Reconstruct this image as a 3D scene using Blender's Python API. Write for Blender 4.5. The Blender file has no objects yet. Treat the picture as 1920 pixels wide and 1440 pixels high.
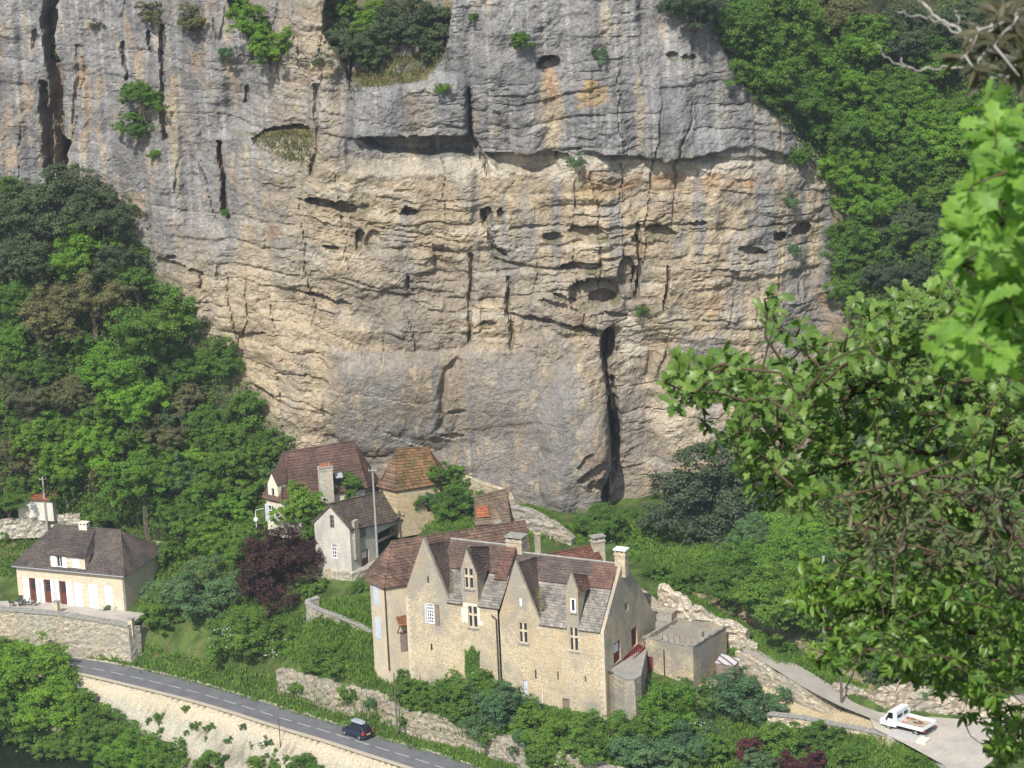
import bpy, bmesh, math, random
import numpy as np
from mathutils import Vector, Matrix
random.seed(7); np.random.seed(7)
scn = bpy.context.scene
col = scn.collection

# ------------------------------------------------------------------ camera
FPX = 5000.0; CAMH = 104.0; PITCH = math.radians(15.0); ROLL = math.radians(2.5)
f_ = Vector((0, math.cos(PITCH), -math.sin(PITCH)))
r0_ = Vector((1, 0, 0)); u0_ = Vector((0, math.sin(PITCH), math.cos(PITCH)))
r_ = math.cos(ROLL)*r0_ - math.sin(ROLL)*u0_
u_ = math.sin(ROLL)*r0_ + math.cos(ROLL)*u0_
CAM = Vector((0, 0, CAMH))
cam_d = bpy.data.cameras.new('camera'); cam = bpy.data.objects.new('camera', cam_d); col.objects.link(cam)
cam_d.sensor_width = 36; cam_d.lens = 36*FPX/1920; cam_d.clip_start = 0.5; cam_d.clip_end = 2000
M = Matrix((r_, u_, -f_)).transposed().to_4x4(); M.translation = CAM
cam.matrix_world = M
cam_d.dof.use_dof = True; cam_d.dof.focus_distance = 150; cam_d.dof.aperture_fstop = 15
scn.camera = cam

# ------------------------------------------------------------------ light
SUN_AZ = math.radians(20)     # shadows run away from the camera and to the right
SUN_EL = math.radians(46)
tosun = Vector((-math.sin(SUN_AZ)*math.cos(SUN_EL), -math.cos(SUN_AZ)*math.cos(SUN_EL), math.sin(SUN_EL)))
world = bpy.data.worlds.new('World'); scn.world = world; world.use_nodes = True
nt = world.node_tree; nt.nodes.clear()
sky = nt.nodes.new('ShaderNodeTexSky'); sky.sky_type = 'NISHITA'; sky.sun_disc = False
sky.sun_elevation = SUN_EL; sky.sun_rotation = math.atan2(tosun.x, tosun.y)
sky.air_density = 1.2; sky.dust_density = 1.5; sky.ozone_density = 1.0
bg = nt.nodes.new('ShaderNodeBackground'); bg.inputs[1].default_value = 0.135
wo = nt.nodes.new('ShaderNodeOutputWorld')
nt.links.new(sky.outputs[0], bg.inputs[0]); nt.links.new(bg.outputs[0], wo.inputs[0])
sl = bpy.data.lights.new('sun', 'SUN'); sl.energy = 4.4; sl.angle = math.radians(0.53); sl.color = (1.0, 0.96, 0.895)
so = bpy.data.objects.new('sun', sl); col.objects.link(so); so.location = (-60, -60, 160)
so.rotation_euler = tosun.to_track_quat('Z', 'Y').to_euler()
scn.view_settings.view_transform = 'Standard'; scn.view_settings.look = 'None'
scn.view_settings.exposure = 0.42; scn.view_settings.gamma = 1.0; scn.view_settings.use_curve_mapping = False
scn.cycles.max_bounces = 5; scn.cycles.diffuse_bounces = 3; scn.cycles.glossy_bounces = 2
scn.cycles.transmission_bounces = 3; scn.cycles.transparent_max_bounces = 6

# ------------------------------------------------------------------ helpers
def ray(px, py): return f_ + r_*((px-960)/FPX) - u_*((py-720)/FPX)
def P(px, py, Y): d = ray(px, py); return CAM + d*(Y/d.y)
def G(px, py, Z): d = ray(px, py); return CAM + d*((Z-CAMH)/d.z)
FN = np.array(f_); RN = np.array(r_); UN = np.array(u_)
def proj_np(x, y, z):
    X = x; Y = y; Z = z - CAMH
    k = X*FN[0]+Y*FN[1]+Z*FN[2]
    return 960+FPX*(X*RN[0]+Y*RN[1]+Z*RN[2])/k, 720-FPX*(X*UN[0]+Y*UN[1]+Z*UN[2])/k

def tag(o, label=None, cat=None, group=None, kind=None):
    if label: o['label'] = label
    if cat: o['category'] = cat
    if group: o['group'] = group
    if kind: o['kind'] = kind
    elif label and cat: o['kind'] = 'thing'
    return o
def empty(name, loc, label, cat, group=None, rz=0):
    o = bpy.data.objects.new(name, None); col.objects.link(o); o.location = loc; o.rotation_euler = (0, 0, rz)
    o.empty_display_size = 0.5
    return tag(o, label, cat, group)
_inv = {}
def link(name, me, parent=None, mat=None, world_verts=True):
    o = bpy.data.objects.new(name, me); col.objects.link(o)
    if mat is not None:
        if len(me.materials) == 0: me.materials.append(mat)
    if parent is not None:
        o.parent = parent
        if world_verts:   # vertices given in world space
            # a part of a thing's Empty undoes the Empty's placing; a sub-part sits under a mesh that is already in world space
            if parent.parent is None and parent.type == 'EMPTY':
                o.matrix_parent_inverse = (Matrix.Translation(parent.location) @ parent.rotation_euler.to_matrix().to_4x4()).inverted()
    return o

class MB:
    """collects verts and faces in world space"""
    def __init__(s): s.v = []; s.f = []
    def quad(s, a, b, c, d):
        n = len(s.v); s.v += [tuple(a), tuple(b), tuple(c), tuple(d)]; s.f.append((n, n+1, n+2, n+3)); return s
    def poly(s, pts):
        n = len(s.v); s.v += [tuple(p) for p in pts]; s.f.append(tuple(range(n, n+len(pts)))); return s
    def hexa(s, b, t):
        """solid from 4 bottom points and 4 top points"""
        n = len(s.v); s.v += [tuple(p) for p in b]+[tuple(p) for p in t]
        s.f += [(n+3, n+2, n+1, n), (n+4, n+5, n+6, n+7)]
        for i in range(4):
            j = (i+1) % 4; s.f.append((n+i, n+j, n+4+j, n+4+i))
        return s
    def prism(s, pts, d):
        """polygon pts extruded by vector d"""
        n = len(s.v); m = len(pts); d = Vector(d)
        s.v += [tuple(Vector(p)) for p in pts]+[tuple(Vector(p)+d) for p in pts]
        s.f.append(tuple(range(n, n+m))); s.f.append(tuple(range(n+2*m-1, n+m-1, -1)))
        for i in range(m):
            j = (i+1) % m; s.f.append((n+i, n+m+i, n+m+j, n+j))
        return s
    def tube(s, pts, rad, k=6, cap=True):
        pts = [Vector(p) for p in pts]
        if not hasattr(rad, '__len__'): rad = [rad]*len(pts)
        n0 = len(s.v)
        for i, p in enumerate(pts):
            t = (pts[min(i+1, len(pts)-1)]-pts[max(i-1, 0)]).normalized()
            a = t.cross(Vector((0.3, 0.1, 1)) if abs(t.z) < 0.9 else Vector((1, 0.2, 0))).normalized(); b = t.cross(a)
            for j in range(k):
                an = 2*math.pi*j/k
                s.v.append(tuple(p+(a*math.cos(an)+b*math.sin(an))*rad[i]))
        for i in range(len(pts)-1):
            for j in range(k):
                a0 = n0+i*k+j; a1 = n0+i*k+(j+1) % k
                s.f.append((a0, a1, a1+k, a0+k))
        if cap:
            s.f.append(tuple(n0+j for j in range(k))[::-1]); e = n0+(len(pts)-1)*k; s.f.append(tuple(e+j for j in range(k)))
        return s
    def build(s, name, mat, parent=None, label=None, smooth=False, kind=None):
        me = bpy.data.meshes.new(name); me.from_pydata(s.v, [], s.f)
        bm = bmesh.new(); bm.from_mesh(me); bmesh.ops.recalc_face_normals(bm, faces=bm.faces); bm.to_mesh(me); bm.free()
        if smooth: me.polygons.foreach_set('use_smooth', [True]*len(me.polygons))
        o = link(name, me, parent, mat)
        return tag(o, label, kind=kind)

def mesh_np(name, V, Fa, smooth=False, color=None):
    me = bpy.data.meshes.new(name)
    V = np.asarray(V, np.float32); Fa = np.asarray(Fa, np.int32)
    k = Fa.shape[1]
    me.vertices.add(len(V)); me.vertices.foreach_set('co', V.ravel())
    me.loops.add(Fa.size); me.loops.foreach_set('vertex_index', Fa.ravel())
    me.polygons.add(len(Fa)); me.polygons.foreach_set('loop_start', np.arange(0, Fa.size, k, dtype=np.int32))
    me.update(calc_edges=True)
    me.polygons.foreach_set('use_smooth', np.full(len(Fa), smooth, dtype=bool))
    if color is not None:
        ca = me.color_attributes.new('tone', 'FLOAT_COLOR', 'POINT')
        c = np.ones((len(V), 4), np.float32); c[:, :color.shape[1]] = color
        ca.data.foreach_set('color', c.ravel())
    return me

# ---- numpy noise
_R = np.random.RandomState(11).rand(512, 512).astype(np.float32)
_A = (_R*2*np.pi); _GX = np.cos(_A); _GY = np.sin(_A)
def vnoise(x, y, seed=0):
    """gradient noise, about 0..1, mean 0.5"""
    c_, s_ = math.cos(.6+seed), math.sin(.6+seed)
    if seed >= 0: x, y = x+seed*37.17, y+seed*91.7
    xi = np.floor(x).astype(np.int64); yi = np.floor(y).astype(np.int64)
    fx = x-xi; fy = y-yi; ux = fx*fx*fx*(fx*(fx*6-15)+10); uy = fy*fy*fy*(fy*(fy*6-15)+10)
    def g(i, j):
        a = (xi+i) & 511; b = (yi+j) & 511
        return _GX[a, b]*(fx-i)+_GY[a, b]*(fy-j)
    n = (g(0, 0)*(1-ux)+g(1, 0)*ux)*(1-uy)+(g(0, 1)*(1-ux)+g(1, 1)*ux)*uy
    return np.clip(.5+n*.85, 0, 1)
def fbm(x, y, o=4, seed=0):
    s = 0; a = 0.5; t = 0
    for i in range(o):
        s = s+a*vnoise(x*2**i, y*2**i, seed+i*3.3); t += a; a *= 0.5
    return s/t
def hash1(i, seed=0): return _R[(np.asarray(i, np.int64)*73+seed*31) & 511, (np.asarray(i, np.int64)*19+seed*7+3) & 511]
def sstep(a, b, x):
    t = np.clip((x-a)/(b-a), 0, 1); return t*t*(3-2*t)
def dist_poly(px, py, pts):
    """distance to a polyline (px) and parameter"""
    best = np.full(px.shape, 1e9); 
    for (ax, ay), (bx, by) in zip(pts[:-1], pts[1:]):
        dx, dy = bx-ax, by-ay; L = dx*dx+dy*dy
        t = np.clip(((px-ax)*dx+(py-ay)*dy)/L, 0, 1)
        best = np.minimum(best, np.hypot(px-ax-t*dx, py-ay-t*dy))
    return best
def in_poly(px, py, poly):
    ins = np.zeros(np.shape(px), bool); n = len(poly)
    for i in range(n):
        x1, y1 = poly[i]; x2, y2 = poly[(i+1) % n]
        c = ((y1 > py) != (y2 > py)) & (px < (x2-x1)*(py-y1)/((y2-y1) if y2 != y1 else 1e-9)+x1)
        ins ^= c
    return ins

# ---- material helpers
def newmat(name, rough=0.9, spec=0.2):
    m = bpy.data.materials.new(name); m.use_nodes = True
    nt = m.node_tree; b = nt.nodes['Principled BSDF']; b.inputs['Roughness'].default_value = rough
    b.inputs['Specular IOR Level'].default_value = spec
    return m, nt, b
def nd(nt, t, **kw):
    n = nt.nodes.new(t)
    for k, v in kw.items():
        if k.startswith('i_'): n.inputs[int(k[2:])].default_value = v
        else: setattr(n, k, v)
    return n
def ramp(nt, src, stops):
    r = nt.nodes.new('ShaderNodeValToRGB'); e = r.color_ramp.elements
    e[0].position = stops[0][0]; e[0].color = (*stops[0][1], 1); e[1].position = stops[1][0]; e[1].color = (*stops[1][1], 1)
    for p, c in stops[2:]:
        q = e.new(p); q.color = (*c, 1)
    nt.links.new(src, r.inputs[0]); return r.outputs[0]
def mixc(nt, fac, a, b, mode='MIX'):
    m = nt.nodes.new('ShaderNodeMix'); m.data_type = 'RGBA'; m.blend_type = mode
    for s, i in ((fac, 0), (a, 6), (b, 7)):
        if isinstance(s, (int, float)): m.inputs[i].default_value = s
        elif isinstance(s, tuple): m.inputs[i].default_value = (*s, 1) if len(s) == 3 else s
        else: nt.links.new(s, m.inputs[i])
    return m.outputs[2]
def noise(nt, scale, detail=4, rough=0.6, vec=None, dist=0):
    n = nt.nodes.new('ShaderNodeTexNoise'); n.inputs['Scale'].default_value = scale; n.inputs['Detail'].default_value = detail
    n.inputs['Roughness'].default_value = rough; n.inputs['Distortion'].default_value = dist
    if vec is not None: nt.links.new(vec, n.inputs['Vector'])
    return n.outputs['Fac']
def pos(nt, scale=(1, 1, 1), rotz=0):
    g = nt.nodes.new('ShaderNodeNewGeometry'); m = nt.nodes.new('ShaderNodeMapping'); m.inputs['Scale'].default_value = scale
    m.inputs['Rotation'].default_value = (0, 0, rotz)
    nt.links.new(g.outputs['Position'], m.inputs['Vector']); return m.outputs[0]
def bump(nt, b, h, strength=0.5, dist=0.05):
    n = nt.nodes.new('ShaderNodeBump'); n.inputs['Strength'].default_value = strength; n.inputs['Distance'].default_value = dist
    nt.links.new(h, n.inputs['Height']); nt.links.new(n.outputs[0], b.inputs['Normal'])
def plain(name, c, rough=0.7, spec=0.3, var=0.0, metal=0.0, vscale=3.0):
    m, nt, b = newmat(name, rough, spec); b.inputs['Metallic'].default_value = metal
    if var:
        n = noise(nt, vscale, 4, 0.6, pos(nt))
        r = ramp(nt, n, [(0.3, tuple(x*(1-var) for x in c)), (0.7, tuple(min(1, x*(1+var)) for x in c))])
        nt.links.new(r, b.inputs['Base Color'])
    else: b.inputs['Base Color'].default_value = (*c, 1)
    return m
# ================================================================== the cliff
CX0, CX1, CZ0, CZ1, CST = -74.0, 76.0, 4.0, 92.0, 0.17
nx = int((CX1-CX0)/CST)+1; nz = int((CZ1-CZ0)/CST)+1
gx, gz = np.meshgrid(np.linspace(CX0, CX1, nx), np.linspace(CZ0, CZ1, nz))
def cliff_base(x):
    return np.interp(x, [-80, -62, -44, -34, -24, -12, 10, 26, 38, 60, 80], [308, 308, 304, 298, 291, 288, 286, 288, 293, 300, 304])
y0 = cliff_base(gx)+(gz-20)*0.035
px, py = proj_np(gx, y0, gz)
wx = px+22*(fbm(gx*.25, gz*.25, 4, 1)-.5); wy = py+22*(fbm(gx*.25, gz*.25, 4, 5)-.5)   # warped picture-plane coordinates of the mean face
fx_ = px+7*(fbm(gx*1.1, gz*1.1, 3, 61)-.5); fy_ = py+7*(fbm(gx*1.1, gz*1.1, 3, 65)-.5)

sx_ = 16*(fbm(gx*.05, gz*.18, 4, 67)-.5)+5*(fbm(gx*.8, gz*.8, 2, 68)-.5); sn_ = fbm(gx*.25, gz*.30, 3, 69)
# regions
smooth_wall = in_poly(wx, wy, [(612, 640), (650, 655), (780, 670), (885, 655), (960, 660), (1060, 680), (1125, 760), (1140, 1060), (640, 1060), (612, 760)]).astype(float)
grey_left = sstep(640, 420, wx)*sstep(700, 330, wy+0.25*(wx-300))
grey_top = sstep(330, 270, wy)*sstep(620, 660, wx)
right_side = sstep(1400, 1500, wx)
cream_low = sstep(200, 300, wx)*sstep(640, 600, wx)*sstep(430, 560, wy)

# shelves / strata
zz = gz+3.0*(fbm(gx*.035, gz*.03, 3, 9)-.5)+np.interp(gx, [-60, -30, -10, 20, 45], [-6.0, -2.0, .2, 0, 1.2])
def strata(zz, x, th, amp, xs, seed):
    i = np.floor(zz/th+0.35*np.sin(zz*0.9/th)); fr = zz/th-np.floor(zz/th)
    blk = vnoise(x*xs+hash1(i, seed)*50, i*1.37, seed)
    return amp*(blk-.5)*2, fr
lowright = sstep(1150, 1190, wx)*sstep(560, 640, wy)
sw_d = dist_poly(wx, wy, [(612, 640), (650, 655), (780, 670), (885, 655), (960, 660), (1060, 680), (1125, 760), (1140, 1060), (640, 1060), (612, 760), (612, 640)])
smooth_wall = np.where(smooth_wall > .5, .5+np.clip(sw_d/36, 0, .5), .5-np.clip(sw_d/16, 0, .5))
rough = np.clip(1-0.85*smooth_wall-0.60*grey_left-.25*grey_top-.4*lowright, 0.12, 1)
def beds(zc, x, th, wcol, amp, seed, edge=.10, ledge=.25):
    """courses of rock: each bed broken into blocks that stand out or back by their own amount, brow rounded, foot undercut"""
    q = zc/th; q = q+.38*np.sin(q*1.7+seed)+.2*np.sin(q*.61+2*seed)
    i = np.floor(q); fr = q-i
    off = hash1(i, seed)*37.0; wv = wcol*(.6+.9*hash1(i, seed+3))
    xc = x/wv+off+.25*(fbm(x*.3/wcol, zc*.4/th, 2, seed+5)-.5); c = np.floor(xc); fx = xc-c
    h = hash1(i*7+c*13, seed+9); h2_ = hash1(i*7+(c+1)*13, seed+9); hh = h+(h2_-h)*sstep(1-edge, 1, fx)
    return amp*((hh-.5)*2-ledge*sstep(.78, 1, fr)+.5*ledge*sstep(.0, .14, fr)-ledge*1.2*sstep(.10, .0, fr)), hh
zt_ = zz+2.2*(fbm(gx*.12, gz*.16, 4, 14)-.5)
s1, k1_ = beds(zt_, gx, 4.4, 7.0, 0.42, 3, .08, .5)
s2, k2_ = beds(zt_+1.1*(fbm(gx*.3, gz*.4, 4, 16)-.5), gx, 1.55, 2.8, 0.19, 8, .12, .7)
s3, k3_ = beds(zt_+.8*(fbm(gx*.5, gz*.6, 4, 18)-.5), gx, 0.66, 1.6, 0.075, 15, .2, .9)
D = np.zeros_like(gx)                     # outward (+) displacement, metres
patchy = .12+.95*sstep(.42, .60, fbm(gx*.11, gz*.16, 4, 19)); patch2 = sstep(.44, .58, fbm(gx*.13+5, gz*.13, 4, 20))
D += s1*rough*(.45+.75*patch2)+s2*rough*patchy+s3*rough*(.25+.75*patchy*patch2)
midband = sstep(330, 360, wy)*sstep(720, 620, wy)*sstep(540, 640, wx)*sstep(1560, 1440, wx)
D += (s2*.35+s3*.6)*midband*patchy
# broad relief: buttresses and hollows
D += 4.2*(fbm(gx*.045+7, gz*.030, 3, 21)-.5)*(1-.6*smooth_wall)
D += 2.2*(fbm(gx*.13, gz*.09, 3, 22)-.5)*(.4+.6*rough)
D += 1.5*(fbm(gx*.28, gz*.26, 4, 23)-.5)*(0.3+0.7*rough)
D += 0.55*(fbm(gx*.9, gz*.9, 3, 25)-.5)*(0.4+0.6*rough)
D += 0.20*(fbm(gx*2.2, gz*2.0, 2, 27)-.5)*(0.6+0.4*rough)+.10*(fbm(gx*4.3, gz*4.8, 2, 28)-.5)
D += .9*sstep(.25, .75, smooth_wall)*sstep(950, 800, wx)*sstep(760, 660, wy)+.35*smooth_wall
D -= .10*sstep(.035, 0, np.abs(vnoise(gx*1.1, zz*2.2+1.5*fbm(gx*.5, gz*.5, 3, 29), 30)-.5))*(1-.7*smooth_wall)*sstep(.42, .55, fbm(gx*.2, gz*.3, 3, 32))
# vertical flutes on the weathered grey faces
fl = vnoise(gx*0.55+0.5*vnoise(gx*.1, gz*.15, 31), gz*0.03, 33)
D += 0.9*(fl-.5)*(0.15+0.9*grey_left+0.5*grey_top)
D += 0.35*(vnoise(gx*1.3, gz*.05, 34)-.5)*(grey_left+.6*grey_top)
j = np.abs(vnoise(gx*0.20+0.25*fbm(gx*.3, gz*.3, 3, 35), gz*0.03, 37)-.5); jm = sstep(.48, .62, fbm(gx*.07, gz*.08, 3, 39))
D -= 0.55*sstep(0.018, 0.0, j)*(1-.85*smooth_wall)*jm

def bumpf(cx, cy, rx, ry, h, p=2.0):
    global D
    d = (np.abs((wx-cx)/rx)**p+np.abs((wy-cy)/ry)**p)
    D += h*np.clip(1-d, 0, 1)**0.8
def hole(cx, cy, rx, ry, depth, ang=0, sharp=0.18, warp=True):
    """a cavity: sharp brow, sloping floor"""
    global D
    X = (fx_-cx); Y = (fy_-cy); c, s = math.cos(ang), math.sin(ang)
    u = (X*c+Y*s)/rx; v = (-X*s+Y*c)/ry
    d = 1-np.sqrt(u*u+v*v)
    D -= depth*sstep(0, sharp, d)*(0.75+0.25*np.clip(1-(v+1)/2, 0, 1))
def slot(pts, w, depth, soft=0.5):
    global D
    d = dist_poly(fx_+sx_, fy_, pts); m = (.35+1.25*sn_); D -= depth*np.clip(m, .2, 1)*sstep(w*m, w*m*soft, d)
def recess(poly, depth, soft=6):
    """area pushed back"""
    global D
    d = dist_poly(fx_, fy_, poly+[poly[0]]); ins = in_poly(fx_, fy_, poly)
    D -= depth*np.where(ins, sstep(0, soft, d), 0)
# --- upper right block overhanging the light band
brow = 288+9*np.sin(fx_*.021+1)+26*(fbm(gx*.16, gz*.01, 3, 47)-.5)
top_block = sstep(875, 905, fx_)*sstep(1500, 1470, fx_)*sstep(brow+5, brow-5, fy_)
top_block *= 1
D += (.35+1.9*sstep(.40, .62, fbm(gx*.10, gz*.02, 3, 48)))*top_block*sstep(-60, 250, wy)
bumpf(960, 160, 80, 150, 1.0)
bumpf(1000, 30, 150, 60, 0.8)
recess([(905, 288), (1050, 282), (1052, 322), (1000, 330), (930, 318)], 2.2, 8)
recess([(1060, 284), (1240, 289), (1240, 300), (1080, 300)], 0.5, 6)
recess([(1250, 290), (1485, 292), (1485, 312), (1250, 302)], 0.5, 8)
hole(1028, 118, 24, 16, 2.2, -0.15); hole(1022, 112, 20, 6, 1.0, -0.4)
hole(1056, 296, 15, 10, 1.6)
# --- block with the deep shadowed overhang under it
wblock = sstep(655, 668, fx_)*sstep(885, 868, fx_)
D += 1.5*wblock*sstep(256, 252, fy_)*sstep(135, 165, fy_)
recess([(668, 250), (705, 250), (884, 254), (892, 300), (850, 292), (800, 300), (760, 290), (720, 288), (690, 274)], 2.5, 7)
D += 0.8*sstep(640, 670, wx)*sstep(900, 880, wx)*sstep(300, 330, wy)*sstep(480, 340, wy)
# --- sloping ledge with trees (upper middle alcove)
alc = in_poly(fx_, fy_, [(618, -260), (862, -260), (845, 40), (838, 95), (800, 150), (690, 158), (655, 150), (640, 110), (606, 60)])
D -= np.where(alc, np.clip((165-fy_)*0.045, 0, 9), 0)
# --- second alcove (green trees) and grass ledge
alc2 = in_poly(fx_, fy_, [(400, -260), (548, -260), (545, 40), (556, 128), (520, 128), (480, 90), (430, 20)])
D -= np.where(alc2, np.clip((135-fy_)*0.035, 0, 6), 0)
led = in_poly(fx_, fy_, [(470, 262), (500, 246), (560, 238), (590, 244), (590, 305), (560, 312), (520, 292), (480, 275)])
D -= np.where(led, np.clip((312-fy_)*0.022, 0, 1.6), 0)
D -= 1.6*sstep(395, 440, wx)*sstep(585, 575, fx_)*sstep(262, 240, wy)*sstep(90, 140, wy)
# pillar between the alcoves
D += 1.3*np.exp(-((wx-605-0.10*(wy-150))/34)**2)*sstep(420, 300, wy)
# --- the great cleft on the left
slot([(88, -80), (88, 60), (100, 110)], 15, 6.0, 0.6)
slot([(100, 110), (104, 165), (108, 250), (118, 300)], 14, 3.4, 0.4)
slot([(80, 160), (84, 210), (88, 270), (94, 345)], 12, 3.0, 0.4)
slot([(120, 270), (112, 340)], 11, 4.5, 0.5)
for pts, w, dp in [([(303, 50), (305, 100), (302, 140)], 4, 1.6), ([(278, 60), (286, 95)], 3, 1.2), ([(405, 270), (414, 330), (418, 395), (428, 412)], 5, 2.0),
                   ([(232, 80), (236, 150)], 3.5, 1.0), ([(458, 170), (460, 195)], 5, 1.0), ([(302, 140), (308, 260)], 4, 1.2),
                   ([(62, 60), (66, 90)], 7, 1.0), ([(150, 90), (152, 150), (140, 230)], 9, 0.7), ([(325, 480), (300, 486), (345, 498)], 5, 0.9),
                   ([(360, 505), (378, 512), (380, 540)], 4, 0.8), ([(410, 500), (412, 520)], 5, 0.8)]:
    slot(pts, w, dp)
# --- cavities of the middle band
hole(604, 381, 34, 10, 2.6, 0.12); hole(645, 388, 28, 13, 2.4, 0.2); hole(768, 398, 16, 12, 2.2); hole(745, 402, 24, 6, 1.0, 0.1)
hole(622, 463, 17, 6, 1.6, 0.1); hole(674, 446, 8, 20, 1.8, 0.1); hole(700, 450, 16, 22, 0.9)
hole(1035, 446, 20, 10, 1.5, 0); hole(1100, 436, 36, 12, 1.9, 0.05); hole(1238, 434, 32, 11, 2.4, 0.1); hole(1190, 447, 7, 8, 1.6)
hole(1462, 443, 12, 10, 2.2); hole(1505, 432, 20, 14, 2.4, -0.3); hole(1410, 470, 30, 8, 1.5, 0.15); hole(1308, 418, 18, 6, 1.3); hole(1290, 105, 14, 5, 1.0)
hole(1450, 620, 20, 6, 0.8, 0.6); hole(1260, 103, 12, 8, 1.0)
hole(1116, 552, 52, 34, 2.6, 0); hole(1060, 560, 26, 7, 1.4, .5); hole(1150, 590, 30, 6, 1.2, .1); hole(1085, 532, 24, 6, 1.0, -.3); hole(1130, 562, 27, 16, 2.4, 0); hole(1175, 512, 18, 34, 1.7, 0); hole(1192, 530, 8, 34, 1.3)
hole(1090, 500, 44, 9, 1.5, -0.05); hole(1048, 572, 40, 7, 1.2, 0.25); hole(600, 560, 34, 6, 1.1, 0.25); hole(640, 570, 20, 6, 1.0)
hole(1010, 600, 36, 6, 1.1, 0.05); hole(1080, 615, 40, 7, 1.2, 0.2); hole(915, 605, 16, 6, 0.9)
hole(912, 405, 12, 16, 1.6); hole(938, 402, 7, 10, 1.5); slot([(905, 395), (915, 430), (930, 465), (950, 480)], 5, 1.2)
slot([(884, 480), (883, 560), (880, 640)], 4.5, 1.0); slot([(954, 520), (953, 580), (960, 650)], 5, 1.1)
slot([(765, 520), (763, 540)], 5, 1.0); slot([(1195, 420), (1200, 480), (1196, 560)], 5, 1.2); slot([(1250, 500), (1248, 580)], 4, 1.0)
bumpf(1085, 570, 90, 60, 1.4); bumpf(1130, 505, 60, 30, 0.9); bumpf(690, 500, 110, 60, 0.7)
bumpf(800, 610, 80, 60, 0.9, 3)
# --- the vertical fissure with the tall niche
slot([(1140, 640), (1136, 690), (1142, 760), (1150, 850), (1143, 900), (1137, 935)], 6, 3.0, 0.4); slot([(1146, 800), (1149, 870)], 12, 2.5, .3); slot([(1137, 905), (1136, 940)], 7, 2.5, .3)
hole(1140, 652, 15, 40, 3.8, 0.05); hole(1110, 870, 34, 12, .9, -.6); hole(1095, 850, 26, 8, .7, -.9); hole(1118, 895, 20, 14, 1.0)
D -= 1.2*sstep(1130, 1165, fx_)*sstep(1300, 1220, wx)*sstep(600, 660, wy)        # the pale wall right of it stands back
bumpf(1085, 830, 75, 170, 3.0, 2.5); bumpf(1112, 840, 40, 70, 1.6)
slot([(1147, 720), (1152, 800), (1153, 870), (1146, 905)], 13, 2.8, .35)
# --- smooth lower wall: two low bulges with a groove
bumpf(735, 760, 125, 100, 1.6, 3); bumpf(960, 820, 130, 190, 1.3, 3)
slot([(860, 676), (838, 695), (828, 730), (826, 800)], 12, .9, 0.0)
D -= 0.9*np.where(in_poly(fx_, fy_, [(700, 800), (800, 815), (900, 825), (900, 850), (860, 870), (810, 850), (740, 822)]), .4*sstep(0, 20, dist_poly(fx_, fy_, [(700, 800), (900, 825)])), 0)
hole(855, 770, 18, 6, 0.7); hole(848, 820, 24, 6, 0.7)
hole(1120, 590, 1, 1, 0)

D -= 1.6*sstep(27, 20, gz)*sstep(-26, -20, gx)*sstep(4, -2, gx)
slot([(590, 160), (600, 260), (585, 330)], 6, 1.0, .2); slot([(655, 60), (650, 150), (662, 200)], 5, 1.0, .2); slot([(880, 170), (878, 240), (905, 300), (915, 330)], 6, 1.4, .2)
slot([(560, 375), (650, 392), (690, 386)], 4, .55, .0); slot([(690, 420), (800, 440), (860, 452)], 4, .45, .0); slot([(540, 545), (600, 562), (650, 575)], 4, .5, .0); slot([(640, 520), (720, 540), (765, 538)], 3.5, .45, .0)
slot([(960, 430), (1030, 425), (1140, 428), (1290, 420)], 5, .6, .0); slot([(930, 490), (1010, 505), (1090, 505)], 5, .6, .0); slot([(960, 590), (1050, 605), (1120, 625)], 5, .7, .0); slot([(500, 740), (560, 752), (612, 770)], 4, .55, .0); slot([(520, 700), (570, 705), (614, 715)], 4, .7, .0)
# top edge on the right: wooded hillside above it; talus below on the left
ZT = []
for q in [(-400, -600), (1250, -130), (1330, 30), (1370, 130), (1440, 215), (1490, 262), (1530, 330), (1600, 380), (1680, 400)]:
    p = P(q[0], q[1], 288); ZT.append((p.x, p.z))
ZT.sort()
ztop = np.interp(gx, [a for a, b in ZT], [b for a, b in ZT])+1.5*(fbm(gx*.4, gz*.1, 3, 71)-.5)
back = np.clip(gz-ztop, 0, None)
ZB = []
for q in [(-500, 250), (-60, 330), (60, 345), (150, 350), (235, 385), (262, 470), (330, 560), (385, 640), (455, 700), (500, 765), (550, 835), (610, 900), (660, 985)]:
    p = P(q[0], q[1], cliff_base(P(q[0], q[1], 295).x)); ZB.append((p.x, p.z))
zb = np.interp(gx, [a for a, b in ZB], [b for a, b in ZB], right=-60)+1.2*(fbm(gx*.5, gz*.1, 3, 73)-.5)
tal = np.clip(zb-gz, 0, None)
fade = np.exp(-back*0.6)*np.exp(-tal*0.6)
hill = sstep(1530, 1640, px+30*(fbm(gx*.2, gz*.2, 3, 75)-.5))*sstep(330, 400, py) + sstep(1600, 1700, px)*sstep(400, 330, py)
hill = np.clip(hill, 0, 1)
fade = fade*(1-hill)
YC = y0-D*fade+(1-hill)*back*0.75+(fbm(gx*.15, gz*.15, 4, 77)-.5)*3*(1-fade)-np.minimum(tal*0.34, 9.5)
YC = YC*(1-hill)+hill*(293+(gz-42)*0.62+(fbm(gx*.2, gz*.2, 4, 79)-.5)*4)
V = np.stack([gx, YC, gz], -1).reshape(-1, 3)
ii, jj = np.meshgrid(np.arange(nx-1), np.arange(nz-1)); a0 = (jj*nx+ii).ravel()
Fq = np.stack([a0, a0+1, a0+nx+1, a0+nx], -1)

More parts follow.
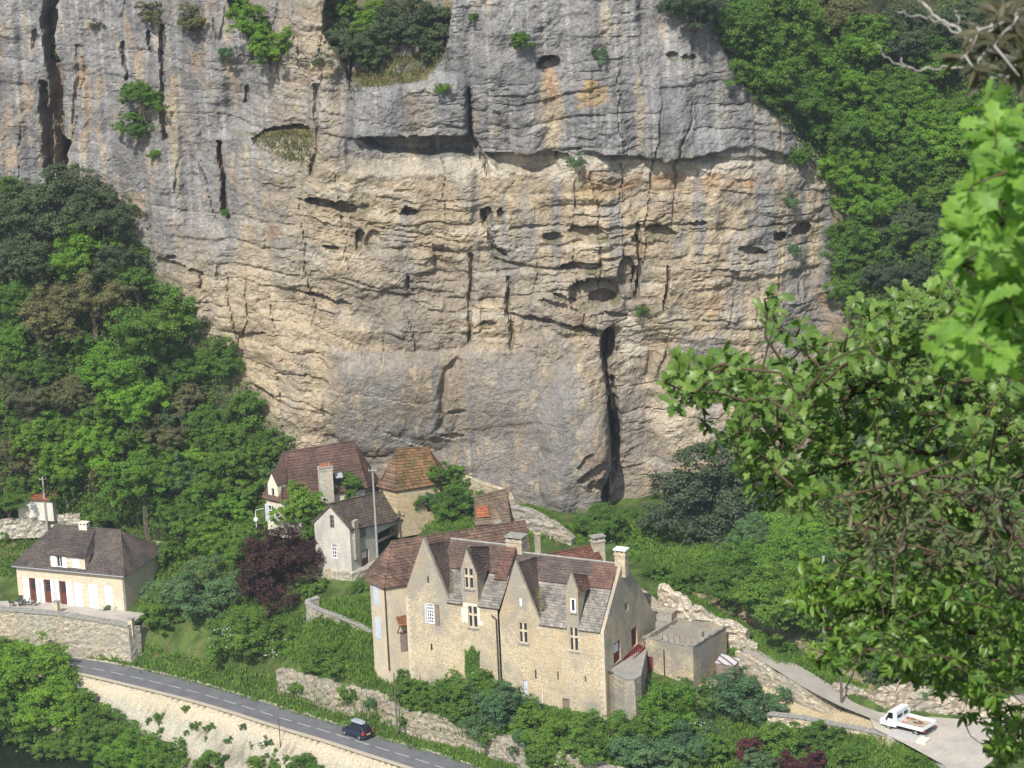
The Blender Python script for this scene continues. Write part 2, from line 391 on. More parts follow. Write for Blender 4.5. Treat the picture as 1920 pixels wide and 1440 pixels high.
# ---- rock tones (what the stone itself is: cream, grey weathering, ochre and orange stains, lichen)
cream = np.array([.42, .345, .235]); pale = np.array([.49, .445, .365]); tan = np.array([.285, .235, .170]); grey = np.array([.225, .222, .218]); dgrey = np.array([.14, .14, .142])
ochre = np.array([.38, .26, .10]); orange = np.array([.37, .215, .115]); brown = np.array([.19, .14, .10]); greytan = np.array([.255, .225, .19]); green = np.array([.16, .18, .07])
def lay(C, c, m): m = np.clip(m, 0, 1)[..., None]; return C*(1-m)+c*m
n1 = fbm(gx*.12, gz*.10, 5, 81); n2 = fbm(gx*.35, gz*.5, 5, 83); n3 = fbm(gx*.9, gz*.9, 4, 85)
streak = fbm(gx*.55+0.3*n3, gz*.035, 4, 87); streak2 = fbm(gx*1.6, gz*.06, 3, 89); strip = fbm(gx*.06, zz*1.3, 4, 91)
Cc = np.broadcast_to(cream, gx.shape+(3,)).copy()
Cc = lay(Cc, tan, sstep(.45, .62, n2)*.7)
Cc = lay(Cc, pale, sstep(.52, .68, strip)*.5); Cc = lay(Cc, grey*1.1, sstep(.54, .66, fbm(gx*.22+3, gz*.10, 5, 82))*.6)
Cc = lay(Cc, tan, sstep(.5, .36, strip)*.45)
Cc = lay(Cc, greytan, sstep(540, 620, wx)*sstep(1260, 1180, wx)*sstep(430, 560, wy)*sstep(.35, .55, n1)*.65)
Cc = lay(Cc, grey, grey_left*sstep(.30, .48, n1*.5+streak*.5)*.95)
Cc = lay(Cc, grey, grey_top*sstep(.30, .46, .5*n1+.5*streak)*.95)
bluish = np.array([.245, .255, .275])
Cc = lay(Cc, bluish, (grey_top+grey_left)*sstep(.5, .62, streak2)*.6)
Cc = lay(Cc, dgrey, (grey_top+.7*grey_left)*sstep(.52, .68, fbm(gx*.3, gz*.08, 4, 93))*.7)
Cc = lay(Cc, pale, (grey_top+grey_left)*sstep(.60, .72, streak2)*.35)
Cc = lay(Cc, orange*.6+cream*.4, grey_left*sstep(.64, .74, fbm(gx*.6, gz*.16, 4, 95))*.55)
Cc = lay(Cc, cream, grey_left*sstep(.60, .72, fbm(gx*.8+9, gz*.2, 4, 96))*.6)
blk_t = (k2_-.5)*.28+(k1_-.5)*.16+(k3_-.5)*.10
# dark streaks running down from the upper block over the middle band
band = sstep(280, 330, wy)*sstep(600, 420, wy)*sstep(880, 900, wx)
Cc = lay(Cc, grey, band*sstep(.55, .66, fbm(gx*.5+4, gz*.02, 3, 97))*.8)
Cc = lay(Cc, pale, sstep(296, 300, wy)*sstep(345, 320, wy)*sstep(660, 700, wx)*sstep(1520, 1480, wx)*.65)
Cc = lay(Cc, orange, sstep(318, 328, wy)*sstep(372, 345, wy)*sstep(1040, 1080, wx)*sstep(1480, 1440, wx)*sstep(.42, .6, n2)*.7)
def patch(c, cx, cy, rx, ry, s=1.0):
    global Cc
    d = np.sqrt(((wx-cx)/rx)**2+((wy-cy)/ry)**2)+1.2*(n3-.5); Cc = lay(Cc, np.array(c), sstep(1.1, .7, d)*s)
patch(ochre, 1110, 178, 34, 24, .6); patch(ochre, 1100, 155, 24, 8, .6); patch(cream, 1035, 210, 22, 90, .8); patch(cream, 1200, 200, 9, 80, .6); patch(orange, 1035, 160, 14, 34, .5)
patch(ochre, 1120, 360, 40, 22, .6); patch(tan, 1120, 350, 70, 30, .5); patch(ochre, 1080, 620, 14, 40, .2)
for q in [(10, 230, 12, 44), (22, 295, 16, 30), (52, 180, 10, 40), (150, 135, 9, 50), (165, 190, 12, 60), (240, 60, 8, 30), (108, 270, 10, 26), (330, 165, 9, 34), (262, 380, 14, 28), (190, 165, 8, 22), (415, 300, 7, 40), (158, 265, 12, 24)]:
    patch(cream*.6+orange*.4, *q, .5)
patch(orange, 512, 440, 14, 18, .45); patch(orange, 532, 670, 10, 14, .4); patch(orange, 1545, 560, 20, 34, .5); patch(orange, 1340, 560, 20, 34, .3); patch(cream, 1560, 340, 18, 24, .7); patch(orange, 1570, 465, 12, 18, .5)
for q in [(1310, 400, 14, 90), (1440, 400, 20, 110), (1500, 600, 50, 110), (1560, 500, 26, 90), (1330, 660, 50, 40)]: patch(grey, *q, .75)
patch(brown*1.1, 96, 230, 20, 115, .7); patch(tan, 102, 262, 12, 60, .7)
# lower smooth wall
SW = smooth_wall
Cs = lay(np.broadcast_to(np.array([.275, .248, .215]), gx.shape+(3,)).copy(), np.array([.25, .235, .215]), sstep(.42, .58, fbm(gx*.25, gz*.05, 4, 99)))
Cs = lay(Cs, np.array([.25, .20, .15]), sstep(660, 700, wx)*sstep(900, 830, wx)*sstep(660, 690, wy)*sstep(800, 760, wy)*sstep(.4, .55, n1)*.7)
Cs = lay(Cs, tan, sstep(.50, .62, fbm(gx*.15, gz*.12, 4, 98))*.6)
Cs = lay(Cs, cream, sstep(.60, .72, fbm(gx*.9, gz*.5, 4, 101))*.8)
Cs = lay(Cs, np.array([.205, .20, .192]), sstep(.56, .66, fbm(gx*.6, gz*.03, 3, 103))*.7)
Cc = Cc*(1-SW[..., None])+Cs*SW[..., None]
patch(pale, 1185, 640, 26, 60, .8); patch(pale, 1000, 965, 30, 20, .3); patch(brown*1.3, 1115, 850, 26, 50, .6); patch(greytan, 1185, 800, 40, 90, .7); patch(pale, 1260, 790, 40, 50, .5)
Cc = lay(Cc, cream*1.05, cream_low*.45)
Cc *= (0.80+0.40*fbm(gx*2.0, gz*2.0, 3, 105)+blk_t*(1-.8*SW))[..., None]
# moss and dry grass on ledges and on the slopes
dYdz = np.gradient(YC, CST, axis=0)
ledge = sstep(1.0, 2.2, dYdz)
Cc = lay(Cc, green*.8, ledge*sstep(.5, .62, n2)*.6*(1-SW))
grassy = (np.where(alc | led, 1, 0)*sstep(.35, 1.2, dYdz))
Cc = lay(Cc, np.array([.17, .14, .06]), grassy*.9)
soil = np.array([.055, .06, .03])
Cc = lay(Cc, soil, 1-fade)
cliff_me = mesh_np('cliff', V, Fq, False, Cc.reshape(-1, 3))
m, nt_, b = newmat('rock', 0.95, 0.15); MAT = {'rock': m}
at = nd(nt_, 'ShaderNodeVertexColor', layer_name='tone')
fn = noise(nt_, 3.2, 6, 0.65, pos(nt_, (1, 1, 1.6))); fn2 = noise(nt_, 11, 4, 0.6, pos(nt_))
c1 = mixc(nt_, 1.0, at.outputs[0], ramp(nt_, fn, [(0.32, (.66, .66, .66)), (0.62, (1.16, 1.14, 1.12))]), 'MULTIPLY')
nt_.links.new(c1, b.inputs['Base Color'])
ad = nd(nt_, 'ShaderNodeMath', operation='ADD'); nt_.links.new(fn, ad.inputs[0]); nt_.links.new(fn2, ad.inputs[1])
bump(nt_, b, ad.outputs[0], 0.7, 0.30)
cliff = link('cliff', cliff_me, None, m); tag(cliff, kind='structure')

# ================================================================== the ground
# (picture x, y, height): spots where the height is known
ctrl = [(-400,1250,4.2),(-100,1165,4.2),(40,1127,4.2),(237,1147,4.2),(315,1091,5.5),(130,1135,4.2),(0,1100,5.0),(30,1010,7.5),(120,985,9.5),(60,960,11),(0,940,12),(230,935,12.5),(320,990,9),(200,980,9.5),
        (330,1010,8.5),(280,930,13),(-300,940,13),
        (150,1215,0.5),(250,1235,0.3),(300,1250,0.6),(400,1270,0.7),(500,1310,0.6),
        (330,1130,5.5),(400,1180,4.2),(480,1200,4.2),(540,1180,5.2),(450,1080,7.5),(560,1110,7.8),(600,1150,7.9),(660,1160,8),(690,1190,7.6),(560,1205,4.2),(640,1240,4.2),(520,1270,2.5),(620,1280,3.1),(700,1300,3.3),(560,1290,2.6),
        (620,1060,9.5),(700,1060,9.8),(560,1010,11),(500,960,13.5),(520,900,16),(640,960,13.5),(805,985,13),(705,1058,9.7),(735,1036,9.8),(760,1016,10.0),(775,1004,10.6),(720,1070,9.4),(860,980,13),(960,1000,12.5),(1100,1000,12),(1000,985,12.8),
        (770,1300,3.9),(725,1290,4.2),(950,1340,3.8),(1140,1350,3.6),(850,1360,2.6),(950,1395,2.4),(1010,1430,2.2),
        (1200,1290,6.0),(1290,1300,5.6),(1200,1370,2.8),(1300,1400,2.4),(1400,1420,2.2),(1100,1420,2.4),(1250,1470,1.5),(1500,1470,2),(1450,1390,3),(1640,1480,2.2),
        (1180,1040,10.2),(1250,1010,10.4),(1350,1000,11),(1150,960,12.5),(1250,960,12),(1400,950,13),(1300,1090,9.8),(1240,1120,9.5),(1350,1150,8.8),(1420,1180,8.2),
        (1400,1225,7.0),(1450,1245,6.9),(1570,1308,6.0),(1650,1345,5.2),(1480,1190,7.6),(1600,1236,7.6),(1540,1232,6.8),(1700,1262,7.9),(1640,1262,7.6),(1500,1100,12),(1700,1180,9.2),(1760,1285,7.2),(1840,1290,7.0),(1752,1345,5.1),(1840,1348,5.1),(1690,1340,5.2),
        (1710,1380,5.0),(1850,1400,5.0),(1800,1440,5.0),(1900,1350,5.2),(2000,1480,5),(2000,1250,9),(2300,1400,5),(1730,1500,4.9),(1650,1395,4.7),
        (1560,1350,3.6),(1450,1335,3.6),(1400,1320,3.4),
        (1800,1250,7.9),(1900,1150,9.6)]
cp = np.array([[*G(a, b_, c)] for a, b_, c in ctrl])
cp = np.vstack([cp, [[-140, 300, 13], [-140, 285, 5], [120, 240, 6], [120, 280, 16], [60, 300, 24], [0, 300, 14], [-40, 305, 18], [-80, 310, 18], [30, 300, 18]]])
def kern(r): return r
A = kern(np.linalg.norm(cp[:, None, :2]-cp[None, :, :2], axis=-1))+np.eye(len(cp))*-0.4
rb_m = cp[:, 2].mean(); wts = np.linalg.solve(A, cp[:, 2]-rb_m)
ROAD_UP = [(-700, 1150), (-300, 1170), (0, 1211), (125, 1231), (225, 1246), (325, 1267.5), (400, 1287), (480, 1312), (560, 1337), (646, 1361), (715, 1384), (810, 1410), (897, 1439), (1100, 1508), (1500, 1650)]
ROAD_LO = [(-700, 1165), (-300, 1188), (0, 1232), (125, 1254), (225, 1276), (300, 1296), (375, 1316), (480, 1346), (560, 1372), (635, 1395), (710, 1416), (780, 1440), (1000, 1517), (1500, 1705)]
def curve(pts, z, n=260):
    w = np.array([[*G(a, b_, z)] for a, b_ in pts]); s = np.r_[0, np.cumsum(np.linalg.norm(np.diff(w[:, :2], axis=0), axis=1))]
    t = np.linspace(0, s[-1], n)
    q = np.stack([np.interp(t, s, w[:, k]) for k in range(3)], -1)
    for _ in range(30): q[1:-1] = .25*q[:-2]+.5*q[1:-1]+.25*q[2:]
    return q
ru = curve(ROAD_UP, 0.0); rl = curve(ROAD_LO, 0.0)
def ru_y(x): return np.interp(x, ru[:, 0], ru[:, 1])
def rl_y(x): return np.interp(x, rl[:, 0], rl[:, 1])
def ground_h(x, y):
    X = np.stack([np.asarray(x, float).ravel(), np.asarray(y, float).ravel()], -1)
    h = np.zeros(len(X))
    for s in range(0, len(X), 20000):
        h[s:s+20000] = kern(np.linalg.norm(X[s:s+20000, None]-cp[None, :, :2], axis=-1)) @ wts
    h = (h+rb_m).reshape(np.shape(x))
    up = y-ru_y(x); lo = rl_y(x)-y                      # beyond each road edge, along y
    h = np.where(up < 3, np.minimum(h, 0.05+np.clip(up-.6, 0, None)*0.25), h)
    roadz = (up < 0.5) & (lo < 0.5)
    h = np.where(roadz | (up < .5), -0.12, h)
    emb = np.clip(lo-0.9, 0, None)                      # bank down to the river
    h = np.where(lo > 0.9, -0.12-emb*0.85, h)
    return np.clip(h, -7.5, None)
tx, ty = np.meshgrid(np.arange(-150, 130, 0.6), np.arange(200, 318, 0.6))
th = ground_h(tx, ty)
th += np.where((ty > ru_y(tx)+1.2), 0.35, 0.12)*(fbm(tx*.35, ty*.35, 4, 111)-.5)*np.where((ty > rl_y(tx)-0.8) & (ty < ru_y(tx)+0.8), 0, 1)
eb = np.clip(rl_y(tx)-1.2-ty, 0, 1.5)/1.5; g_ = fbm((tx*.8+ty*.6)*.55, (ty*.8-tx*.6)*.12, 4, 119); th += eb*1.5*(g_-.5)+eb*.35*(fbm(tx*.9, ty*.9, 3, 121)-.5)
n1 = fbm(tx*.3, ty*.3, 4, 113); n2 = fbm(tx*1.1, ty*1.1, 4, 115)
gc = np.broadcast_to(np.array([.058, .095, .024]), tx.shape+(3,)).copy()
gc = lay(gc, np.array([.10, .15, .04]), sstep(.45, .6, n1)); gc = lay(gc, np.array([.045, .07, .02]), sstep(.5, .62, fbm(tx*.8, ty*.8, 4, 117))*.8); gc = lay(gc, np.array([.15, .125, .065]), sstep(.6, .72, n2)*.7)
tpx, tpy = proj_np(tx, ty, th)
dry = in_poly(tpx, tpy, [(1240, 1100), (1420, 1130), (1500, 1180), (1620, 1270), (1680, 1330), (1640, 1310), (1500, 1230), (1380, 1215), (1260, 1200)])
gc = lay(gc, np.array([.30, .24, .16]), dry*(.4+.6*sstep(.35, .55, n2)))
yard = in_poly(tpx, tpy, [(-50, 1128), (240, 1150), (270, 1170), (250, 1200), (-50, 1160)]); gc = lay(gc, np.array([.28, .25, .2]), yard*1.0)
sand = in_poly(tpx, tpy, [(1340, 1270), (1480, 1290), (1650, 1350), (1780, 1395), (1740, 1420), (1600, 1375), (1440, 1345), (1330, 1330), (1200, 1300)]); gc = lay(gc, np.array([.50, .41, .27]), sand*(.75+.25*n2))
bank = (ty < rl_y(tx)-0.3); gc = lay(gc, np.array([.42, .385, .31])*(0.8+.4*n2[..., None]), bank*1.0); gc = lay(gc, np.array([.20, .18, .14]), bank*sstep(.44, .36, g_)*.8); gc = lay(gc, np.array([.55, .47, .34]), (ty > rl_y(tx)-2.2)*bank*.8)
deep = sstep(-3.8, -5.4, th); gc = lay(gc, np.array([.10, .085, .06]), deep)
vv = in_poly(tpx, tpy, [(330, 975), (170, 925), (-60, 925), (-60, 1060), (330, 1060)]); gc = lay(gc, np.array([.17, .15, .085]), vv*sstep(.4, .6, n2)*.9)
lawn = in_poly(tpx, tpy, [(1165, 985), (1310, 975), (1350, 1030), (1240, 1055), (1180, 1042)]); gc = lay(gc, np.array([.13, .21, .05])*(.8+.4*n2[..., None]), lawn*.9)
nxt = tx.shape[1]; nyt = tx.shape[0]
ii, jj = np.meshgrid(np.arange(nxt-1), np.arange(nyt-1)); a0 = (jj*nxt+ii).ravel()
gme = mesh_np('ground', np.stack([tx, ty, th], -1).reshape(-1, 3), np.stack([a0, a0+1, a0+nxt+1, a0+nxt], -1), True, gc.reshape(-1, 3))
m, nt_, b = newmat('earth', 1.0, 0.05); MAT['earth'] = m
at = nd(nt_, 'ShaderNodeVertexColor', layer_name='tone')
fn = noise(nt_, 5, 6, 0.7, pos(nt_)); c1 = mixc(nt_, 1.0, at.outputs[0], ramp(nt_, fn, [(0.3, (.6, .6, .6)), (0.65, (1.25, 1.25, 1.2))]), 'MULTIPLY')
nt_.links.new(c1, b.inputs['Base Color']); bump(nt_, b, fn, 0.8, 0.25)
ground = link('ground', gme, None, m); tag(ground, kind='structure')
# distant flat land on the camera's side, and the river
mw, nt_, b = newmat('river_water', 0.08, 0.5); b.inputs['Base Color'].default_value = (.012, .018, .010, 1)
bump(nt_, b, noise(nt_, 1.2, 3, .5, pos(nt_)), 0.25, 0.05)
MB().quad((-155, 120, -6), (135, 120, -6), (135, 300, -6), (-155, 300, -6)).build('river', mw, kind='structure')

# ---- main road
asph, nt_, b = newmat('asphalt', 0.9, 0.25)
an = noise(nt_, .5, 4, .6, pos(nt_)); an2 = noise(nt_, 14, 3, .7, pos(nt_))
nt_.links.new(mixc(nt_, .35, ramp(nt_, an, [(.35, (.10, .103, .108)), (.7, (.165, .165, .168))]), ramp(nt_, an2, [(.3, (.07, .07, .075)), (.7, (.18, .18, .185))])), b.inputs['Base Color'])
bump(nt_, b, an2, .3, .02)
n = 260; us = np.linspace(0, 1, 7)
# match the two edges by x so that the strip is regular
xs = np.linspace(max(ru[0, 0], rl[0, 0]), min(ru[-1, 0], rl[-1, 0]), n)
U = np.stack([xs, ru_y(xs), np.zeros(n)], -1)
tn = np.gradient(U[:, :2], axis=0); tn /= np.linalg.norm(tn, axis=1)[:, None]; nr = np.stack([tn[:, 1], -tn[:, 0]], -1)
wid = (ru_y(xs)-rl_y(xs))*np.abs(nr[:, 1]); 
for _ in range(60): wid[1:-1] = .25*wid[:-2]+.5*wid[1:-1]+.25*wid[2:]
def road_strip(o0, o1, zo, k=2):
    L = []
    for i in range(n):
        for t in np.linspace(0, 1, k):
            a = o0(wid[i])*(1-t)+o1(wid[i])*t; L.append((U[i, 0]+nr[i, 0]*a, U[i, 1]+nr[i, 1]*a, zo))
    F_ = [(i*k+j, i*k+j+1, (i+1)*k+j+1, (i+1)*k+j) for i in range(n-1) for j in range(k-1)]
    return L, F_
L, F_ = road_strip(lambda w: 0, lambda w: w, 0.0, 4)
o = link('road', mesh_np('road', L, F_), None, asph); tag(o, kind='structure')
gravel = plain('gravel_shoulder', (.40, .35, .27), 1.0, .05, .3, vscale=6)
L, F_ = road_strip(lambda w: -0.75, lambda w: 0.05, -0.006); tag(link('road_shoulder', mesh_np('road_shoulder', L, F_), None, gravel), kind='structure')
L, F_ = road_strip(lambda w: w-0.05, lambda w: w+0.65, -0.006); tag(link('road_shoulder', mesh_np('road_shoulder', L, F_), None, gravel), kind='structure')
# centre line dashes, as many objects as one can count
paint = plain('road_paint', (.40, .40, .39), .9, .1, .3)
cl = U.copy(); cl[:, :2] += nr*(wid*0.56)[:, None]
s = np.r_[0, np.cumsum(np.linalg.norm(np.diff(cl[:, :2], axis=0), axis=1))]
dist = 0.0
road_o = bpy.data.objects['road']
while dist < s[-1]-3:
    aa = [np.array([np.interp(dist+t, s, cl[:, k]) for k in range(2)]) for t in (0, .95, 1.9)]
    nn = [np.array([np.interp(dist+t, s, nr[:, k]) for k in range(2)]) for t in (0, .95, 1.9)]
    pa, _ = proj_np(aa[0][0], aa[0][1], 0.0)
    if 60 < pa < 1000:
        L = []
        for q, w_ in zip(aa, nn): L += [(*(q-w_*.055), .004), (*(q+w_*.055), .004)]
        link('lane_dash', mesh_np('lane_dash', L, [(0, 1, 3, 2), (2, 3, 5, 4)]), road_o, paint)
    dist += 2.75
# distant hills behind the cliff so that nothing ends in a void
# ================================================================== building kit
ZV = Vector((0, 0, 1))
class Plane:
    """wall plane: a along, w up (absolute height), d inwards"""
    def __init__(s, O, A, IN): s.O = Vector((O[0], O[1], 0)); s.A = Vector((A[0], A[1], 0)).normalized(); s.IN = Vector((IN[0], IN[1], 0)).normalized()
    def pt(s, a, w, d=0): return s.O+s.A*a+s.IN*d+ZV*w
    def hit(s, px, py, d=0):
        r = ray(px, py); O = s.O+s.IN*d
        t = (O-Vector((CAM.x, CAM.y, 0))).dot(s.IN)/Vector((r.x, r.y, 0)).dot(s.IN)
        p = CAM+r*t; return (p-s.O).dot(s.A), p.z
    def rect(s, x0, y0, x1, y1, d=0):
        """upright rectangle from the picture box of an opening (its centre, width and height)"""
        cx, cy = (x0+x1)/2, (y0+y1)/2
        a0, _ = s.hit(x0, cy, d); a1, _ = s.hit(x1, cy, d); _, w1 = s.hit(cx, y0, d); _, w0 = s.hit(cx, y1, d)
        return (min(a0, a1), w0, max(a0, a1), w1)
    def box(s, mb, a0, a1, w0, w1, d0, d1):
        mb.hexa([s.pt(a0, w0, d0), s.pt(a1, w0, d0), s.pt(a1, w0, d1), s.pt(a0, w0, d1)], [s.pt(a0, w1, d0), s.pt(a1, w1, d0), s.pt(a1, w1, d1), s.pt(a0, w1, d1)])
        return mb
class Frame:
    def __init__(s, pL, pR, z, zr=None, yaw=None):
        s.O = G(*pL, z); b = G(*pR, z if zr is None else zr)
        s.U = Vector((b.x-s.O.x, b.y-s.O.y, 0)); s.L = s.U.length; s.U.normalize(); s.V = Vector((-s.U.y, s.U.x, 0)); s.z = z
        s.yaw = math.atan2(s.U.y, s.U.x)
    def front(s, v=0): return Plane(s.O+s.V*v, s.U, s.V)
    def left(s, u=0): return Plane(s.O+s.U*u, s.V, s.U)
    def right(s, u=None): return Plane(s.O+s.U*(s.L if u is None else u), s.V, -s.U)
    def pt(s, u, v, w): return Vector((s.O.x, s.O.y, 0))+s.U*u+s.V*v+ZV*w
    def box(s, mb, u0, u1, v0, v1, w0, w1):
        mb.hexa([s.pt(u0, v0, w0), s.pt(u1, v0, w0), s.pt(u1, v1, w0), s.pt(u0, v1, w0)], [s.pt(u0, v0, w1), s.pt(u1, v0, w1), s.pt(u1, v1, w1), s.pt(u0, v1, w1)]); return mb
from mathutils.geometry import delaunay_2d_cdt
def wall_face(mb, pl, outer, holes=(), reveal=0.28):
    """outer: [(a,w)...]; holes: rectangles (a0,w0,a1,w1); gives the face and the reveals"""
    loops = [[Vector((a, w)) for a, w in outer]]
    for (a0, w0, a1, w1) in holes: loops.append([Vector(q) for q in ((a0, w0), (a0, w1), (a1, w1), (a1, w0))])
    pts = []; ed = []
    for l in loops: k = len(pts); pts += l; ed += [(k+i, k+(i+1) % len(l)) for i in range(len(l))]
    vo, _, fo, *_r = delaunay_2d_cdt(pts, ed, [], 0, 1e-5)
    n = len(mb.v); mb.v += [tuple(pl.pt(p.x, p.y)) for p in vo]
    for t in fo:
        cx = sum(vo[i].x for i in t)/len(t); cy = sum(vo[i].y for i in t)/len(t)
        if not in_poly(np.array([cx]), np.array([cy]), outer)[0] or any(a0 < cx < a1 and w0 < cy < w1 for a0, w0, a1, w1 in holes): continue
        mb.f.append(tuple(n+i for i in t))
    for (a0, w0, a1, w1) in holes:
        q = [(a0, w0), (a1, w0), (a1, w1), (a0, w1)]
        for i in range(4):
            p, r = q[i], q[(i+1) % 4]; mb.quad(pl.pt(*p), pl.pt(*r), pl.pt(*r, reveal), pl.pt(*p, reveal))

# ---- materials of walls and roofs; every pattern runs with the building's own direction
def wallvec(nt, yaw):
    g = nt.nodes.new('ShaderNodeNewGeometry'); s = nt.nodes.new('ShaderNodeSeparateXYZ'); nt.links.new(g.outputs['Position'], s.inputs[0])
    c, n_ = math.cos(yaw), math.sin(yaw)
    def mul(o, k):
        m = nd(nt, 'ShaderNodeMath', operation='MULTIPLY'); nt.links.new(o, m.inputs[0]); m.inputs[1].default_value = k; return m.outputs[0]
    ad = nd(nt, 'ShaderNodeMath', operation='ADD'); nt.links.new(mul(s.outputs[0], c-n_), ad.inputs[0]); nt.links.new(mul(s.outputs[1], n_+c), ad.inputs[1])
    cb = nt.nodes.new('ShaderNodeCombineXYZ'); nt.links.new(ad.outputs[0], cb.inputs[0]); nt.links.new(s.outputs[2], cb.inputs[1]); return cb.outputs[0]
_mc = {}
def stone(base, yaw=0, var=.25, bw=.42, bh=.20, mort=.75, grime=(.25, .24, .22), grime_amt=.45, bmp=.6, dist=.05, top=None):
    key = ('s', base, round(yaw, 2), bw, bh, grime_amt, top)
    if key in _mc: return _mc[key]
    m, nt, b = newmat('masonry', .95, .1)
    v = wallvec(nt, yaw)
    nz_ = nt.nodes.new('ShaderNodeTexNoise'); nz_.inputs['Scale'].default_value = 2.5; nz_.inputs['Detail'].default_value = 2; nt.links.new(v, nz_.inputs[0])
    mx = nd(nt, 'ShaderNodeVectorMath', operation='SCALE'); mx.inputs['Scale'].default_value = dist*2; nt.links.new(nz_.outputs['Color'], mx.inputs[0])
    ad = nd(nt, 'ShaderNodeVectorMath', operation='ADD'); nt.links.new(v, ad.inputs[0]); nt.links.new(mx.outputs[0], ad.inputs[1])
    br = nt.nodes.new('ShaderNodeTexBrick'); nt.links.new(ad.outputs[0], br.inputs['Vector'])
    br.inputs['Scale'].default_value = 1; br.inputs['Brick Width'].default_value = bw; br.inputs['Row Height'].default_value = bh; br.inputs['Mortar Size'].default_value = .012
    br.inputs['Mortar Smooth'].default_value = .6; br.offset_frequency = 2; br.squash = .7; br.squash_frequency = 3
    br.inputs['Color1'].default_value = (*[c*(1+var) for c in base], 1); br.inputs['Color2'].default_value = (*[c*(1-var) for c in base], 1)
    br.inputs['Mortar'].default_value = (*[c*mort for c in base], 1)
    big = noise(nt, .35, 5, .65, pos(nt, (1, 1, .8))); fine = noise(nt, 5, 5, .7, pos(nt))
    c1 = mixc(nt, 1.0, br.outputs[0], ramp(nt, fine, [(.3, (.72, .72, .72)), (.65, (1.2, 1.18, 1.12))]), 'MULTIPLY')
    if top:      # weathering that grows towards the wall head
        sp_ = nt.nodes.new('ShaderNodeSeparateXYZ'); g2 = nt.nodes.new('ShaderNodeNewGeometry'); nt.links.new(g2.outputs['Position'], sp_.inputs[0])
        mr = nd(nt, 'ShaderNodeMapRange'); mr.inputs[1].default_value = top[0]; mr.inputs[2].default_value = top[1]; mr.inputs[3].default_value = -.06; mr.inputs[4].default_value = .16
        nt.links.new(sp_.outputs[2], mr.inputs[0]); a2_ = nd(nt, 'ShaderNodeMath', operation='ADD'); nt.links.new(big, a2_.inputs[0]); nt.links.new(mr.outputs[0], a2_.inputs[1]); big = a2_.outputs[0]
    rr = ramp(nt, big, [(.42, (0, 0, 0)), (.62, (grime_amt,)*3)])
    c2 = mixc(nt, rr, c1, grime)
    warm = ramp(nt, noise(nt, .5, 4, .6, pos(nt, (1, 1, .5))), [(.52, (0, 0, 0)), (.68, (.35,)*3)])
    c3 = mixc(nt, warm, c2, (base[0]*1.0, base[1]*.80, base[2]*.52))
    nt.links.new(c3, b.inputs['Base Color'])
    sub = nd(nt, 'ShaderNodeMath', operation='SUBTRACT'); nt.links.new(fine, sub.inputs[0]); nt.links.new(br.outputs['Fac'], sub.inputs[1])
    bump(nt, b, sub.outputs[0], bmp, .05)
    _mc[key] = m; return m
def tiles(base, yaw=0, var=.3, lichen=(.32, .30, .26), la=.5, moss=0.0, bw=.24, bh=.16):
    key = ('t', base, round(yaw, 2), la, moss, bw)
    if key in _mc: return _mc[key]
    m, nt, b = newmat('roof_tiles', .92, .12)
    v = wallvec(nt, yaw)
    br = nt.nodes.new('ShaderNodeTexBrick'); nt.links.new(v, br.inputs['Vector'])
    br.inputs['Scale'].default_value = 1; br.inputs['Brick Width'].default_value = bw; br.inputs['Row Height'].default_value = bh; br.inputs['Mortar Size'].default_value = .012
    br.inputs['Color1'].default_value = (*[c*(1+var) for c in base], 1); br.inputs['Color2'].default_value = (*[c*(1-var) for c in base], 1)
    br.inputs['Mortar'].default_value = (*[c*.5 for c in base], 1); br.inputs['Bias'].default_value = 0
    fine = noise(nt, 3, 6, .8, pos(nt)); big = noise(nt, .5, 5, .75, pos(nt, (1, 1, .6)))
    c1 = mixc(nt, 1.0, br.outputs[0], ramp(nt, big, [(.34, (.62, .64, .66)), (.66, (1.4, 1.3, 1.2))]), 'MULTIPLY')
    c2 = mixc(nt, ramp(nt, fine, [(.56, (0, 0, 0)), (.70, (la,)*3)]), c1, lichen)
    if moss: c2 = mixc(nt, ramp(nt, noise(nt, .9, 5, .7, pos(nt)), [(.48, (0, 0, 0)), (.62, (moss,)*3)]), c2, (.09, .10, .03))
    nt.links.new(c2, b.inputs['Base Color'])
    sub = nd(nt, 'ShaderNodeMath', operation='SUBTRACT'); nt.links.new(fine, sub.inputs[0]); nt.links.new(br.outputs['Fac'], sub.inputs[1])
    bump(nt, b, sub.outputs[0], .7, .05)
    _mc[key] = m; return m
def plaster(base, grime=(.28, .27, .25), amt=.5, name='plaster'):
    key = ('p', base, amt)
    if key in _mc: return _mc[key]
    m, nt, b = newmat(name, .95, .1)
    big = noise(nt, .6, 5, .65, pos(nt, (1, 1, .45))); fine = noise(nt, 5, 5, .7, pos(nt))
    c1 = mixc(nt, 1.0, base, ramp(nt, fine, [(.3, (.8, .8, .8)), (.65, (1.12, 1.1, 1.08))]), 'MULTIPLY')
    nt.links.new(mixc(nt, ramp(nt, big, [(.42, (0, 0, 0)), (.66, (amt,)*3)]), c1, grime), b.inputs['Base Color']); bump(nt, b, fine, .4, .03)
    _mc[key] = m; return m
MAT['white_paint'] = plain('white_paint', (.78, .78, .77), .6, .3, .05)
MAT['brown_wood'] = plain('brown_wood', (.13, .045, .028), .6, .3, .25)
MAT['red_wood'] = plain('red_wood', (.15, .030, .026), .6, .3, .3)
MAT['grey_wood'] = plain('grey_wood', (.20, .16, .13), .9, .1, .25)
MAT['dark_wood'] = plain('dark_wood', (.07, .05, .04), .9, .1, .3)
MAT['zinc'] = plain('zinc', (.28, .29, .30), .5, .4, .1)
MAT['cut_stone'] = plain('cut_stone', (.50, .43, .32), .9, .1, .2)
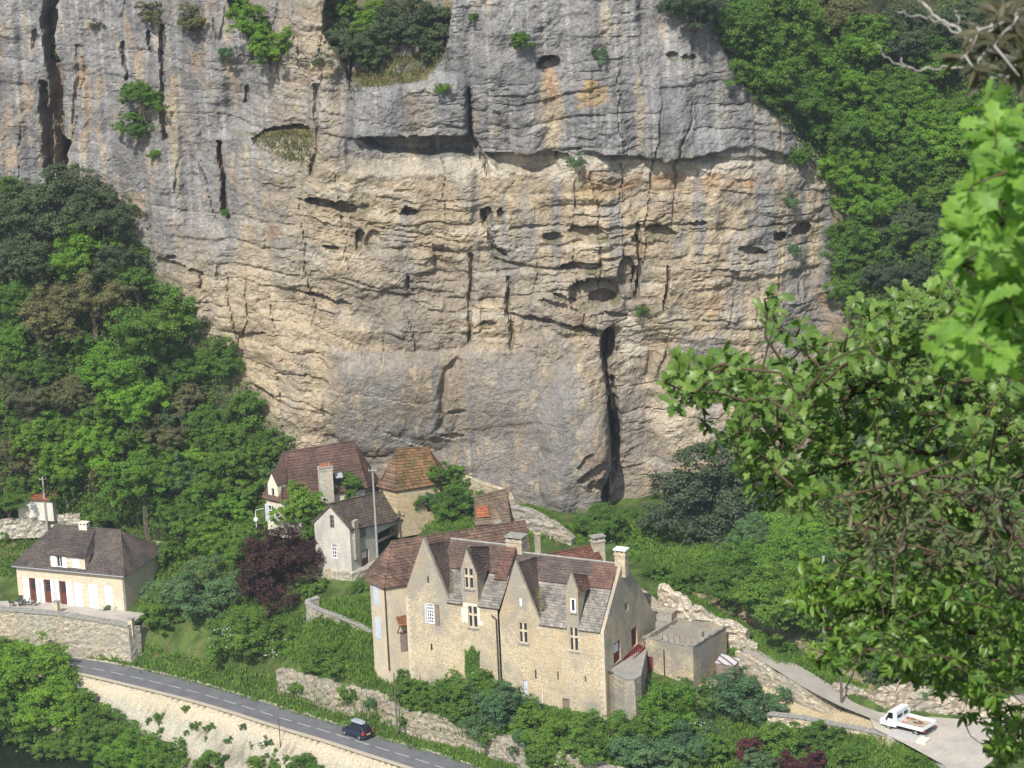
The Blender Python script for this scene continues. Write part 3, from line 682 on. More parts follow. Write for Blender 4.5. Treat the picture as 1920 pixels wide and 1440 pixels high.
MAT['pale_stone'] = plain('pale_stone', (.66, .60, .48), .9, .1, .12)
MAT['grey_stone'] = plain('grey_stone', (.26, .25, .22), .95, .1, .3)
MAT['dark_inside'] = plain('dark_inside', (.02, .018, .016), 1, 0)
MAT['concrete'] = plain('concrete', (.40, .385, .36), .9, .1, .15)
MAT['pole_concrete'] = plain('pole_concrete', (.30, .29, .27), .9, .1, .15)
MAT['pole_wood'] = plain('pole_wood', (.12, .105, .09), .9, .1, .2)
MAT['blue_shutter'] = plain('blue_shutter', (.46, .50, .56), .8, .2, .15)
MAT['terracotta'] = plain('terracotta', (.40, .16, .09), .85, .1, .3)
mg, nt_, b = newmat('window_glass', .08, .6); b.inputs['Base Color'].default_value = (.03, .035, .04, 1); MAT['glass'] = mg

def roof_face(mb, eL, eR, rR, rL, course=.30, lift=.045, jit=.02, thick=.14):
    """a roof slope of overlapping courses with a real edge thickness"""
    eL, eR, rR, rL = map(Vector, (eL, eR, rR, rL))
    h = ((rL-eL).length+(rR-eR).length)/2; nC = max(2, int(h/course)); nK = max(2, int((eR-eL).length/.7))
    N = (eR-eL).cross(rL-eL)
    if N.length < 1e-6: N = (eR-eL).cross(rR-eL)
    N.normalize()
    if N.z < 0: N = -N
    LW = (eR-eL).length; ph = random.uniform(0, 6); sag = .05 if LW > 2 else .02
    for i in range(nC):
        t0, t1 = i/nC, (i+1)/nC
        for k in range(nK):
            s0, s1 = k/nK, (k+1)/nK
            def q(s, t, l): a = eL.lerp(eR, s); b_ = rL.lerp(rR, s); return a.lerp(b_, t)+N*(l+sag*(math.sin(s*LW*.8+ph)*math.sin(t*math.pi)+.4*math.sin(s*LW*2.1+2*ph+t*2)))
            j0 = lift+random.uniform(-jit, jit); j1 = lift+random.uniform(-jit, jit)
            a, b_, c, d = q(s0, t0, j0), q(s1, t0, j1), q(s1, t1, .0), q(s0, t1, .0)
            mb.quad(a, b_, c, d); mb.quad(q(s0, t0, -.01), q(s1, t0, -.01), b_, a)
    mb.poly([p-N*thick for p in (eL, eR, rR, rL)][::-1] if (rR-rL).length > .01 else [p-N*thick for p in (eR, eL, rL)])
    for a, b_ in ((eL, eR), (eR, rR), (rL, eL)): mb.quad(a-N*thick, b_-N*thick, b_+N*.01, a+N*.01)
def ridge_caps(mb, a, b_, r=.11, step=.45):
    a, b_ = Vector(a), Vector(b_); n = max(1, int((b_-a).length/step))
    for i in range(n):
        p = a.lerp(b_, i/n); q = a.lerp(b_, (i+1.08)/n); mb.tube([p+ZV*.02, q+ZV*.02], [r*1.05, r*.9], 6)

def window(root, pl, r, kind='mullion', frame=None, depth=.2, sill=None, cols=2, rows=2, glass=True, fw=.07):
    """window as a part; panes, bars and sill are its sub-parts"""
    a0, w0, a1, w1 = r
    fm = frame or MAT['cut_stone']; mb = MB()
    for (x0, x1, y0, y1) in ((a0, a0+fw, w0, w1), (a1-fw, a1, w0, w1), (a0+fw, a1-fw, w0, w0+fw), (a0+fw, a1-fw, w1-fw, w1)):
        pl.box(mb, x0, x1, y0, y1, depth-.12, depth+.02)
    W = mb.build('window', fm, root)
    g = MB(); pl.box(g, a0+fw*.5, a1-fw*.5, w0+fw*.5, w1-fw*.5, depth, depth+.03); g.build('pane', MAT['glass'] if glass else MAT['brown_wood'], W)
    bw = fw*.9; m = MB()
    if kind == 'mullion':
        c = (a0+a1)/2; h = w0+(w1-w0)*.60
        m = MB(); pl.box(m, c-.10, c+.10, w0+.01, w1-.01, .03, depth); m.build('mullion', MAT['cut_stone'], W)
        m = MB(); pl.box(m, a0+.01, a1-.01, h-.09, h+.09, .05, depth-.01); m.build('transom', MAT['cut_stone'], W)
    elif kind == 'bars':
        m = MB()
        for i in range(1, cols): c = a0+(a1-a0)*i/cols; pl.box(m, c-.035, c+.035, w0+fw, w1-fw, depth-.04, depth-.002)
        for i in range(1, rows): c = w0+(w1-w0)*i/rows; pl.box(m, a0+fw, a1-fw, c-.035, c+.035, depth-.045, depth-.004)
        m.build('glazing_bars', fm, W)
    if sill: m = MB(); pl.box(m, a0-.12, a1+.12, w0-.16, w0-.002, -.12, depth); m.build('sill', sill, W)
    return W
def shutter(root, pl, a0, a1, w0, w1, mat, d=-.06, slats=True, label=None, name='shutter'):
    mb = MB(); pl.box(mb, a0, a1, w0, w1, d, d+.045)
    o = mb.build(name, mat, root, label)
    if slats:
        for t in (.12, .88): c = w0+(w1-w0)*t; m = MB(); pl.box(m, a0+.02, a1-.02, c-.05, c+.05, d-.02, d-.001); m.build('crossbar', mat, o)
    return o
def door(root, pl, r, mat, depth=.18, panes=None, label=None):
    a0, w0, a1, w1 = r; mb = MB(); pl.box(mb, a0, a1, w0, w1, depth, depth+.06)
    pw = (a1-a0)
    for k in range(1, 4): c = a0+pw*k/4; pl.box(mb, c-.015, c+.015, w0+.05, w1-.05, depth-.015, depth-.001)
    o = mb.build('door', mat, root, label)
    if panes:
        h0 = w0+(w1-w0)*.5
        for i in range(2):
            for j in range(3):
                m = MB(); x = a0+pw*(.2+.32*i); y = h0+(w1-w0)*.14*j; pl.box(m, x, x+pw*.27, y, y+(w1-w0)*.12, depth-.03, depth-.012); m.build('pane', MAT['white_paint'] if panes == 'pale' else MAT['glass'], o)
    h = MB(); pl.box(h, a1-.16, a1-.08, w0+(w1-w0)*.45, w0+(w1-w0)*.48, depth-.07, depth-.016); h.build('handle', MAT['zinc'], o)
    return o
def chimney(root, c, w, d, z0, z1, mat, yaw=0, cap=None, pots=0, flare=.12):
    c = Vector((c[0], c[1], 0)); U = Vector((math.cos(yaw), math.sin(yaw), 0)); V = Vector((-U.y, U.x, 0))
    def hx(mb, hw, hd, a, b_, k=1.0): mb.hexa([c+U*x*hw+V*y*hd+ZV*a for x, y in ((-1, -1), (1, -1), (1, 1), (-1, 1))], [c+U*x*hw*k+V*y*hd*k+ZV*b_ for x, y in ((-1, -1), (1, -1), (1, 1), (-1, 1))])
    mb = MB(); hx(mb, w/2, d/2, z0, z1); hx(mb, w/2+flare*.6, d/2+flare*.6, z1-.28, z1-.12)
    o = mb.build('chimney', mat, root)
    m = MB(); hx(m, w/2+flare, d/2+flare, z1+(.24 if not pots else 0), z1+(.36 if not pots else .1)); m.build('cap', cap or MAT['grey_stone'], o)
    if not pots:
        for x, y in ((-.85, -.8), (.85, -.8), (-.85, .8), (.85, .8), (0, -.8)):
            q = c+U*x*w/2+V*y*d/2; m = MB(); m.hexa([q+U*a*.08+V*b_*.08+ZV*z1 for a, b_ in ((-1, -1), (1, -1), (1, 1), (-1, 1))], [q+U*a*.08+V*b_*.08+ZV*(z1+.24) for a, b_ in ((-1, -1), (1, -1), (1, 1), (-1, 1))]); m.build('cap_support', mat, o)
    for k in range(pots):
        q = c+U*((k+.5)/pots-.5)*w*.85; m = MB(); m.tube([q+ZV*(z1+.1), q+ZV*(z1+.5)], [.13, .10], 8); m.build('chimney_pot', MAT['terracotta'], o)
    return o
def uv_at(fr, px, py, v): return fr.front(v).hit(px, py)

# ================================================================== the villa on the terrace
vf = Frame((36, 1126), (237, 1146), 4.2); VD = 9.0
VS = stone((.56, .49, .385), vf.yaw, .10, .5, .22, .9, (.5, .42, .32), .3, .3, .01)
villa = empty('villa', vf.pt(vf.L/2, VD/2, 4.2), 'pale stone villa with dark hipped roof and white shutters above the road wall', 'house')
fp = vf.front(); _, ev = fp.hit(30, 1058); _, ev2 = fp.hit(228, 1077); ev = (ev+ev2)/2
sp = vf.right(); 
V_open = [fp.rect(56, 1084, 68, 1128), fp.rect(83.5, 1087, 96, 1131), fp.rect(112, 1090, 125, 1134)]
V_cl = [fp.rect(139, 1092, 154, 1137), fp.rect(167, 1095, 183, 1140), fp.rect(196, 1098, 211, 1136)]
wside = sp.rect(283, 1085, 299, 1107)
mb = MB(); wall_face(mb, fp, [(0, 3.2), (vf.L, 3.2), (vf.L, ev), (0, ev)], V_open+V_cl)
wall_face(mb, sp, [(0, 3.2), (VD, 3.2), (VD, ev), (0, ev)], [wside])
wall_face(mb, vf.left(), [(0, 3.2), (VD, 3.2), (VD, ev), (0, ev)]); wall_face(mb, vf.front(VD), [(0, 3.2), (vf.L, 3.2), (vf.L, ev), (0, ev)])
mb.build('wall', VS, villa)
for r in V_open:
    D_ = door(villa, fp, r, MAT['brown_wood'], .2, 'glass', None); hw = (r[2]-r[0])*.92
    for s in (-1, 1):
        a = r[0]-hw if s < 0 else r[2]
        shutter(villa, fp, a+.02, a+hw-.02, r[1], r[3], MAT['white_paint'])
for r in V_cl: shutter(villa, fp, r[0], r[2], r[1], r[3], MAT['white_paint'], .06, label='closed white shutter')
window(villa, sp, wside, 'bars', MAT['white_paint'], .15, MAT['cut_stone'], 2, 2)
VT = tiles((.105, .09, .082), vf.yaw, .22, (.26, .24, .21), .35)
_, rz = vf.front(VD/2).hit(105, 984); ra, _ = vf.front(VD/2).hit(105, 984); rb, rz2 = vf.front(VD/2).hit(226, 994); rz = (rz+rz2)/2
o_ = .35; Rl, Rr = vf.pt(ra, VD/2, rz), vf.pt(rb, VD/2, rz)
e = [vf.pt(-o_, -o_, ev-.1), vf.pt(vf.L+o_, -o_, ev-.1), vf.pt(vf.L+o_, VD+o_, ev-.1), vf.pt(-o_, VD+o_, ev-.1)]
mb = MB(); roof_face(mb, e[0], e[1], Rr, Rl); roof_face(mb, e[1], e[2], Rr, Rr); roof_face(mb, e[2], e[3], Rl, Rr); roof_face(mb, e[3], e[0], Rl, Rl)
ridge_caps(mb, Rl, Rr); ridge_caps(mb, e[1], Rr, .09); ridge_caps(mb, e[0], Rl, .09)
vroof = mb.build('roof', VT, villa)
# wall dormer
da0, dt = fp.hit(93, 1037); da1, _ = fp.hit(158, 1042); dr = [fp.rect(106, 1042, 117, 1063), fp.rect(134, 1044, 148, 1068)]
dt = ev+1.75
mb = MB(); wall_face(mb, fp, [(da0, ev-.35), (da1, ev-.35), (da1, dt), (da0, dt)], dr)
mb.poly([vf.pt(da1, 0, ev-.3), vf.pt(da1, 0, dt), vf.pt(da1, 2.6, dt), vf.pt(da1, 2.6, ev+.3)]); mb.poly([vf.pt(da0, 0, ev-.3), vf.pt(da0, 2.6, ev+.3), vf.pt(da0, 2.6, dt), vf.pt(da0, 0, dt)])
dorm = mb.build('dormer', VS, villa)
pk = lambda u, v, w: vf.pt(u, v, w)
mb = MB(); um = (da0+da1)/2; roof_face(mb, pk(da0-.25, -.3, dt-.05), pk(da1+.25, -.3, dt-.05), pk(da1-.9, 4.35, rz-.05), pk(da0+.9, 4.35, rz-.05))
mb.poly([pk(da1+.25, -.3, dt-.06), pk(da1+.25, 2.2, dt-.3), pk(da1-.9, 4.35, rz-.1)]); mb.poly([pk(da0-.25, -.3, dt-.06), pk(da0+.9, 4.35, rz-.1), pk(da0-.25, 2.2, dt-.3)])
mb.build('dormer_roof', VT, dorm)
window(villa, fp, dr[0], 'bars', MAT['white_paint'], .15, None, 2, 1)
shutter(villa, fp, dr[0][0]-.65, dr[0][0]-.02, dr[0][1], dr[0][3], MAT['white_paint'], -.07); shutter(villa, fp, dr[0][2]+.02, dr[0][2]+.6, dr[0][1], dr[0][3], MAT['white_paint'], -.07)
shutter(villa, fp, *[dr[1][i] for i in (0, 2, 1, 3)], MAT['white_paint'], .06)
cc = vf.pt(vf.front(VD/2).hit(160, 990)[0], VD/2-.2, 0); chimney(villa, cc, 1.0, .7, rz-1.2, rz+.35, MAT['pale_stone'], vf.yaw, MAT['pale_stone'], 0, .05)
mb = MB(); c0 = vf.pt(vf.L-.1, -.12, 0); mb.tube([c0+ZV*4.2, c0+ZV*(ev-.5), c0+vf.V*-.2+ZV*(ev-.15)], .06, 6); mb.build('downpipe', MAT['zinc'], villa)
mb = MB(); mb.tube([vf.pt(-.3, -.42, ev-.14), vf.pt(vf.L+.3, -.42, ev-.14)], .07, 6); mb.build('gutter', MAT['zinc'], villa)
# terrace paving
mb = MB(); T0 = [vf.pt(-8, -3.0, 4.22), vf.pt(vf.L+2.5, -3.0, 4.22), vf.pt(vf.L+2.5, -.02, 4.22), vf.pt(-8, -.02, 4.22)]
mb.hexa([p-ZV*.5 for p in T0], T0); tag(mb.build('terrace_paving', plaster((.42, .38, .33), (.25, .24, .22), .6)), kind='structure')

# ================================================================== walls
def rough_wall(name, pts, thick, mat, label, cat, cap=None, rag=.12, step=.45, group=None, amp=.09):
    """pts: (x, y, z_bottom, z_top) along the wall's face; rough stones, uneven top"""
    pts = np.array(pts, float); s = np.r_[0, np.cumsum(np.hypot(*np.diff(pts[:, :2], axis=0).T))]
    n = max(2, int(s[-1]/step)); t = np.linspace(0, s[-1], n); q = np.stack([np.interp(t, s, pts[:, k]) for k in range(4)], -1)
    tn = np.gradient(q[:, :2], axis=0); tn /= np.linalg.norm(tn, axis=1)[:, None]; nr = np.stack([-tn[:, 1], tn[:, 0]], -1)
    if nr[len(nr)//2, 1] < 0 and thick > 0: nr = -nr
    hmax = (q[:, 3]-q[:, 2]).max(); m = max(3, int(hmax/step)+1)
    V = []; F = []
    sd = random.randint(0, 400)
    top = q[:, 3]+rag*2*(fbm(t*.8, t*0+3.3, 3, sd % 50)-.5)
    ring = m+3
    for i in range(n):
        for k in range(m):
            z = q[i, 2]+(top[i]-q[i, 2])*k/(m-1); d = amp*2*(vnoise(np.array(t[i]*1.7), np.array(z*1.9), sd % 37)-.5)
            V.append((q[i, 0]-nr[i, 0]*d, q[i, 1]-nr[i, 1]*d, z))
        V.append((q[i, 0]+nr[i, 0]*thick*.5, q[i, 1]+nr[i, 1]*thick*.5, top[i]+.05)); V.append((q[i, 0]+nr[i, 0]*thick, q[i, 1]+nr[i, 1]*thick, top[i])); V.append((q[i, 0]+nr[i, 0]*thick, q[i, 1]+nr[i, 1]*thick, q[i, 2]))
    for i in range(n-1):
        for k in range(ring-1): F.append((i*ring+k, (i+1)*ring+k, (i+1)*ring+k+1, i*ring+k+1))
    F = F; me = bpy.data.meshes.new(name); me.from_pydata(V, [], F+[tuple(range(ring))[::-1], tuple((n-1)*ring+k for k in range(ring))])
    bm = bmesh.new(); bm.from_mesh(me); bmesh.ops.recalc_face_normals(bm, faces=bm.faces); bm.to_mesh(me); bm.free()
    if cap is None:
        o = link(name, me, None, mat); return tag(o, label, cat, group)
    mid = pts[len(pts)//2]; root = empty(name, (mid[0], mid[1], mid[2]), label, cat, group)
    link('wall_body', me, root, mat)
    # coping stones
    cm = None; L = s[-1]; k = 0; dd = 0.0
    while dd < L-.3:
        ln = random.uniform(.55, .8); a = min(dd+ln-.02, L)
        A = [np.interp(dd, t, q[:, 0]), np.interp(dd, t, q[:, 1]), np.interp(dd, t, top)]; B = [np.interp(a, t, q[:, 0]), np.interp(a, t, q[:, 1]), np.interp(a, t, top)]
        N = Vector((np.interp(dd, t, nr[:, 0]), np.interp(dd, t, nr[:, 1]), 0)); A = Vector(A)+ZV*.05; B = Vector(B)+ZV*.05
        h = ZV*random.uniform(.10, .14); mbb = MB().hexa([A-N*.12, B-N*.12, B+N*(thick+.06), A+N*(thick+.06)], [A-N*.12+h, B-N*.12+h, B+N*(thick+.06)+h, A+N*(thick+.06)+h])
        mbb.build('coping_stone', cap, root); dd += ln
    return root
def wp(top, bot, zb):
    """wall points from picture pairs: bottom pixel at height zb gives the plan, top pixel gives the top height"""
    out = []
    for (tx_, ty_), (bx, by), z in zip(top, bot, zb):
        g = G(bx, by, z)
        r = ray(tx_, ty_); k = (g.y)/r.y; out.append((g.x, g.y, z-.8, (CAM+r*k).z))
    return out
RS = lambda yaw, c=(.47, .41, .31), ga=.5: stone(c, yaw, .38, .36, .16, .5, (.30, .29, .25), ga, 1.0, .10)
pts = wp([(-420, 1098), (-140, 1122), (0, 1144), (120, 1155), (200, 1168), (243, 1176)], [(-420, 1190), (-140, 1202), (0, 1216), (120, 1222), (200, 1228), (246, 1238)], [.5]*6)
rough_wall('retaining_wall', pts, 1.0, RS(vf.yaw, (.43, .39, .31), .55), 'long coursed stone retaining wall under the villa terrace beside the road', 'wall', MAT['grey_stone'], .04, .5)
c_ = pts[-1]; b2 = vf.pt(vf.L+3.2, 1.5, 0)
rough_wall('retaining_wall', [(c_[0], c_[1], -.2, c_[3]), (c_[0]+1.1, c_[1]+1.2, .2, c_[3]-.3), (c_[0]+2.4, c_[1]+4.6, .8, c_[3]-2.2)], .5, RS(.8, (.42, .38, .32), .6), 'short sloping end wall turning uphill from the villa retaining wall', 'wall')
for (bx, by, tx_, ty_, hh, lab) in [(108, 1158, 0, 0, 2.3, 'square stone gate pillar standing on the retaining wall before the villa'), (247, 1182, 0, 0, 2.4, 'square stone gate pillar at the end of the villa retaining wall')]:
    g = G(bx, by, 3.75); mb = MB(); root = empty('gate_pillar', g, lab, 'pillar', 'stone pillars on the villa wall')
    U = vf.U; V_ = vf.V; q = [g+U*x*.28+V_*y*.28 for x, y in ((-1, -1), (1, -1), (1, 1), (-1, 1))]
    if bx > 200: q = [p-ZV*.6 for p in q]
    MB().hexa(q, [p+ZV*(hh*.8) for p in q]).build('shaft', MAT['cut_stone'], root)
    q = [g+U*x*.34+V_*y*.34+ZV*(hh*.8-(.6 if bx > 200 else 0)) for x, y in ((-1, -1), (1, -1), (1, 1), (-1, 1))]; MB().hexa(q, [p+ZV*.12 for p in q]).build('cap', MAT['grey_stone'], root)
# curved garden wall
pts = wp([(592, 1120), (570, 1128), (572, 1136), (600, 1147), (640, 1160), (671, 1170), (698, 1188)], [(598, 1170), (575, 1185), (579, 1203), (605, 1212), (640, 1224), (667, 1232), (698, 1246)], [5.6, 5, 4.2, 4.2, 4.2, 4.2, 4.2])
rough_wall('garden_wall', pts, .5, RS(-.5, (.40, .37, .30), .6), 'curved grey stone garden wall below the copper beech, left of the manor', 'wall', MAT['grey_stone'], .05)
# low ruined wall along the road
top = [(520, 1257), (560, 1265), (635, 1282), (710, 1302), (740, 1325), (772, 1338), (822, 1347), (872, 1362), (960, 1390), (1020, 1408), (1100, 1430), (1200, 1462)]
bot = [(520, 1298), (560, 1308), (610, 1326), (710, 1351), (740, 1362), (772, 1375), (815, 1387), (865, 1399), (960, 1432), (1020, 1452), (1100, 1480), (1200, 1514)]
rough_wall('roadside_wall', wp(top, bot, [.7]*12), 1.2, RS(-.7, (.34, .30, .235), .75), 'long weathered rubble wall along the road verge, overgrown on top', 'wall', None, .3, .4, amp=.18)
# lane retaining wall, lower path wall
rough_wall('retaining_wall', wp([(1375, 1222), (1395, 1233), (1450, 1264), (1492, 1286), (1535, 1309), (1577, 1331), (1625, 1350)], [(1380, 1290), (1405, 1297), (1450, 1312), (1505, 1330), (1540, 1338), (1572, 1346), (1625, 1360)], [3.9, 3.9, 3.9, 4, 4.1, 4.2, 4.4]), .7, RS(-.5, (.44, .39, .31), .55), 'rubble retaining wall holding up the lane above the sandy path', 'wall', None, .12, .4, amp=.12)
rough_wall('retaining_wall', wp([(1452, 1341), (1500, 1348), (1570, 1363), (1615, 1372), (1672, 1386)], [(1440, 1400), (1500, 1415), (1570, 1432), (1620, 1446), (1680, 1462)], [1.4, 1.2, 1.0, .9, .8]), .7, RS(-.5, (.55, .48, .36), .3), 'pale stone retaining wall below the sandy path beside the white truck', 'wall', MAT['grey_stone'], .03, .4)
g0, g1 = G(1673, 1388, 4.6), G(1690, 1440, 4.3)
rough_wall('kerb_wall', wp([(1690, 1389), (1722, 1402), (1745, 1417), (1775, 1442), (1820, 1480)], [(1690, 1400), (1722, 1414), (1745, 1430), (1775, 1455), (1820, 1494)], [4.2]*5), .5, MAT['concrete'], 'low concrete edge wall of the car park, running out of the bottom of the picture', 'wall', None, .01, .5, amp=.01)
# ruined walls above the lane on the right
rough_wall('ruined_wall', wp([(1560, 1282), (1585, 1290), (1630, 1300), (1690, 1278), (1740, 1300), (1790, 1312), (1829, 1306), (1900, 1310)], [(1560, 1296), (1585, 1300), (1655, 1334), (1690, 1336), (1752, 1342), (1800, 1344), (1840, 1348), (1920, 1352)], [6.1, 6, 5.3, 5.3, 5.2, 5.2, 5.2, 5.2]), 1.0, RS(-.4, (.40, .35, .28), .6), 'broken grey stone wall behind the white truck', 'wall', None, .7, .35, amp=.3)
rough_wall('ruined_wall', wp([(1236, 1100), (1262, 1112), (1290, 1135), (1330, 1150), (1370, 1172), (1400, 1186)], [(1236, 1150), (1262, 1165), (1290, 1180), (1330, 1186), (1370, 1192), (1400, 1200)], [9.2, 9.1, 9, 8.8, 8.6, 8.4]), .8, RS(-.3, (.52, .46, .37), .45), 'crumbling pale stone wall on the bank above the terrace roof', 'wall', None, .6, .35, amp=.3)
rough_wall('terrace_wall', wp([(1268, 1170), (1330, 1182), (1395, 1198), (1420, 1210)], [(1268, 1186), (1330, 1196), (1395, 1213), (1420, 1222)], [8.4, 8.2, 7.6, 7.2]), .6, RS(-.3, (.50, .44, .34), .5), 'low dry stone wall edging the lane above the flat terrace', 'wall', None, .15, .35, amp=.15)
# dry stone walls in the vineyard behind the villa
rough_wall('dry_stone_wall', wp([(-80, 985), (20, 974), (60, 972), (115, 966), (152, 965)], [(-80, 1008), (20, 998), (60, 996), (115, 992), (152, 990)], [9.6, 9.6, 9.7, 9.8, 10]), .8, RS(.2, (.46, .43, .36), .4), 'dry stone terrace wall left of the villa chimney', 'wall', None, .2, .35, amp=.2)
rough_wall('dry_stone_wall', wp([(178, 926), (210, 928), (245, 936), (285, 948), (305, 960)], [(178, 938), (210, 942), (245, 952), (285, 962), (305, 972)], [12.2, 12.2, 12, 11.6, 11.2]), .8, RS(.2, (.48, .45, .38), .4), 'broken dry stone wall at the foot of the wooded slope above the villa', 'wall', None, .3, .35, amp=.25)
rough_wall('dry_stone_wall', wp([(240, 1003), (275, 1011), (315, 1020)], [(240, 1012), (275, 1020), (315, 1028)], [8.4, 8.3, 8.2]), .5, RS(.2, (.46, .43, .36), .4), 'low broken stone edging behind the villa roof', 'wall', None, .25, .3, amp=.15)
# small stone shed with red roof up by the vineyard
sf = Frame((34, 958), (100, 962), 12); root = empty('stone_shed', sf.pt(2, 1, 12), 'small whitewashed shed with rusty red roof at the foot of the woods', 'shed')
mb = MB(); wall_face(mb, sf.front(), [(0, 11), (sf.L, 11), (sf.L, 13.6), (0, 13.6)], [(1.3, 12, 2.3, 13.1)]); sf.box(mb, .01, sf.L-.01, .3, 3, 11, 13.55); mb.build('wall', plaster((.62, .60, .55), (.42, .38, .30), .5), root)
mb = MB(); roof_face(mb, sf.pt(.3, -.3, 13.6), sf.pt(sf.L+.2, -.3, 13.6), sf.pt(sf.L+.2, 3.2, 14.7), sf.pt(.3, 3.2, 14.7)); mb.build('roof', tiles((.25, .10, .06), 0, .3), root)
door(root, sf.front(), (1.3, 12, 2.3, 13.1), MAT['white_paint'], .12)
# ================================================================== the manor (two joined houses)
MF = Frame((770, 1292), (1140, 1345), 4.0); MYAW = MF.yaw; MV = 9.5; RZ = 18.3
MS = stone((.53, .45, .315), MYAW, .10, .40, .19, .86, (.29, .27, .235), .8, .9, .05, (9.5, 17.5))
MSg = stone((.47, .42, .33), MYAW, .22, .36, .18, .7, (.27, .26, .235), .8, .8, .05)
T_dark = tiles((.118, .088, .072), MYAW, .22, (.20, .17, .14), .35); T_red = tiles((.155, .092, .073), MYAW, .3, (.26, .22, .17), .3)
T_lauze = tiles((.215, .205, .185), MYAW, .28, (.36, .34, .30), .7, 0, .34, .2)
fm = MF.front(); fr2 = MF.front(-.3)
U2 = 10.35
manorL = empty('manor_house', MF.pt(5, 4, 4), 'upper half of the tall stone manor, its two pointed gables nearest the tiled tower house', 'house')
g1 = [(.05, 14.55), (2.42, 20.5), (4.85, 14.45)]; apx = 20.3
d1 = (6.45, 8.25); dz = 18.0; dap = 20.2
def ovw(q): return q
H1 = [fm.rect(799, 1081, 805, 1096), fm.rect(801, 1132, 815, 1169), fm.rect(870.5, 1066, 887, 1104), fm.rect(878, 1137, 895, 1177), fm.rect(807.5, 1207, 811, 1221)]
outer = [(0, 3), (U2, 3), (U2, 14.1), (d1[1], 14.1), (d1[1], 17.6), ((d1[0]+d1[1])/2, dap), (d1[0], 17.6), (d1[0], 14.1), (4.85, 14.4), (2.42, 20.5), (0, 14.5)]
mb = MB(); wall_face(mb, fm, outer, H1)
wall_face(mb, MF.left(), [(0, 3), (MV, 3), (MV, 14.3), (0, 14.5)])
wall_face(mb, MF.front(MV), [(0, 3), (U2, 3), (U2, 14.1), (0, 14.1)])
for a, b_, c, d in (((0, 0, 14.5), (2.42, 0, 20.5), (2.42, .45, 20.45), (0, .45, 14.45)), ((4.85, 0, 14.4), (4.85, .45, 14.35), (2.42, .45, 20.45), (2.42, 0, 20.5)),
                    ((d1[0], 0, 17.6), (7.35, 0, dap), (7.35, .4, dap-.04), (d1[0], .4, 17.56)), ((d1[1], 0, 17.6), (d1[1], .4, 17.56), (7.35, .4, dap-.04), (7.35, 0, dap))):
    mb.quad(*[MF.pt(*q) for q in (a, b_, c, d)])
mb.quad(*[MF.pt(*q) for q in ((d1[1], 0, 14.1), (d1[1], 2.2, 17.6), (d1[1], 2.2, 17.6), (d1[1], 0, 17.6))][:4]) if False else None
mb.poly([MF.pt(d1[1], 0, 14.0), MF.pt(d1[1], 2.7, 17.5), MF.pt(d1[1], 0, 17.6)]); mb.poly([MF.pt(d1[0], 0, 14.0), MF.pt(d1[0], 0, 17.6), MF.pt(d1[0], 2.7, 17.5)])
mb.build('wall', MS, manorL)
# upper part of the walls in weathered rubble, as a thin proud facing on the gable
window(manorL, fm, H1[0], 'plain', MAT['cut_stone'], .2); W = window(manorL, fm, H1[1], 'bars', MAT['white_paint'], .12, None, 4, 6)
window(manorL, fm, H1[2], 'mullion', MAT['cut_stone'], .22, MAT['grey_stone']); window(manorL, fm, H1[3], 'mullion', MAT['cut_stone'], .22, MAT['grey_stone'])
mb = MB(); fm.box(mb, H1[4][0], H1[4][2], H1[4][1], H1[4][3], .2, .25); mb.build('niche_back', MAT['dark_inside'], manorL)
r = H1[1]; shutter(manorL, fm, r[2]+.03, r[2]+.55, r[1]-.05, r[3], MAT['grey_wood'], -.08); shutter(manorL, fm, r[0]-.22, r[0]-.03, r[1]-.05, r[3], MAT['blue_shutter'], -.08, False)
r = H1[3]
for (a0, a1, w0, w1) in ((r[0]-.5, r[0]-.02, r[3]-.2, r[3]+.3), (r[0]-.75, r[0]-.02, r[1]+.5, r[3]-.25), (r[2]+.02, r[2]+.3, r[1]+.9, r[3]), (r[2]+.02, r[2]+.55, r[1]+.35, r[1]+.85), (r[0], r[2], r[3]+.01, r[3]+.28)):
    mb = MB(); fm.box(mb, a0, a1, w0, w1, -.012, .1); mb.build('quoin_stone', MAT['pale_stone'], manorL)
sv, sz = 2.5, 16.4
def slope(mb, fr, u0, u1, v0, w0, v1, w1, **k): roof_face(mb, fr.pt(u0, v0, w0), fr.pt(u1, v0, w0), fr.pt(u1, v1, w1), fr.pt(u0, v1, w1), **k)
mb = MB(); slope(mb, MF, 4.75, d1[0], -.25, 14.0, sv, 16.6); slope(mb, MF, 3.6, 4.76, .35, 14.55, sv, 16.6); slope(mb, MF, d1[1], U2+.3, -.25, 14.0, sv, 16.6); mb.build('lower_roof', T_lauze, manorL)
mb = MB(); slope(mb, MF, 3.0, U2+.2, sv-.08, 16.72, 4.75, RZ+.6); slope(mb, MF, 3.0, U2+.2, 9.6, 14.0, 4.75, RZ+.6); mb.build('upper_roof', T_dark, manorL)
mb = MB(); slope(mb, MF, d1[1]+.9, U2+.15, 1.9, 16.25, 4.6, RZ+.62, lift=.07, thick=.1); mb.build('patched_roof', T_red, manorL, 'patch of fresher red tiles')
mb = MB()   # roofs of the pointed gables, running back
roof_face(mb, MF.pt(0, .4, 14.4), MF.pt(0, 5.2, 14.4), MF.pt(2.42, 5.2, RZ+.3), MF.pt(2.42, .4, 19.7)); roof_face(mb, MF.pt(4.85, .4, 14.4), MF.pt(4.85, 5.2, 15.6), MF.pt(2.42, 5.2, RZ+.3), MF.pt(2.42, .4, 19.7)); mb.build('gable_roof', T_dark, manorL)
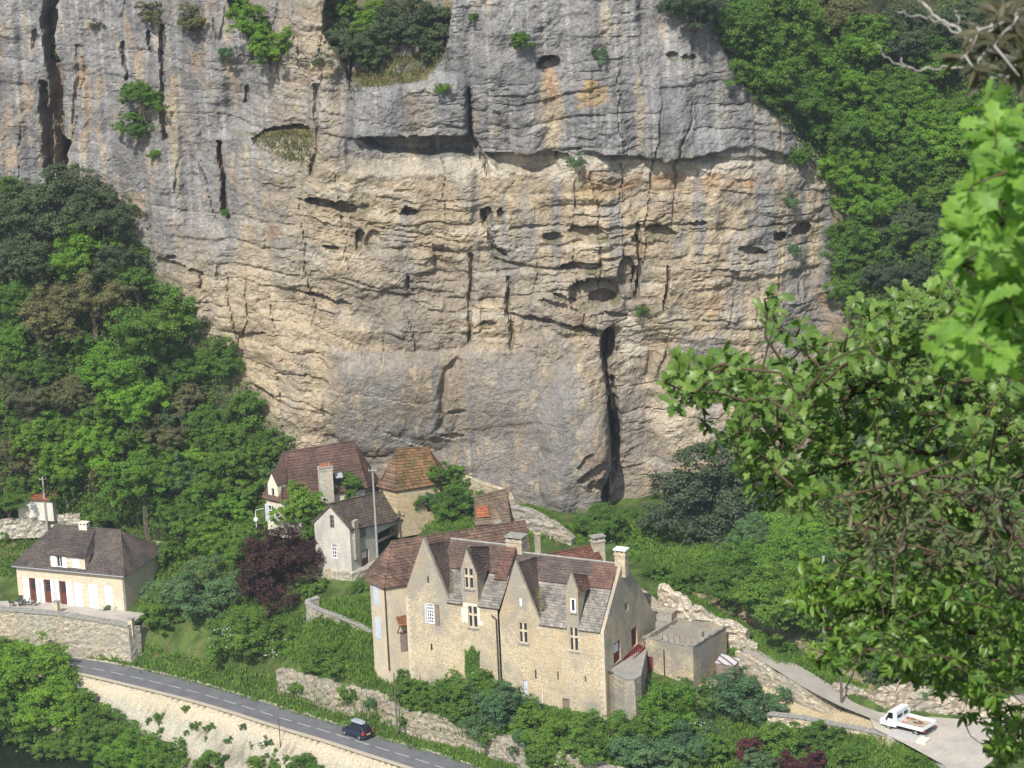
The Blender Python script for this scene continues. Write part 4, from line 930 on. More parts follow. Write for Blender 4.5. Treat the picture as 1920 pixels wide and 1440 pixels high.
mb = MB(); roof_face(mb, MF.pt(d1[1]+.15, -.1, 17.4), MF.pt(d1[1]+.15, 2.9, 16.9), MF.pt(7.35, 4.4, 18.75), MF.pt(7.35, -.1, dap-.1)); roof_face(mb, MF.pt(d1[0]-.1, .1, 17.4), MF.pt(d1[0]-.1, 2.9, 16.9), MF.pt(7.35, 4.4, 18.75), MF.pt(7.35, .1, dap-.1)); mb.build('dormer_roof', T_dark, manorL)
mb = MB(); ridge_caps(mb, MF.pt(3.0, 4.75, RZ+.66), MF.pt(U2+.1, 4.75, RZ+.66), .13); mb.build('ridge_tiles', MAT['grey_stone'], manorL)
mb = MB(); p_ = MF.pt(U2-.12, -.16, 0); mb.tube([p_+ZV*4.0, p_+ZV*12.9, p_+MF.U*-.5+ZV*13.2], .07, 6); mb.build('downpipe', MAT['dark_wood'], manorL)
mb = MB(); mb.tube([MF.pt(9.75, -.22, .0)+ZV*4.0, MF.pt(9.75, -.22, 0)+ZV*5.0], .01, 4)
for k in range(34):      # dressed corner stones, long and short by turns
    z_ = 4.2+k*.30; w_ = .5 if k % 2 else .28
    for kk, (pl__, a0_, a1_) in enumerate(((fm, 0.0, w_),)):
        if z_ < 14.0: m = MB(); pl__.box(m, a0_-.012, a1_, z_+.01, z_+.29, -.012, .1); m.build('quoin_stone', MAT['cut_stone'], manorL)
# --- lower half
manorR = empty('manor_house', MF.pt(16, 4, 4), 'lower half of the tall stone manor, its side wall with red doors', 'house')
pf = MF.front(-.3); LU = MF.L
H2 = [pf.rect(974, 1121, 978.5, 1136), pf.rect(973, 1168, 989, 1206), pf.rect(1069.5, 1122, 1079.5, 1148), pf.rect(1068, 1177, 1084, 1221), pf.rect(982, 1275, 990, 1305), pf.rect(1055, 1310, 1068, 1336),
      pf.rect(1003, 1256, 1006, 1274), pf.rect(1045, 1259, 1047.5, 1275), pf.rect(1095, 1268, 1100, 1281)]
a1 = pf.hit(936, 1145)[0]; a2 = pf.hit(1012, 1161)[0]; am, aw = pf.hit(966, 1051); b1 = pf.hit(1060, 1103)[0]; b2 = pf.hit(1083, 1107)[0]; bm_, bw_ = pf.hit(1070.5, 1075); e2 = 13.0
bwz = pf.hit(1083, 1107)[1]
outer = [(a1, 3), (LU, 3), (LU, e2), (b2, e2), (b2, bwz), (bm_, bw_), (b1, bwz), (b1, e2), (a2, e2+.25), (am, aw), (a1, 13.5)]
mb = MB(); wall_face(mb, pf, outer, H2)
sd = MF.right(); vR = [sd.hit(q[0], q[1]) for q in ((1200, 1100), (1234, 1160))]
HS = [sd.rect(1171, 1130, 1178, 1146), sd.rect(1150.5, 1203, 1164, 1242), sd.rect(1184, 1176, 1195, 1212)]
sap = RZ+.35
wall_face(mb, sd, [(-.3, 3), (13.2, 3), (13.2, 9.7), (11.0, 11.9), (8.9, 14.6), (4.75, sap), (-.3, e2)], HS)
wall_face(mb, MF.left(a1), [(-.3, 3), (1.2, 3), (1.2, 13.4), (-.3, 13.5)])
for q in ([(a1, -.3, 13.5), (am, -.3, aw), (am, .1, aw-.05), (a1, .1, 13.45)], [(a2, -.3, e2+.25), (a2, .1, e2+.2), (am, .1, aw-.05), (am, -.3, aw)], [(b1, -.3, bwz), (bm_, -.3, bw_), (bm_, .1, bw_-.05), (b1, .1, bwz-.05)], [(b2, -.3, bwz), (b2, .1, bwz-.05), (bm_, .1, bw_-.05), (bm_, -.3, bw_)],
          [(LU, -.3, e2), (LU, 4.75, sap), (LU-.4, 4.75, sap-.03), (LU-.4, -.3, e2-.03)], [(LU, 4.75, sap), (LU, 8.9, 14.6), (LU-.4, 8.9, 14.55), (LU-.4, 4.75, sap-.03)], [(LU, 8.9, 14.6), (LU, 11, 11.9), (LU-.4, 11, 11.85), (LU-.4, 8.9, 14.55)], [(LU, 11, 11.9), (LU, 13.2, 9.7), (LU-.4, 13.2, 9.65), (LU-.4, 11, 11.85)]):
    mb.quad(*[MF.pt(*p) for p in q])
mb.poly([MF.pt(b2, -.3, e2), MF.pt(b2, 1.9, bwz-.1), MF.pt(b2, -.3, bwz)]); mb.poly([MF.pt(b1, -.3, e2), MF.pt(b1, -.3, bwz), MF.pt(b1, 1.9, bwz-.1)])
mb.quad(MF.pt(LU-.4, 13.2, 3), MF.pt(LU, 13.2, 3), MF.pt(LU, 13.2, 9.7), MF.pt(LU-.4, 13.2, 9.65)); wall_face(mb, MF.front(9.5), [(a1, 3), (LU, 3), (LU, 13), (a1, 13)])
mb.build('wall', MS, manorR)
for k in range(29):
    z_ = 4.2+k*.30; w_ = .55 if k % 2 else .30; m = MB(); pf.box(m, LU-w_, LU+.014, z_+.01, z_+.29, -.014, .55 if k % 2 == 0 else .30); m.build('quoin_stone', MAT['cut_stone'], manorR)
window(manorR, pf, H2[0], 'bars', MAT['white_paint'], .15, None, 2, 3); window(manorR, pf, H2[1], 'mullion', MAT['cut_stone'], .2, MAT['grey_stone'])
window(manorR, pf, H2[2], 'plain', MAT['white_paint'], .12, MAT['grey_stone'], fw=.13); window(manorR, pf, H2[3], 'mullion', MAT['cut_stone'], .2, MAT['grey_stone'])
shutter(manorR, pf, H2[4][0], H2[4][2], H2[4][1], H2[4][3], MAT['blue_shutter'], .1, label='pale blue-grey shutter', slats=True); door(manorR, pf, H2[5], MAT['grey_wood'], .15)
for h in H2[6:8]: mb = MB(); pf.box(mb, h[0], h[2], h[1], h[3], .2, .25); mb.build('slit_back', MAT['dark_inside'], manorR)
window(manorR, pf, H2[8], 'plain', MAT['cut_stone'], .2)
window(manorR, sd, HS[0], 'plain', MAT['cut_stone'], .2); door(manorR, sd, HS[1], MAT['red_wood'], .15, 'pale', 'red door with pale panes at the landing'); door(manorR, sd, HS[2], MAT['red_wood'], .15, None, 'plain red door at the top of the steps')
mb = MB(); c_ = (H2[4][0]+H2[4][2])/2; t_ = H2[4][3]+.45
for k in range(6):
    a = math.pi*k/6; b_ = math.pi*(k+1)/6; pf.box(mb, c_+.45*math.cos(b_), c_+.45*math.cos(a), t_+.45*math.sin(min(a, b_)+.2), t_+.45*math.sin(min(a, b_)+.2)+.14, -.08, .02)
mb.build('arch_moulding', MAT['cut_stone'], manorR)
for q, w in ((a2, .2),): pass
mb = MB(); p_ = pf.pt(pf.hit(1019, 1320)[0], 0, -.1); mb.tube([p_+ZV*3.6, p_+ZV*pf.hit(1019, 1300)[1]], .06, 6); mb.build('white_pipe', MAT['white_paint'], manorR)
mb = MB(); slope(mb, MF, a2-.1, b1, -.5, e2-.05, sv, sz); slope(mb, MF, a2-1.6, a2-.09, .3, e2+.9, sv, sz); slope(mb, MF, b2, LU-.35, -.5, e2-.05, sv, sz); slope(mb, MF, b1-.02, b2+.02, 1.4, e2+1.8, sv, sz); mb.build('lower_roof', T_lauze, manorR)
mb = MB(); slope(mb, MF, U2-.2, LU-3.0, sv-.08, sz+.1, 4.75, RZ); slope(mb, MF, a1+.5, LU-.35, 9.6, 13, 4.75, RZ); mb.build('upper_roof', tiles((.12, .095, .086), MYAW, .2, (.2, .17, .14), .25), manorR)
mb = MB(); slope(mb, MF, LU-3.0, LU-.35, sv-.08, sz+.1, 4.75, RZ); mb.build('patched_roof', tiles((.17, .105, .083), MYAW, .2, (.2, .17, .14), .2), manorR, 'redder tiles beside the end gable')
mb = MB(); ridge_caps(mb, MF.pt(U2, 4.75, RZ+.06), MF.pt(LU-.3, 4.75, RZ+.06), .12); mb.build('ridge_tiles', MAT['grey_stone'], manorR)
mb = MB(); roof_face(mb, MF.pt(a2, .1, e2+.2), MF.pt(a2, 3.4, e2+1), MF.pt(am, 4.7, RZ-.1), MF.pt(am, .1, aw-.35)); roof_face(mb, MF.pt(a1, .1, 13.4), MF.pt(a1, 4.5, 13.4), MF.pt(am, 4.7, RZ-.1), MF.pt(am, .1, aw-.35)); mb.build('gable_roof', T_dark, manorR)
mb = MB(); roof_face(mb, MF.pt(b2+.2, -.15, bwz-.3), MF.pt(b2+.2, 2.0, bwz-.6), MF.pt(bm_, 3.6, 17.2), MF.pt(bm_, .1, bw_-.1)); roof_face(mb, MF.pt(b1-.1, .1, bwz-.1), MF.pt(b1-.1, 2.1, bwz-.1), MF.pt(bm_, 3.6, 17.2), MF.pt(bm_, .1, bw_-.1)); mb.build('dormer_roof', T_red, manorR)
def chim(root, px0, py0, px1, py1, v, mat, depth=.8, **k):
    pl = MF.front(v); a0, _ = pl.hit(px0, (py0+py1)/2); a_1, _ = pl.hit(px1, (py0+py1)/2); _, zt = pl.hit((px0+px1)/2, py0); _, zb_ = pl.hit((px0+px1)/2, py1)
    c = MF.pt((a0+a_1)/2, v, 0); return chimney(root, c, (a_1-a0)*.88, depth, zb_-1.2, zt-.36, mat, MYAW, **k)
CS = stone((.50, .43, .31), MYAW, .2, .4, .2, .7, (.28, .27, .24), .6)
chim(manorL, 952, 1003, 985, 1042, 5.2, CS, 1.3)
chim(manorR, 1154, 1028, 1176, 1058, 4.9, CS, .8, cap=MAT['white_paint']); 
mb = MB(); q = MF.pt(LU-.5, 6.2, 0); MF.box(mb, LU-.8, LU-.1, 5.9, 6.7, 16.2, 17.9); mb.build('stub', CS, manorR)

# ================================================================== tall house with hipped tiled roof behind the manor
ZE, ZR = 14.9, 18.5
A_ = G(685, 1090, ZE); B_ = G(719, 1104, ZE); R1 = G(734, 1016, ZR); R2 = G(984, 977, ZR)
d_ = (R2-R1); d_.z = 0; LT = d_.length; d_.normalize(); nb = Vector((-d_.y, d_.x, 0))
tall = empty('tower_house', (B_.x, B_.y, 4.3), 'tall narrow plastered house with a long red-brown hipped roof behind the manor', 'house')
C_ = B_+d_*(LT+1.5)
offb = (R1-B_).dot(nb); Ab = B_+nb*(2*offb-1); Cb = C_+nb*(2*offb-1)
Ae = A_+(A_-B_)*.6
mb = MB(); roof_face(mb, B_, C_, R2+d_*.1, R1, course=.34, lift=.06); roof_face(mb, Ab+d_*.3, Cb, R2, R1)
roof_face(mb, A_, B_, R1, R1, course=.34, lift=.06); roof_face(mb, Ab, A_, R1, R1)
ridge_caps(mb, B_, R1, .12); ridge_caps(mb, R1, R2, .12); mb.build('roof', tiles((.135, .090, .068), math.atan2(d_.y, d_.x), .35, (.24, .21, .17), .55, 0, .3, .3), tall)
ci = (B_-(A_+B_)*.5).normalized()
Bi = B_+nb*.3+d_*.25; Ai = A_+d_*.35+(B_-A_)*.06; Ci = Bi+d_*LT; Abi = Ab-nb*.3+d_*.5; Cbi = Cb-nb*.3
def wl(mb, p, q, z0, z1): mb.quad(Vector((p.x, p.y, z0)), Vector((q.x, q.y, z0)), Vector((q.x, q.y, z1)), Vector((p.x, p.y, z1)))
TS = plaster((.52, .45, .33), (.30, .28, .25), .6)
mb = MB()
wl(mb, Ai, Bi, 2.5, ZE+.1); wl(mb, Bi, Ci, 2.5, ZE+.1); wl(mb, Ci, Cbi, 2.5, ZE+.1); wl(mb, Abi, Ai, 2.5, ZE+.1); wl(mb, Cbi, Abi, 2.5, ZE+.1)
q0, q1 = R2+d_*.05, None
mb.poly([Ci+ZV*(.1), Cbi+ZV*(.1), R2+d_*0.0-ZV*.05]); mb.build('wall', TS, tall)
pT = Plane(Ai, (Bi-Ai), nb if (nb.dot(d_) > 9) else Vector((-(Bi-Ai).y, (Bi-Ai).x, 0)))
for bx in ((701, 1098, 711, 1135), (704.5, 1158, 714.5, 1196)):
    r = pT.rect(*bx); mb = MB(); pT.box(mb, r[0], r[2], r[1], r[3], -.05, .05); mb.build('shutter', MAT['blue_shutter'], tall, 'faded pale blue shutter')
mb = MB(); q = Bi+(B_-Bi)*.3; mb.tube([Vector((q.x, q.y, 6)), Vector((q.x, q.y, ZE-.1))], .07, 6); mb.build('downpipe', MAT['dark_wood'], tall)
# lean-to canopy in the corner beside the manor
pC = Plane(Bi, d_, nb); ca0, cz = pC.hit(742, 1168); 
mb = MB(); roof_face(mb, pC.pt(1.0, cz-.1, -.9), pC.pt(2.6, cz-.1, -.9), pC.pt(2.6, cz+.75, .1), pC.pt(1.0, cz+.75, .1), thick=.08); o = mb.build('canopy', tiles((.20, .095, .05), 0, .3), tall)
for a in (1.05, 2.5): mb = MB(); mb.tube([pC.pt(a, cz-.15, -.85), pC.pt(a, cz-1.1, .0)], .05, 5); mb.build('brace', MAT['dark_wood'], o)
mb = MB(); pC.box(mb, 1.3, 2.1, cz-3.2, cz-1.0, -.03, .02); mb.build('door', MAT['grey_wood'], tall)
# chimneys of this roof
def chimz(root, px0, py0, px1, py1, z0, mat, yaw, depth=.6, **k):
    g = G((px0+px1)/2, py1, z0); r = ray((px0+px1)/2, py0); zt = (CAM+r*(g.y/r.y)).z; e0, e1 = G(px0, py1, z0), G(px1, py1, z0)
    return chimney(root, g, (e1-e0).length*.85, depth, z0-1.5, zt-.36, mat, yaw, **k)
chimz(tall, 929.5, 978, 940, 1016, 16.6, CS, .3, .5); chimz(tall, 1004, 990, 1013, 1036, 16.3, CS, .3, .7)
# small house behind with its own chimney
zz_ = 16.4; r1, r2 = G(1032, 1038, zz_), G(1117, 1022, zz_); dd = r2-r1; dd.z = 0; dd.normalize(); nn = Vector((-dd.y, dd.x, 0))
sm = empty('back_cottage', (r2.x, r2.y, 8), 'low cottage with rust-red tiles peeping over the manor ridge', 'house')
mb = MB(); roof_face(mb, r1-nn*3-ZV*2.4, r2-nn*3-ZV*2.4, r2, r1); roof_face(mb, r1+nn*3-ZV*2.4, r2+nn*3-ZV*2.4, r2, r1); ridge_caps(mb, r1, r2, .12); mb.build('roof', tiles((.15, .075, .05), 0, .35, (.22, .2, .15), .5), sm)
mb = MB()
for p, q in ((r1-nn*2.8, r2-nn*2.8), (r2-nn*2.8, r2+nn*2.8), (r2+nn*2.8, r1+nn*2.8), (r1+nn*2.8, r1-nn*2.8)): wl(mb, p, q, 8, zz_-2.4)
mb.poly([r2-nn*2.8-ZV*2.3, r2+nn*2.8-ZV*2.3, r2-ZV*.05]); mb.poly([r1-nn*2.8-ZV*2.3, r1+nn*2.8-ZV*2.3, r1-ZV*.05]); mb.build('wall', MSg, sm)
chimz(sm, 1108, 1004, 1135, 1044, 15.2, CS, math.atan2(dd.y, dd.x), .8)

# ================================================================== flat-roofed terrace building, landing and steps
TF = Frame((1207, 1264), (1301, 1283), 6.0); tr = empty('terrace_building', TF.pt(3, 2, 6), 'low stone outbuilding with a flat walled roof terrace and red shutter', 'building')
tp = TF.front(); ztp = (tp.hit(1202, 1197)[1]+tp.hit(1303, 1211)[1])/2; TD = 6.6
hs = tp.rect(1210.5, 1231, 1224.5, 1264)
TSt = stone((.44, .375, .265), TF.yaw, .2, .4, .2, .75, (.24, .225, .195), .9, .8, .08, (6.0, 10.5))
mb = MB(); wall_face(mb, tp, [(0, 4.5), (TF.L, 4.5), (TF.L, ztp), (0, ztp)], [hs]); wall_face(mb, TF.right(), [(0, 4.5), (TD, 4.5), (TD, ztp), (0, ztp)]); wall_face(mb, TF.left(), [(0, 4.5), (TD, 4.5), (TD, ztp), (0, ztp)])
mb.quad(*[TF.pt(u, v, ztp-.45) for u, v in ((.3, .3), (TF.L-.3, .3), (TF.L-.3, TD-.3), (.3, TD-.3))])
for u0, u1, v0, v1 in ((0, TF.L, 0, .3), (TF.L-.3, TF.L, .3, TD-.3), (0, .3, .3, TD-.3), (0, TF.L, TD-.3, TD)): TF.box(mb, u0+.004, u1-.004, v0+.004, v1-.004, ztp-.6, ztp)
mb.build('wall', TSt, tr); shutter(tr, tp, hs[0], hs[2], hs[1], hs[3], MAT['red_wood'], .1)
for k in range(16):
    t0 = k/16*TF.L; m = MB(); h = random.uniform(.04, .22); TF.box(m, t0+.01, t0+TF.L/16-.01, -.05-random.uniform(0, .05), .34, ztp+.002, ztp+h); m.build('coping_stone', MAT['grey_stone'], tr)
for k in range(15):
    t0 = .37+k/15*(TD-.4); m = MB(); h = random.uniform(.04, .25); TF.box(m, TF.L-.34, TF.L+.05+random.uniform(0, .05), t0, t0+(TD-.4)/15-.02, ztp+.002, ztp+h); m.build('coping_stone', MAT['grey_stone'], tr)
mb = MB(); q = tp.pt(tp.hit(1246, 1240)[0], 0, -.08); mb.tube([q+ZV*6, q+ZV*(ztp-.9)], .06, 6); mb.build('downpipe', MAT['dark_wood'], tr)
mb = MB(); TF.box(mb, 1.2, 5, 3.2, 3.6, ztp-.44, ztp+.35); mb.build('inner_wall', TSt, tr)
for k in range(9):
    q = TF.pt(.3+k*(TF.L-.6)/8, .15, ztp+.09); mb = MB(); mb.tube([q, q+ZV*.75], .018, 4); mb.build('railing_post', MAT['dark_wood'], tr)
# stretch of parapet wall between the gable and the terrace
zl = 8.75
Lp = [G(*q, zl) for q in ((1141, 1243), (1141, 1254), (1152, 1264), (1170, 1273), (1190, 1274), (1202, 1266), (1206, 1246))]
Lp = [Vector(p) for p in Lp]; Lp[0] = MF.pt(LU+.02, 0.3, zl); Lp[-1] = TF.pt(-.05, 1.0, zl)
ld = empty('stone_landing', Lp[3]-ZV*4, 'rounded stone landing before the red doors, between manor and terrace building', 'landing')
cen = sum(Lp, Vector())/len(Lp); n = len(Lp)
mb = MB(); mb.poly(Lp).build('paving', plaster((.30, .28, .24), (.20, .19, .17), .7), ld); mb = MB()
for i in range(n-1):
    a, b_ = Lp[i], Lp[i+1]; k = 4
    for j in range(k):
        def f(p, t): o = (p-cen); o.z = 0; q = p+o*.03*t; return Vector((q.x, q.y, zl-5.0*t))
        mb.quad(f(a, j/k), f(b_, j/k), f(b_, (j+1)/k), f(a, (j+1)/k))
mb.build('landing_wall', stone((.38, .33, .25), MYAW, .3, .36, .18, .6, (.22, .21, .19), .8), ld)
for i in range(2, n-3):
    a, b_ = Lp[i], Lp[i+1]; o1 = (a-cen).normalized()*.1; o2 = (b_-cen).normalized()*.1
    mbx = MB().hexa([a+o1, b_+o2, b_-o2*3, a-o1*3], [a+o1+ZV*.22, b_+o2+ZV*.22, b_-o2*3+ZV*.22, a-o1*3+ZV*.22]); mbx.build('parapet', MAT['grey_stone'], ld)
st = empty('wooden_steps', MF.pt(LU+.6, 6, zl), 'dark red wooden steps with railing up to the second red door', 'stairs')
v_hi = (HS[2][0]+HS[2][2])/2+.4; z_hi = HS[2][1]; v_lo = v_hi-3.2; nst = 7
for k in range(nst):
    t = k/(nst-1); vv_ = v_lo+(v_hi-v_lo)*t; zz = zl-.4+(z_hi-zl+.4)*(k+1)/nst
    mb = MB(); MF.box(mb, LU+.03, LU+1.05, vv_-.22, vv_+.22, zz-.06, zz); mb.build('tread', MAT['red_wood'], st)
for s_ in (.06, 1.08):
    mb = MB(); mb.hexa([MF.pt(LU+s_-.03, v_lo-.2, zl-.35), MF.pt(LU+s_+.03, v_lo-.2, zl-.35), MF.pt(LU+s_+.03, v_hi+.3, z_hi-.35), MF.pt(LU+s_-.03, v_hi+.3, z_hi-.35)], [MF.pt(LU+s_-.03, v_lo-.2, zl), MF.pt(LU+s_+.03, v_lo-.2, zl), MF.pt(LU+s_+.03, v_hi+.3, z_hi), MF.pt(LU+s_-.03, v_hi+.3, z_hi)]); mb.build('stringer', MAT['red_wood'], st)
mb = MB(); mb.tube([MF.pt(LU+1.1, v_lo-.2, zl+.95), MF.pt(LU+1.1, v_hi+.3, z_hi+.95)], .05, 5); mb.build('handrail', MAT['red_wood'], st)
for k in range(9):
    t = k/8; q = MF.pt(LU+1.1, v_lo-.2+(v_hi-v_lo+.5)*t, zl-.05+(z_hi-zl)*t); mb = MB(); mb.tube([q, q+ZV*1.0], .025, 4); mb.build('baluster', MAT['red_wood'], st)
mb = MB(); MF.box(mb, LU+.02, LU+1.1, v_hi+.3, v_hi+1.4, 5, z_hi-.02); mb.build('top_block', MSg, st)

# shack with a striped sheet roof below the lane
z_ = 5.6; s0, s1, s2, s3 = G(1340, 1243, z_+1.9), G(1376, 1249, z_+1.7), G(1388, 1236, z_+2.2), G(1352, 1226, z_+2.5)
sh = empty('shack', (s0+s2)/2-ZV*2, 'small shack with a striped white and rust corrugated sheet roof', 'shed')
wsh, nts, bs = newmat('striped_sheet', .5, .4)
v = wallvec(nts, 0); tx_ = nts.nodes.new('ShaderNodeTexWave'); tx_.inputs['Scale'].default_value = .42; tx_.bands_direction = 'X'; nts.links.new(v, tx_.inputs[0])
nts.links.new(ramp(nts, tx_.outputs['Fac'], [(.70, (.38, .40, .41)), (.76, (.20, .09, .07))]), bs.inputs['Base Color'])
mb = MB(); K = 22
for k in range(K):
    def q(t, s, h): return s0.lerp(s1, t).lerp(s3.lerp(s2, t), s)+ZV*h
    h0, h1 = (.05 if k % 2 else 0), (0 if k % 2 else .05)
    mb.quad(q(k/K, 0, h0), q((k+1)/K, 0, h1), q((k+1)/K, 1, h1), q(k/K, 1, h0)); mb.quad(q(k/K, 0, h0-.03), q((k+1)/K, 0, h1-.03), q((k+1)/K, 1, h1-.03), q(k/K, 1, h0-.03))
mb.build('sheet_roof', wsh, sh)
for a, b_ in ((s0, s1), (s1, s2), (s2, s3), (s3, s0)):
    a_, b__ = a.lerp((s0+s2)/2, .12), b_.lerp((s0+s2)/2, .12); mb = MB(); mb.quad(Vector((a_.x, a_.y, 4.5)), Vector((b__.x, b__.y, 4.5)), b__-ZV*.08, a_-ZV*.08); mb.build('wall', MAT['grey_wood'], sh)

# ================================================================== barn house
BF = Frame((594, 1060), (660, 1071), 10.0)
BL = 10.9; BD = BF.L; bz = 15.0; brz = 17.3
BSp = plaster((.50, .475, .42), (.29, .28, .26), .75)
bn = empty('barn_house', BF.pt(2, 4, 10), 'grey plastered house with an open dark barn bay under a mossy tiled roof', 'house')
bp = BF.front(); bs_ = BF.right()
hb = [bp.rect(618.5, 966, 626.5, 990), bp.rect(622, 1020, 633, 1047)]
hb2 = [bs_.rect(675, 989, 687, 1008), bs_.rect(678, 1031, 692, 1061), ]
opv0 = bs_.hit(706, 1000)[0]; opv1 = bs_.hit(752, 1000)[0]
barn_o = (opv0, 10.0, opv1, bs_.hit(728, 985)[1])
mb = MB(); wall_face(mb, bp, [(0, 9), (BD, 9), (BD, bz), (BD/2, brz), (0, bz+.3)], hb)
wall_face(mb, bs_, [(0, 9), (BL, 9), (BL, 12.75), (0, 14.75)], hb2+[(barn_o[0], 9.9, barn_o[2], 12.75)])
wall_face(mb, BF.left(), [(0, 9), (BL, 9), (BL, 13.2), (0, bz)]); wall_face(mb, BF.front(BL), [(0, 9), (BD, 9), (BD, 12.7), (BD/2, 15.6), (0, 13.2)])
mb.build('wall', BSp, bn)
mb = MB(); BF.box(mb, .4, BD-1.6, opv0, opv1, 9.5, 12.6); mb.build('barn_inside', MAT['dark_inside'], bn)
mb = MB(); bs_.box(mb, opv0+.05, opv1-.05, 11.6, 11.85, .05, .3); mb.build('loft_beam', MAT['grey_wood'], bn)
window(bn, bp, hb[0], 'bars', MAT['grey_wood'], .15, None, 2, 3); window(bn, bp, hb[1], 'bars', MAT['white_paint'], .15, None, 3, 4)
shutter(bn, bs_, hb2[0][0], hb2[0][2], hb2[0][1], hb2[0][3], MAT['grey_wood'], .08); door(bn, bs_, hb2[1], MAT['brown_wood'], .15, 'pale')
BT = tiles((.125, .102, .088), BF.yaw, .3, (.24, .22, .19), .6, .45)
mb = MB(); roof_face(mb, BF.pt(BD+.35, -.2, bz-.15), BF.pt(BD+.35, BL+.2, 12.75), BF.pt(BD/2, BL+.2, 15.75), BF.pt(BD/2, -.2, brz+.05)); roof_face(mb, BF.pt(-.2, -.2, bz), BF.pt(-.2, BL+.2, 13.2), BF.pt(BD/2, BL+.2, 15.75), BF.pt(BD/2, -.2, brz+.05)); ridge_caps(mb, BF.pt(BD/2, -.2, brz+.1), BF.pt(BD/2, BL, 15.8)); mb.build('roof', BT, bn)
mb = MB(); a_, _ = bs_.hit(663, 1000); bs_.box(mb, a_-.25, a_+.55, 11.2, 15.6, -.35, .0); mb.build('chimney_breast', stone((.40, .37, .31), BF.yaw, .2, .4, .2, .7, (.22, .22, .2), .7), bn)
mb = MB(); a_ = opv1; bs_.box(mb, a_+.02, a_+.7, 9.4, 12.8, -.06, .3); mb.build('corner_post', MAT['pale_stone'], bn)
# stone footing below the barn house
F0 = BF.pt(-.3, -.25, 0); rough_wall('footing_wall', [(*BF.pt(-.6, 2.5, 0)[:2], 6.5, 10.0), (*BF.pt(-.45, -.4, 0)[:2], 6.0, 9.9), (*BF.pt(BD+.3, -.4, 0)[:2], 6.0, 9.9), (*BF.pt(BD+1.2, 2.4, 0)[:2], 6.5, 9.95), (*BF.pt(BD+1.6, 6, 0)[:2], 6.5, 9.95)], .5, RS(BF.yaw, (.44, .40, .32), .5), 'rough stone footing wall under the grey barn house', 'wall', None, .03, .4)
mb = MB(); mb.poly([BF.pt(BD-.2, -.2, 9.93), BF.pt(BD+1.2, 2.4, 9.93), BF.pt(BD+1.6, 8, 9.93), BF.pt(BD-.2, 8, 9.93)]); tag(mb.build('yard_paving', plaster((.42, .38, .32), (.25, .24, .22), .6)), kind='structure')

# ================================================================== house with the concave hipped roof at the cliff foot
pe = 16.5; E0, E1, E2 = G(704, 912, pe), G(740.5, 922, pe), G(831, 907, pe); K1, K2 = P(744.5, 842, 286.0), P(803, 839, 286.6)
hp = empty('cliff_house', (E1.x, E1.y, 12.5), 'stone house with steep mossy orange pyramid roof against the cliff foot', 'house')
bk = Vector((0.3, 1, 0)).normalized()
Eb0 = E0+bk*2.5; Eb2 = E2+bk*2.5
PT = tiles((.16, .095, .052), 0, .35, (.30, .26, .18), .5, .55, .35, .3)
def bent(mb, a, b_, c, d, k=.28, drop=.45):
    """slope with a flared foot"""
    m0, m1 = a.lerp(d, k)-ZV*drop, b_.lerp(c, k)-ZV*drop; roof_face(mb, a, b_, m1, m0, course=.34, lift=.06); roof_face(mb, m0, m1, c, d, course=.34, lift=.06)
mb = MB(); bent(mb, E1, E2, K2, K1); ridge_caps(mb, K1, K2, .12); roof_face(mb, E2, Eb2, K2, K2); mb.build('roof', PT, hp)
mb = MB(); bent(mb, E0, E1, K1+Vector((.02, 0, 0)), K1); roof_face(mb, Eb0, E0, K1, K1); mb.build('side_roof', tiles((.15, .10, .07), 0, .3, (.28, .26, .22), .7, 0, .35, .3), hp)
PS = stone((.44, .365, .24), 0, .2, .42, .2, .7, (.33, .28, .2), .5)
Ei = [E0+Vector((.4, .2, 0)), E1+Vector((.12, .35, 0)), E2+Vector((-.35, .25, 0))]
pp = Plane(Ei[1], Ei[2]-Ei[1], Vector((-(Ei[2]-Ei[1]).y, (Ei[2]-Ei[1]).x, 0))); hd = pp.rect(800.5, 926, 813, 960); Lp_ = (Ei[2]-Ei[1]).length
mb = MB(); wall_face(mb, pp, [(0, 11), (Lp_, 11), (Lp_, pe), (0, pe)], [hd]); wl(mb, Ei[0], Ei[1], 11, pe); wl(mb, Ei[2], Ei[2]+bk*4, 11, pe); wl(mb, Ei[0], Ei[0]+bk*4, 11, pe); mb.build('wall', PS, hp)
door(hp, pp, hd, MAT['brown_wood'], .15)
rd = pp.rect(772, 989, 783, 1004); mb = MB(); 
# ================================================================== red-roofed house at the left
e0, e1, e2 = G(490, 933, 16.3), G(528, 942, 16.3), G(690, 915, 16.3); k1, k2 = P(530, 849, 285.6), P(663, 827, 287.6)
hr = empty('red_roof_house', (e1.x, e1.y, 13), 'white house with a tall steep red-brown tiled roof and stone dormer, against the cliff', 'house')
RT = tiles((.125, .082, .068), 0, .18, (.22, .17, .10), .5)
mb = MB(); bent(mb, e1, e2, k2, k1, .2, .25); bent(mb, e0, e1, k1+Vector((.02, 0, 0)), k1, .2, .25); roof_face(mb, e2, e2+Vector((1.2, 3, 0)), k2, k2); roof_face(mb, e0+Vector((.8, 3, 0)), e0, k1, k1)
ridge_caps(mb, k1, k2, .13); ridge_caps(mb, e1, k1, .1); mb.build('roof', RT, hr)
ei = [e0+Vector((.5, .15, 0)), e1+Vector((.05, .4, 0)), e2+Vector((-.4, .2, 0))]
HPs = plaster((.62, .56, .45), (.40, .34, .26), .4)
pA = Plane(ei[0], ei[1]-ei[0], Vector((-(ei[1]-ei[0]).y, (ei[1]-ei[0]).x, 0))); ha = pA.rect(503, 947, 514, 979)
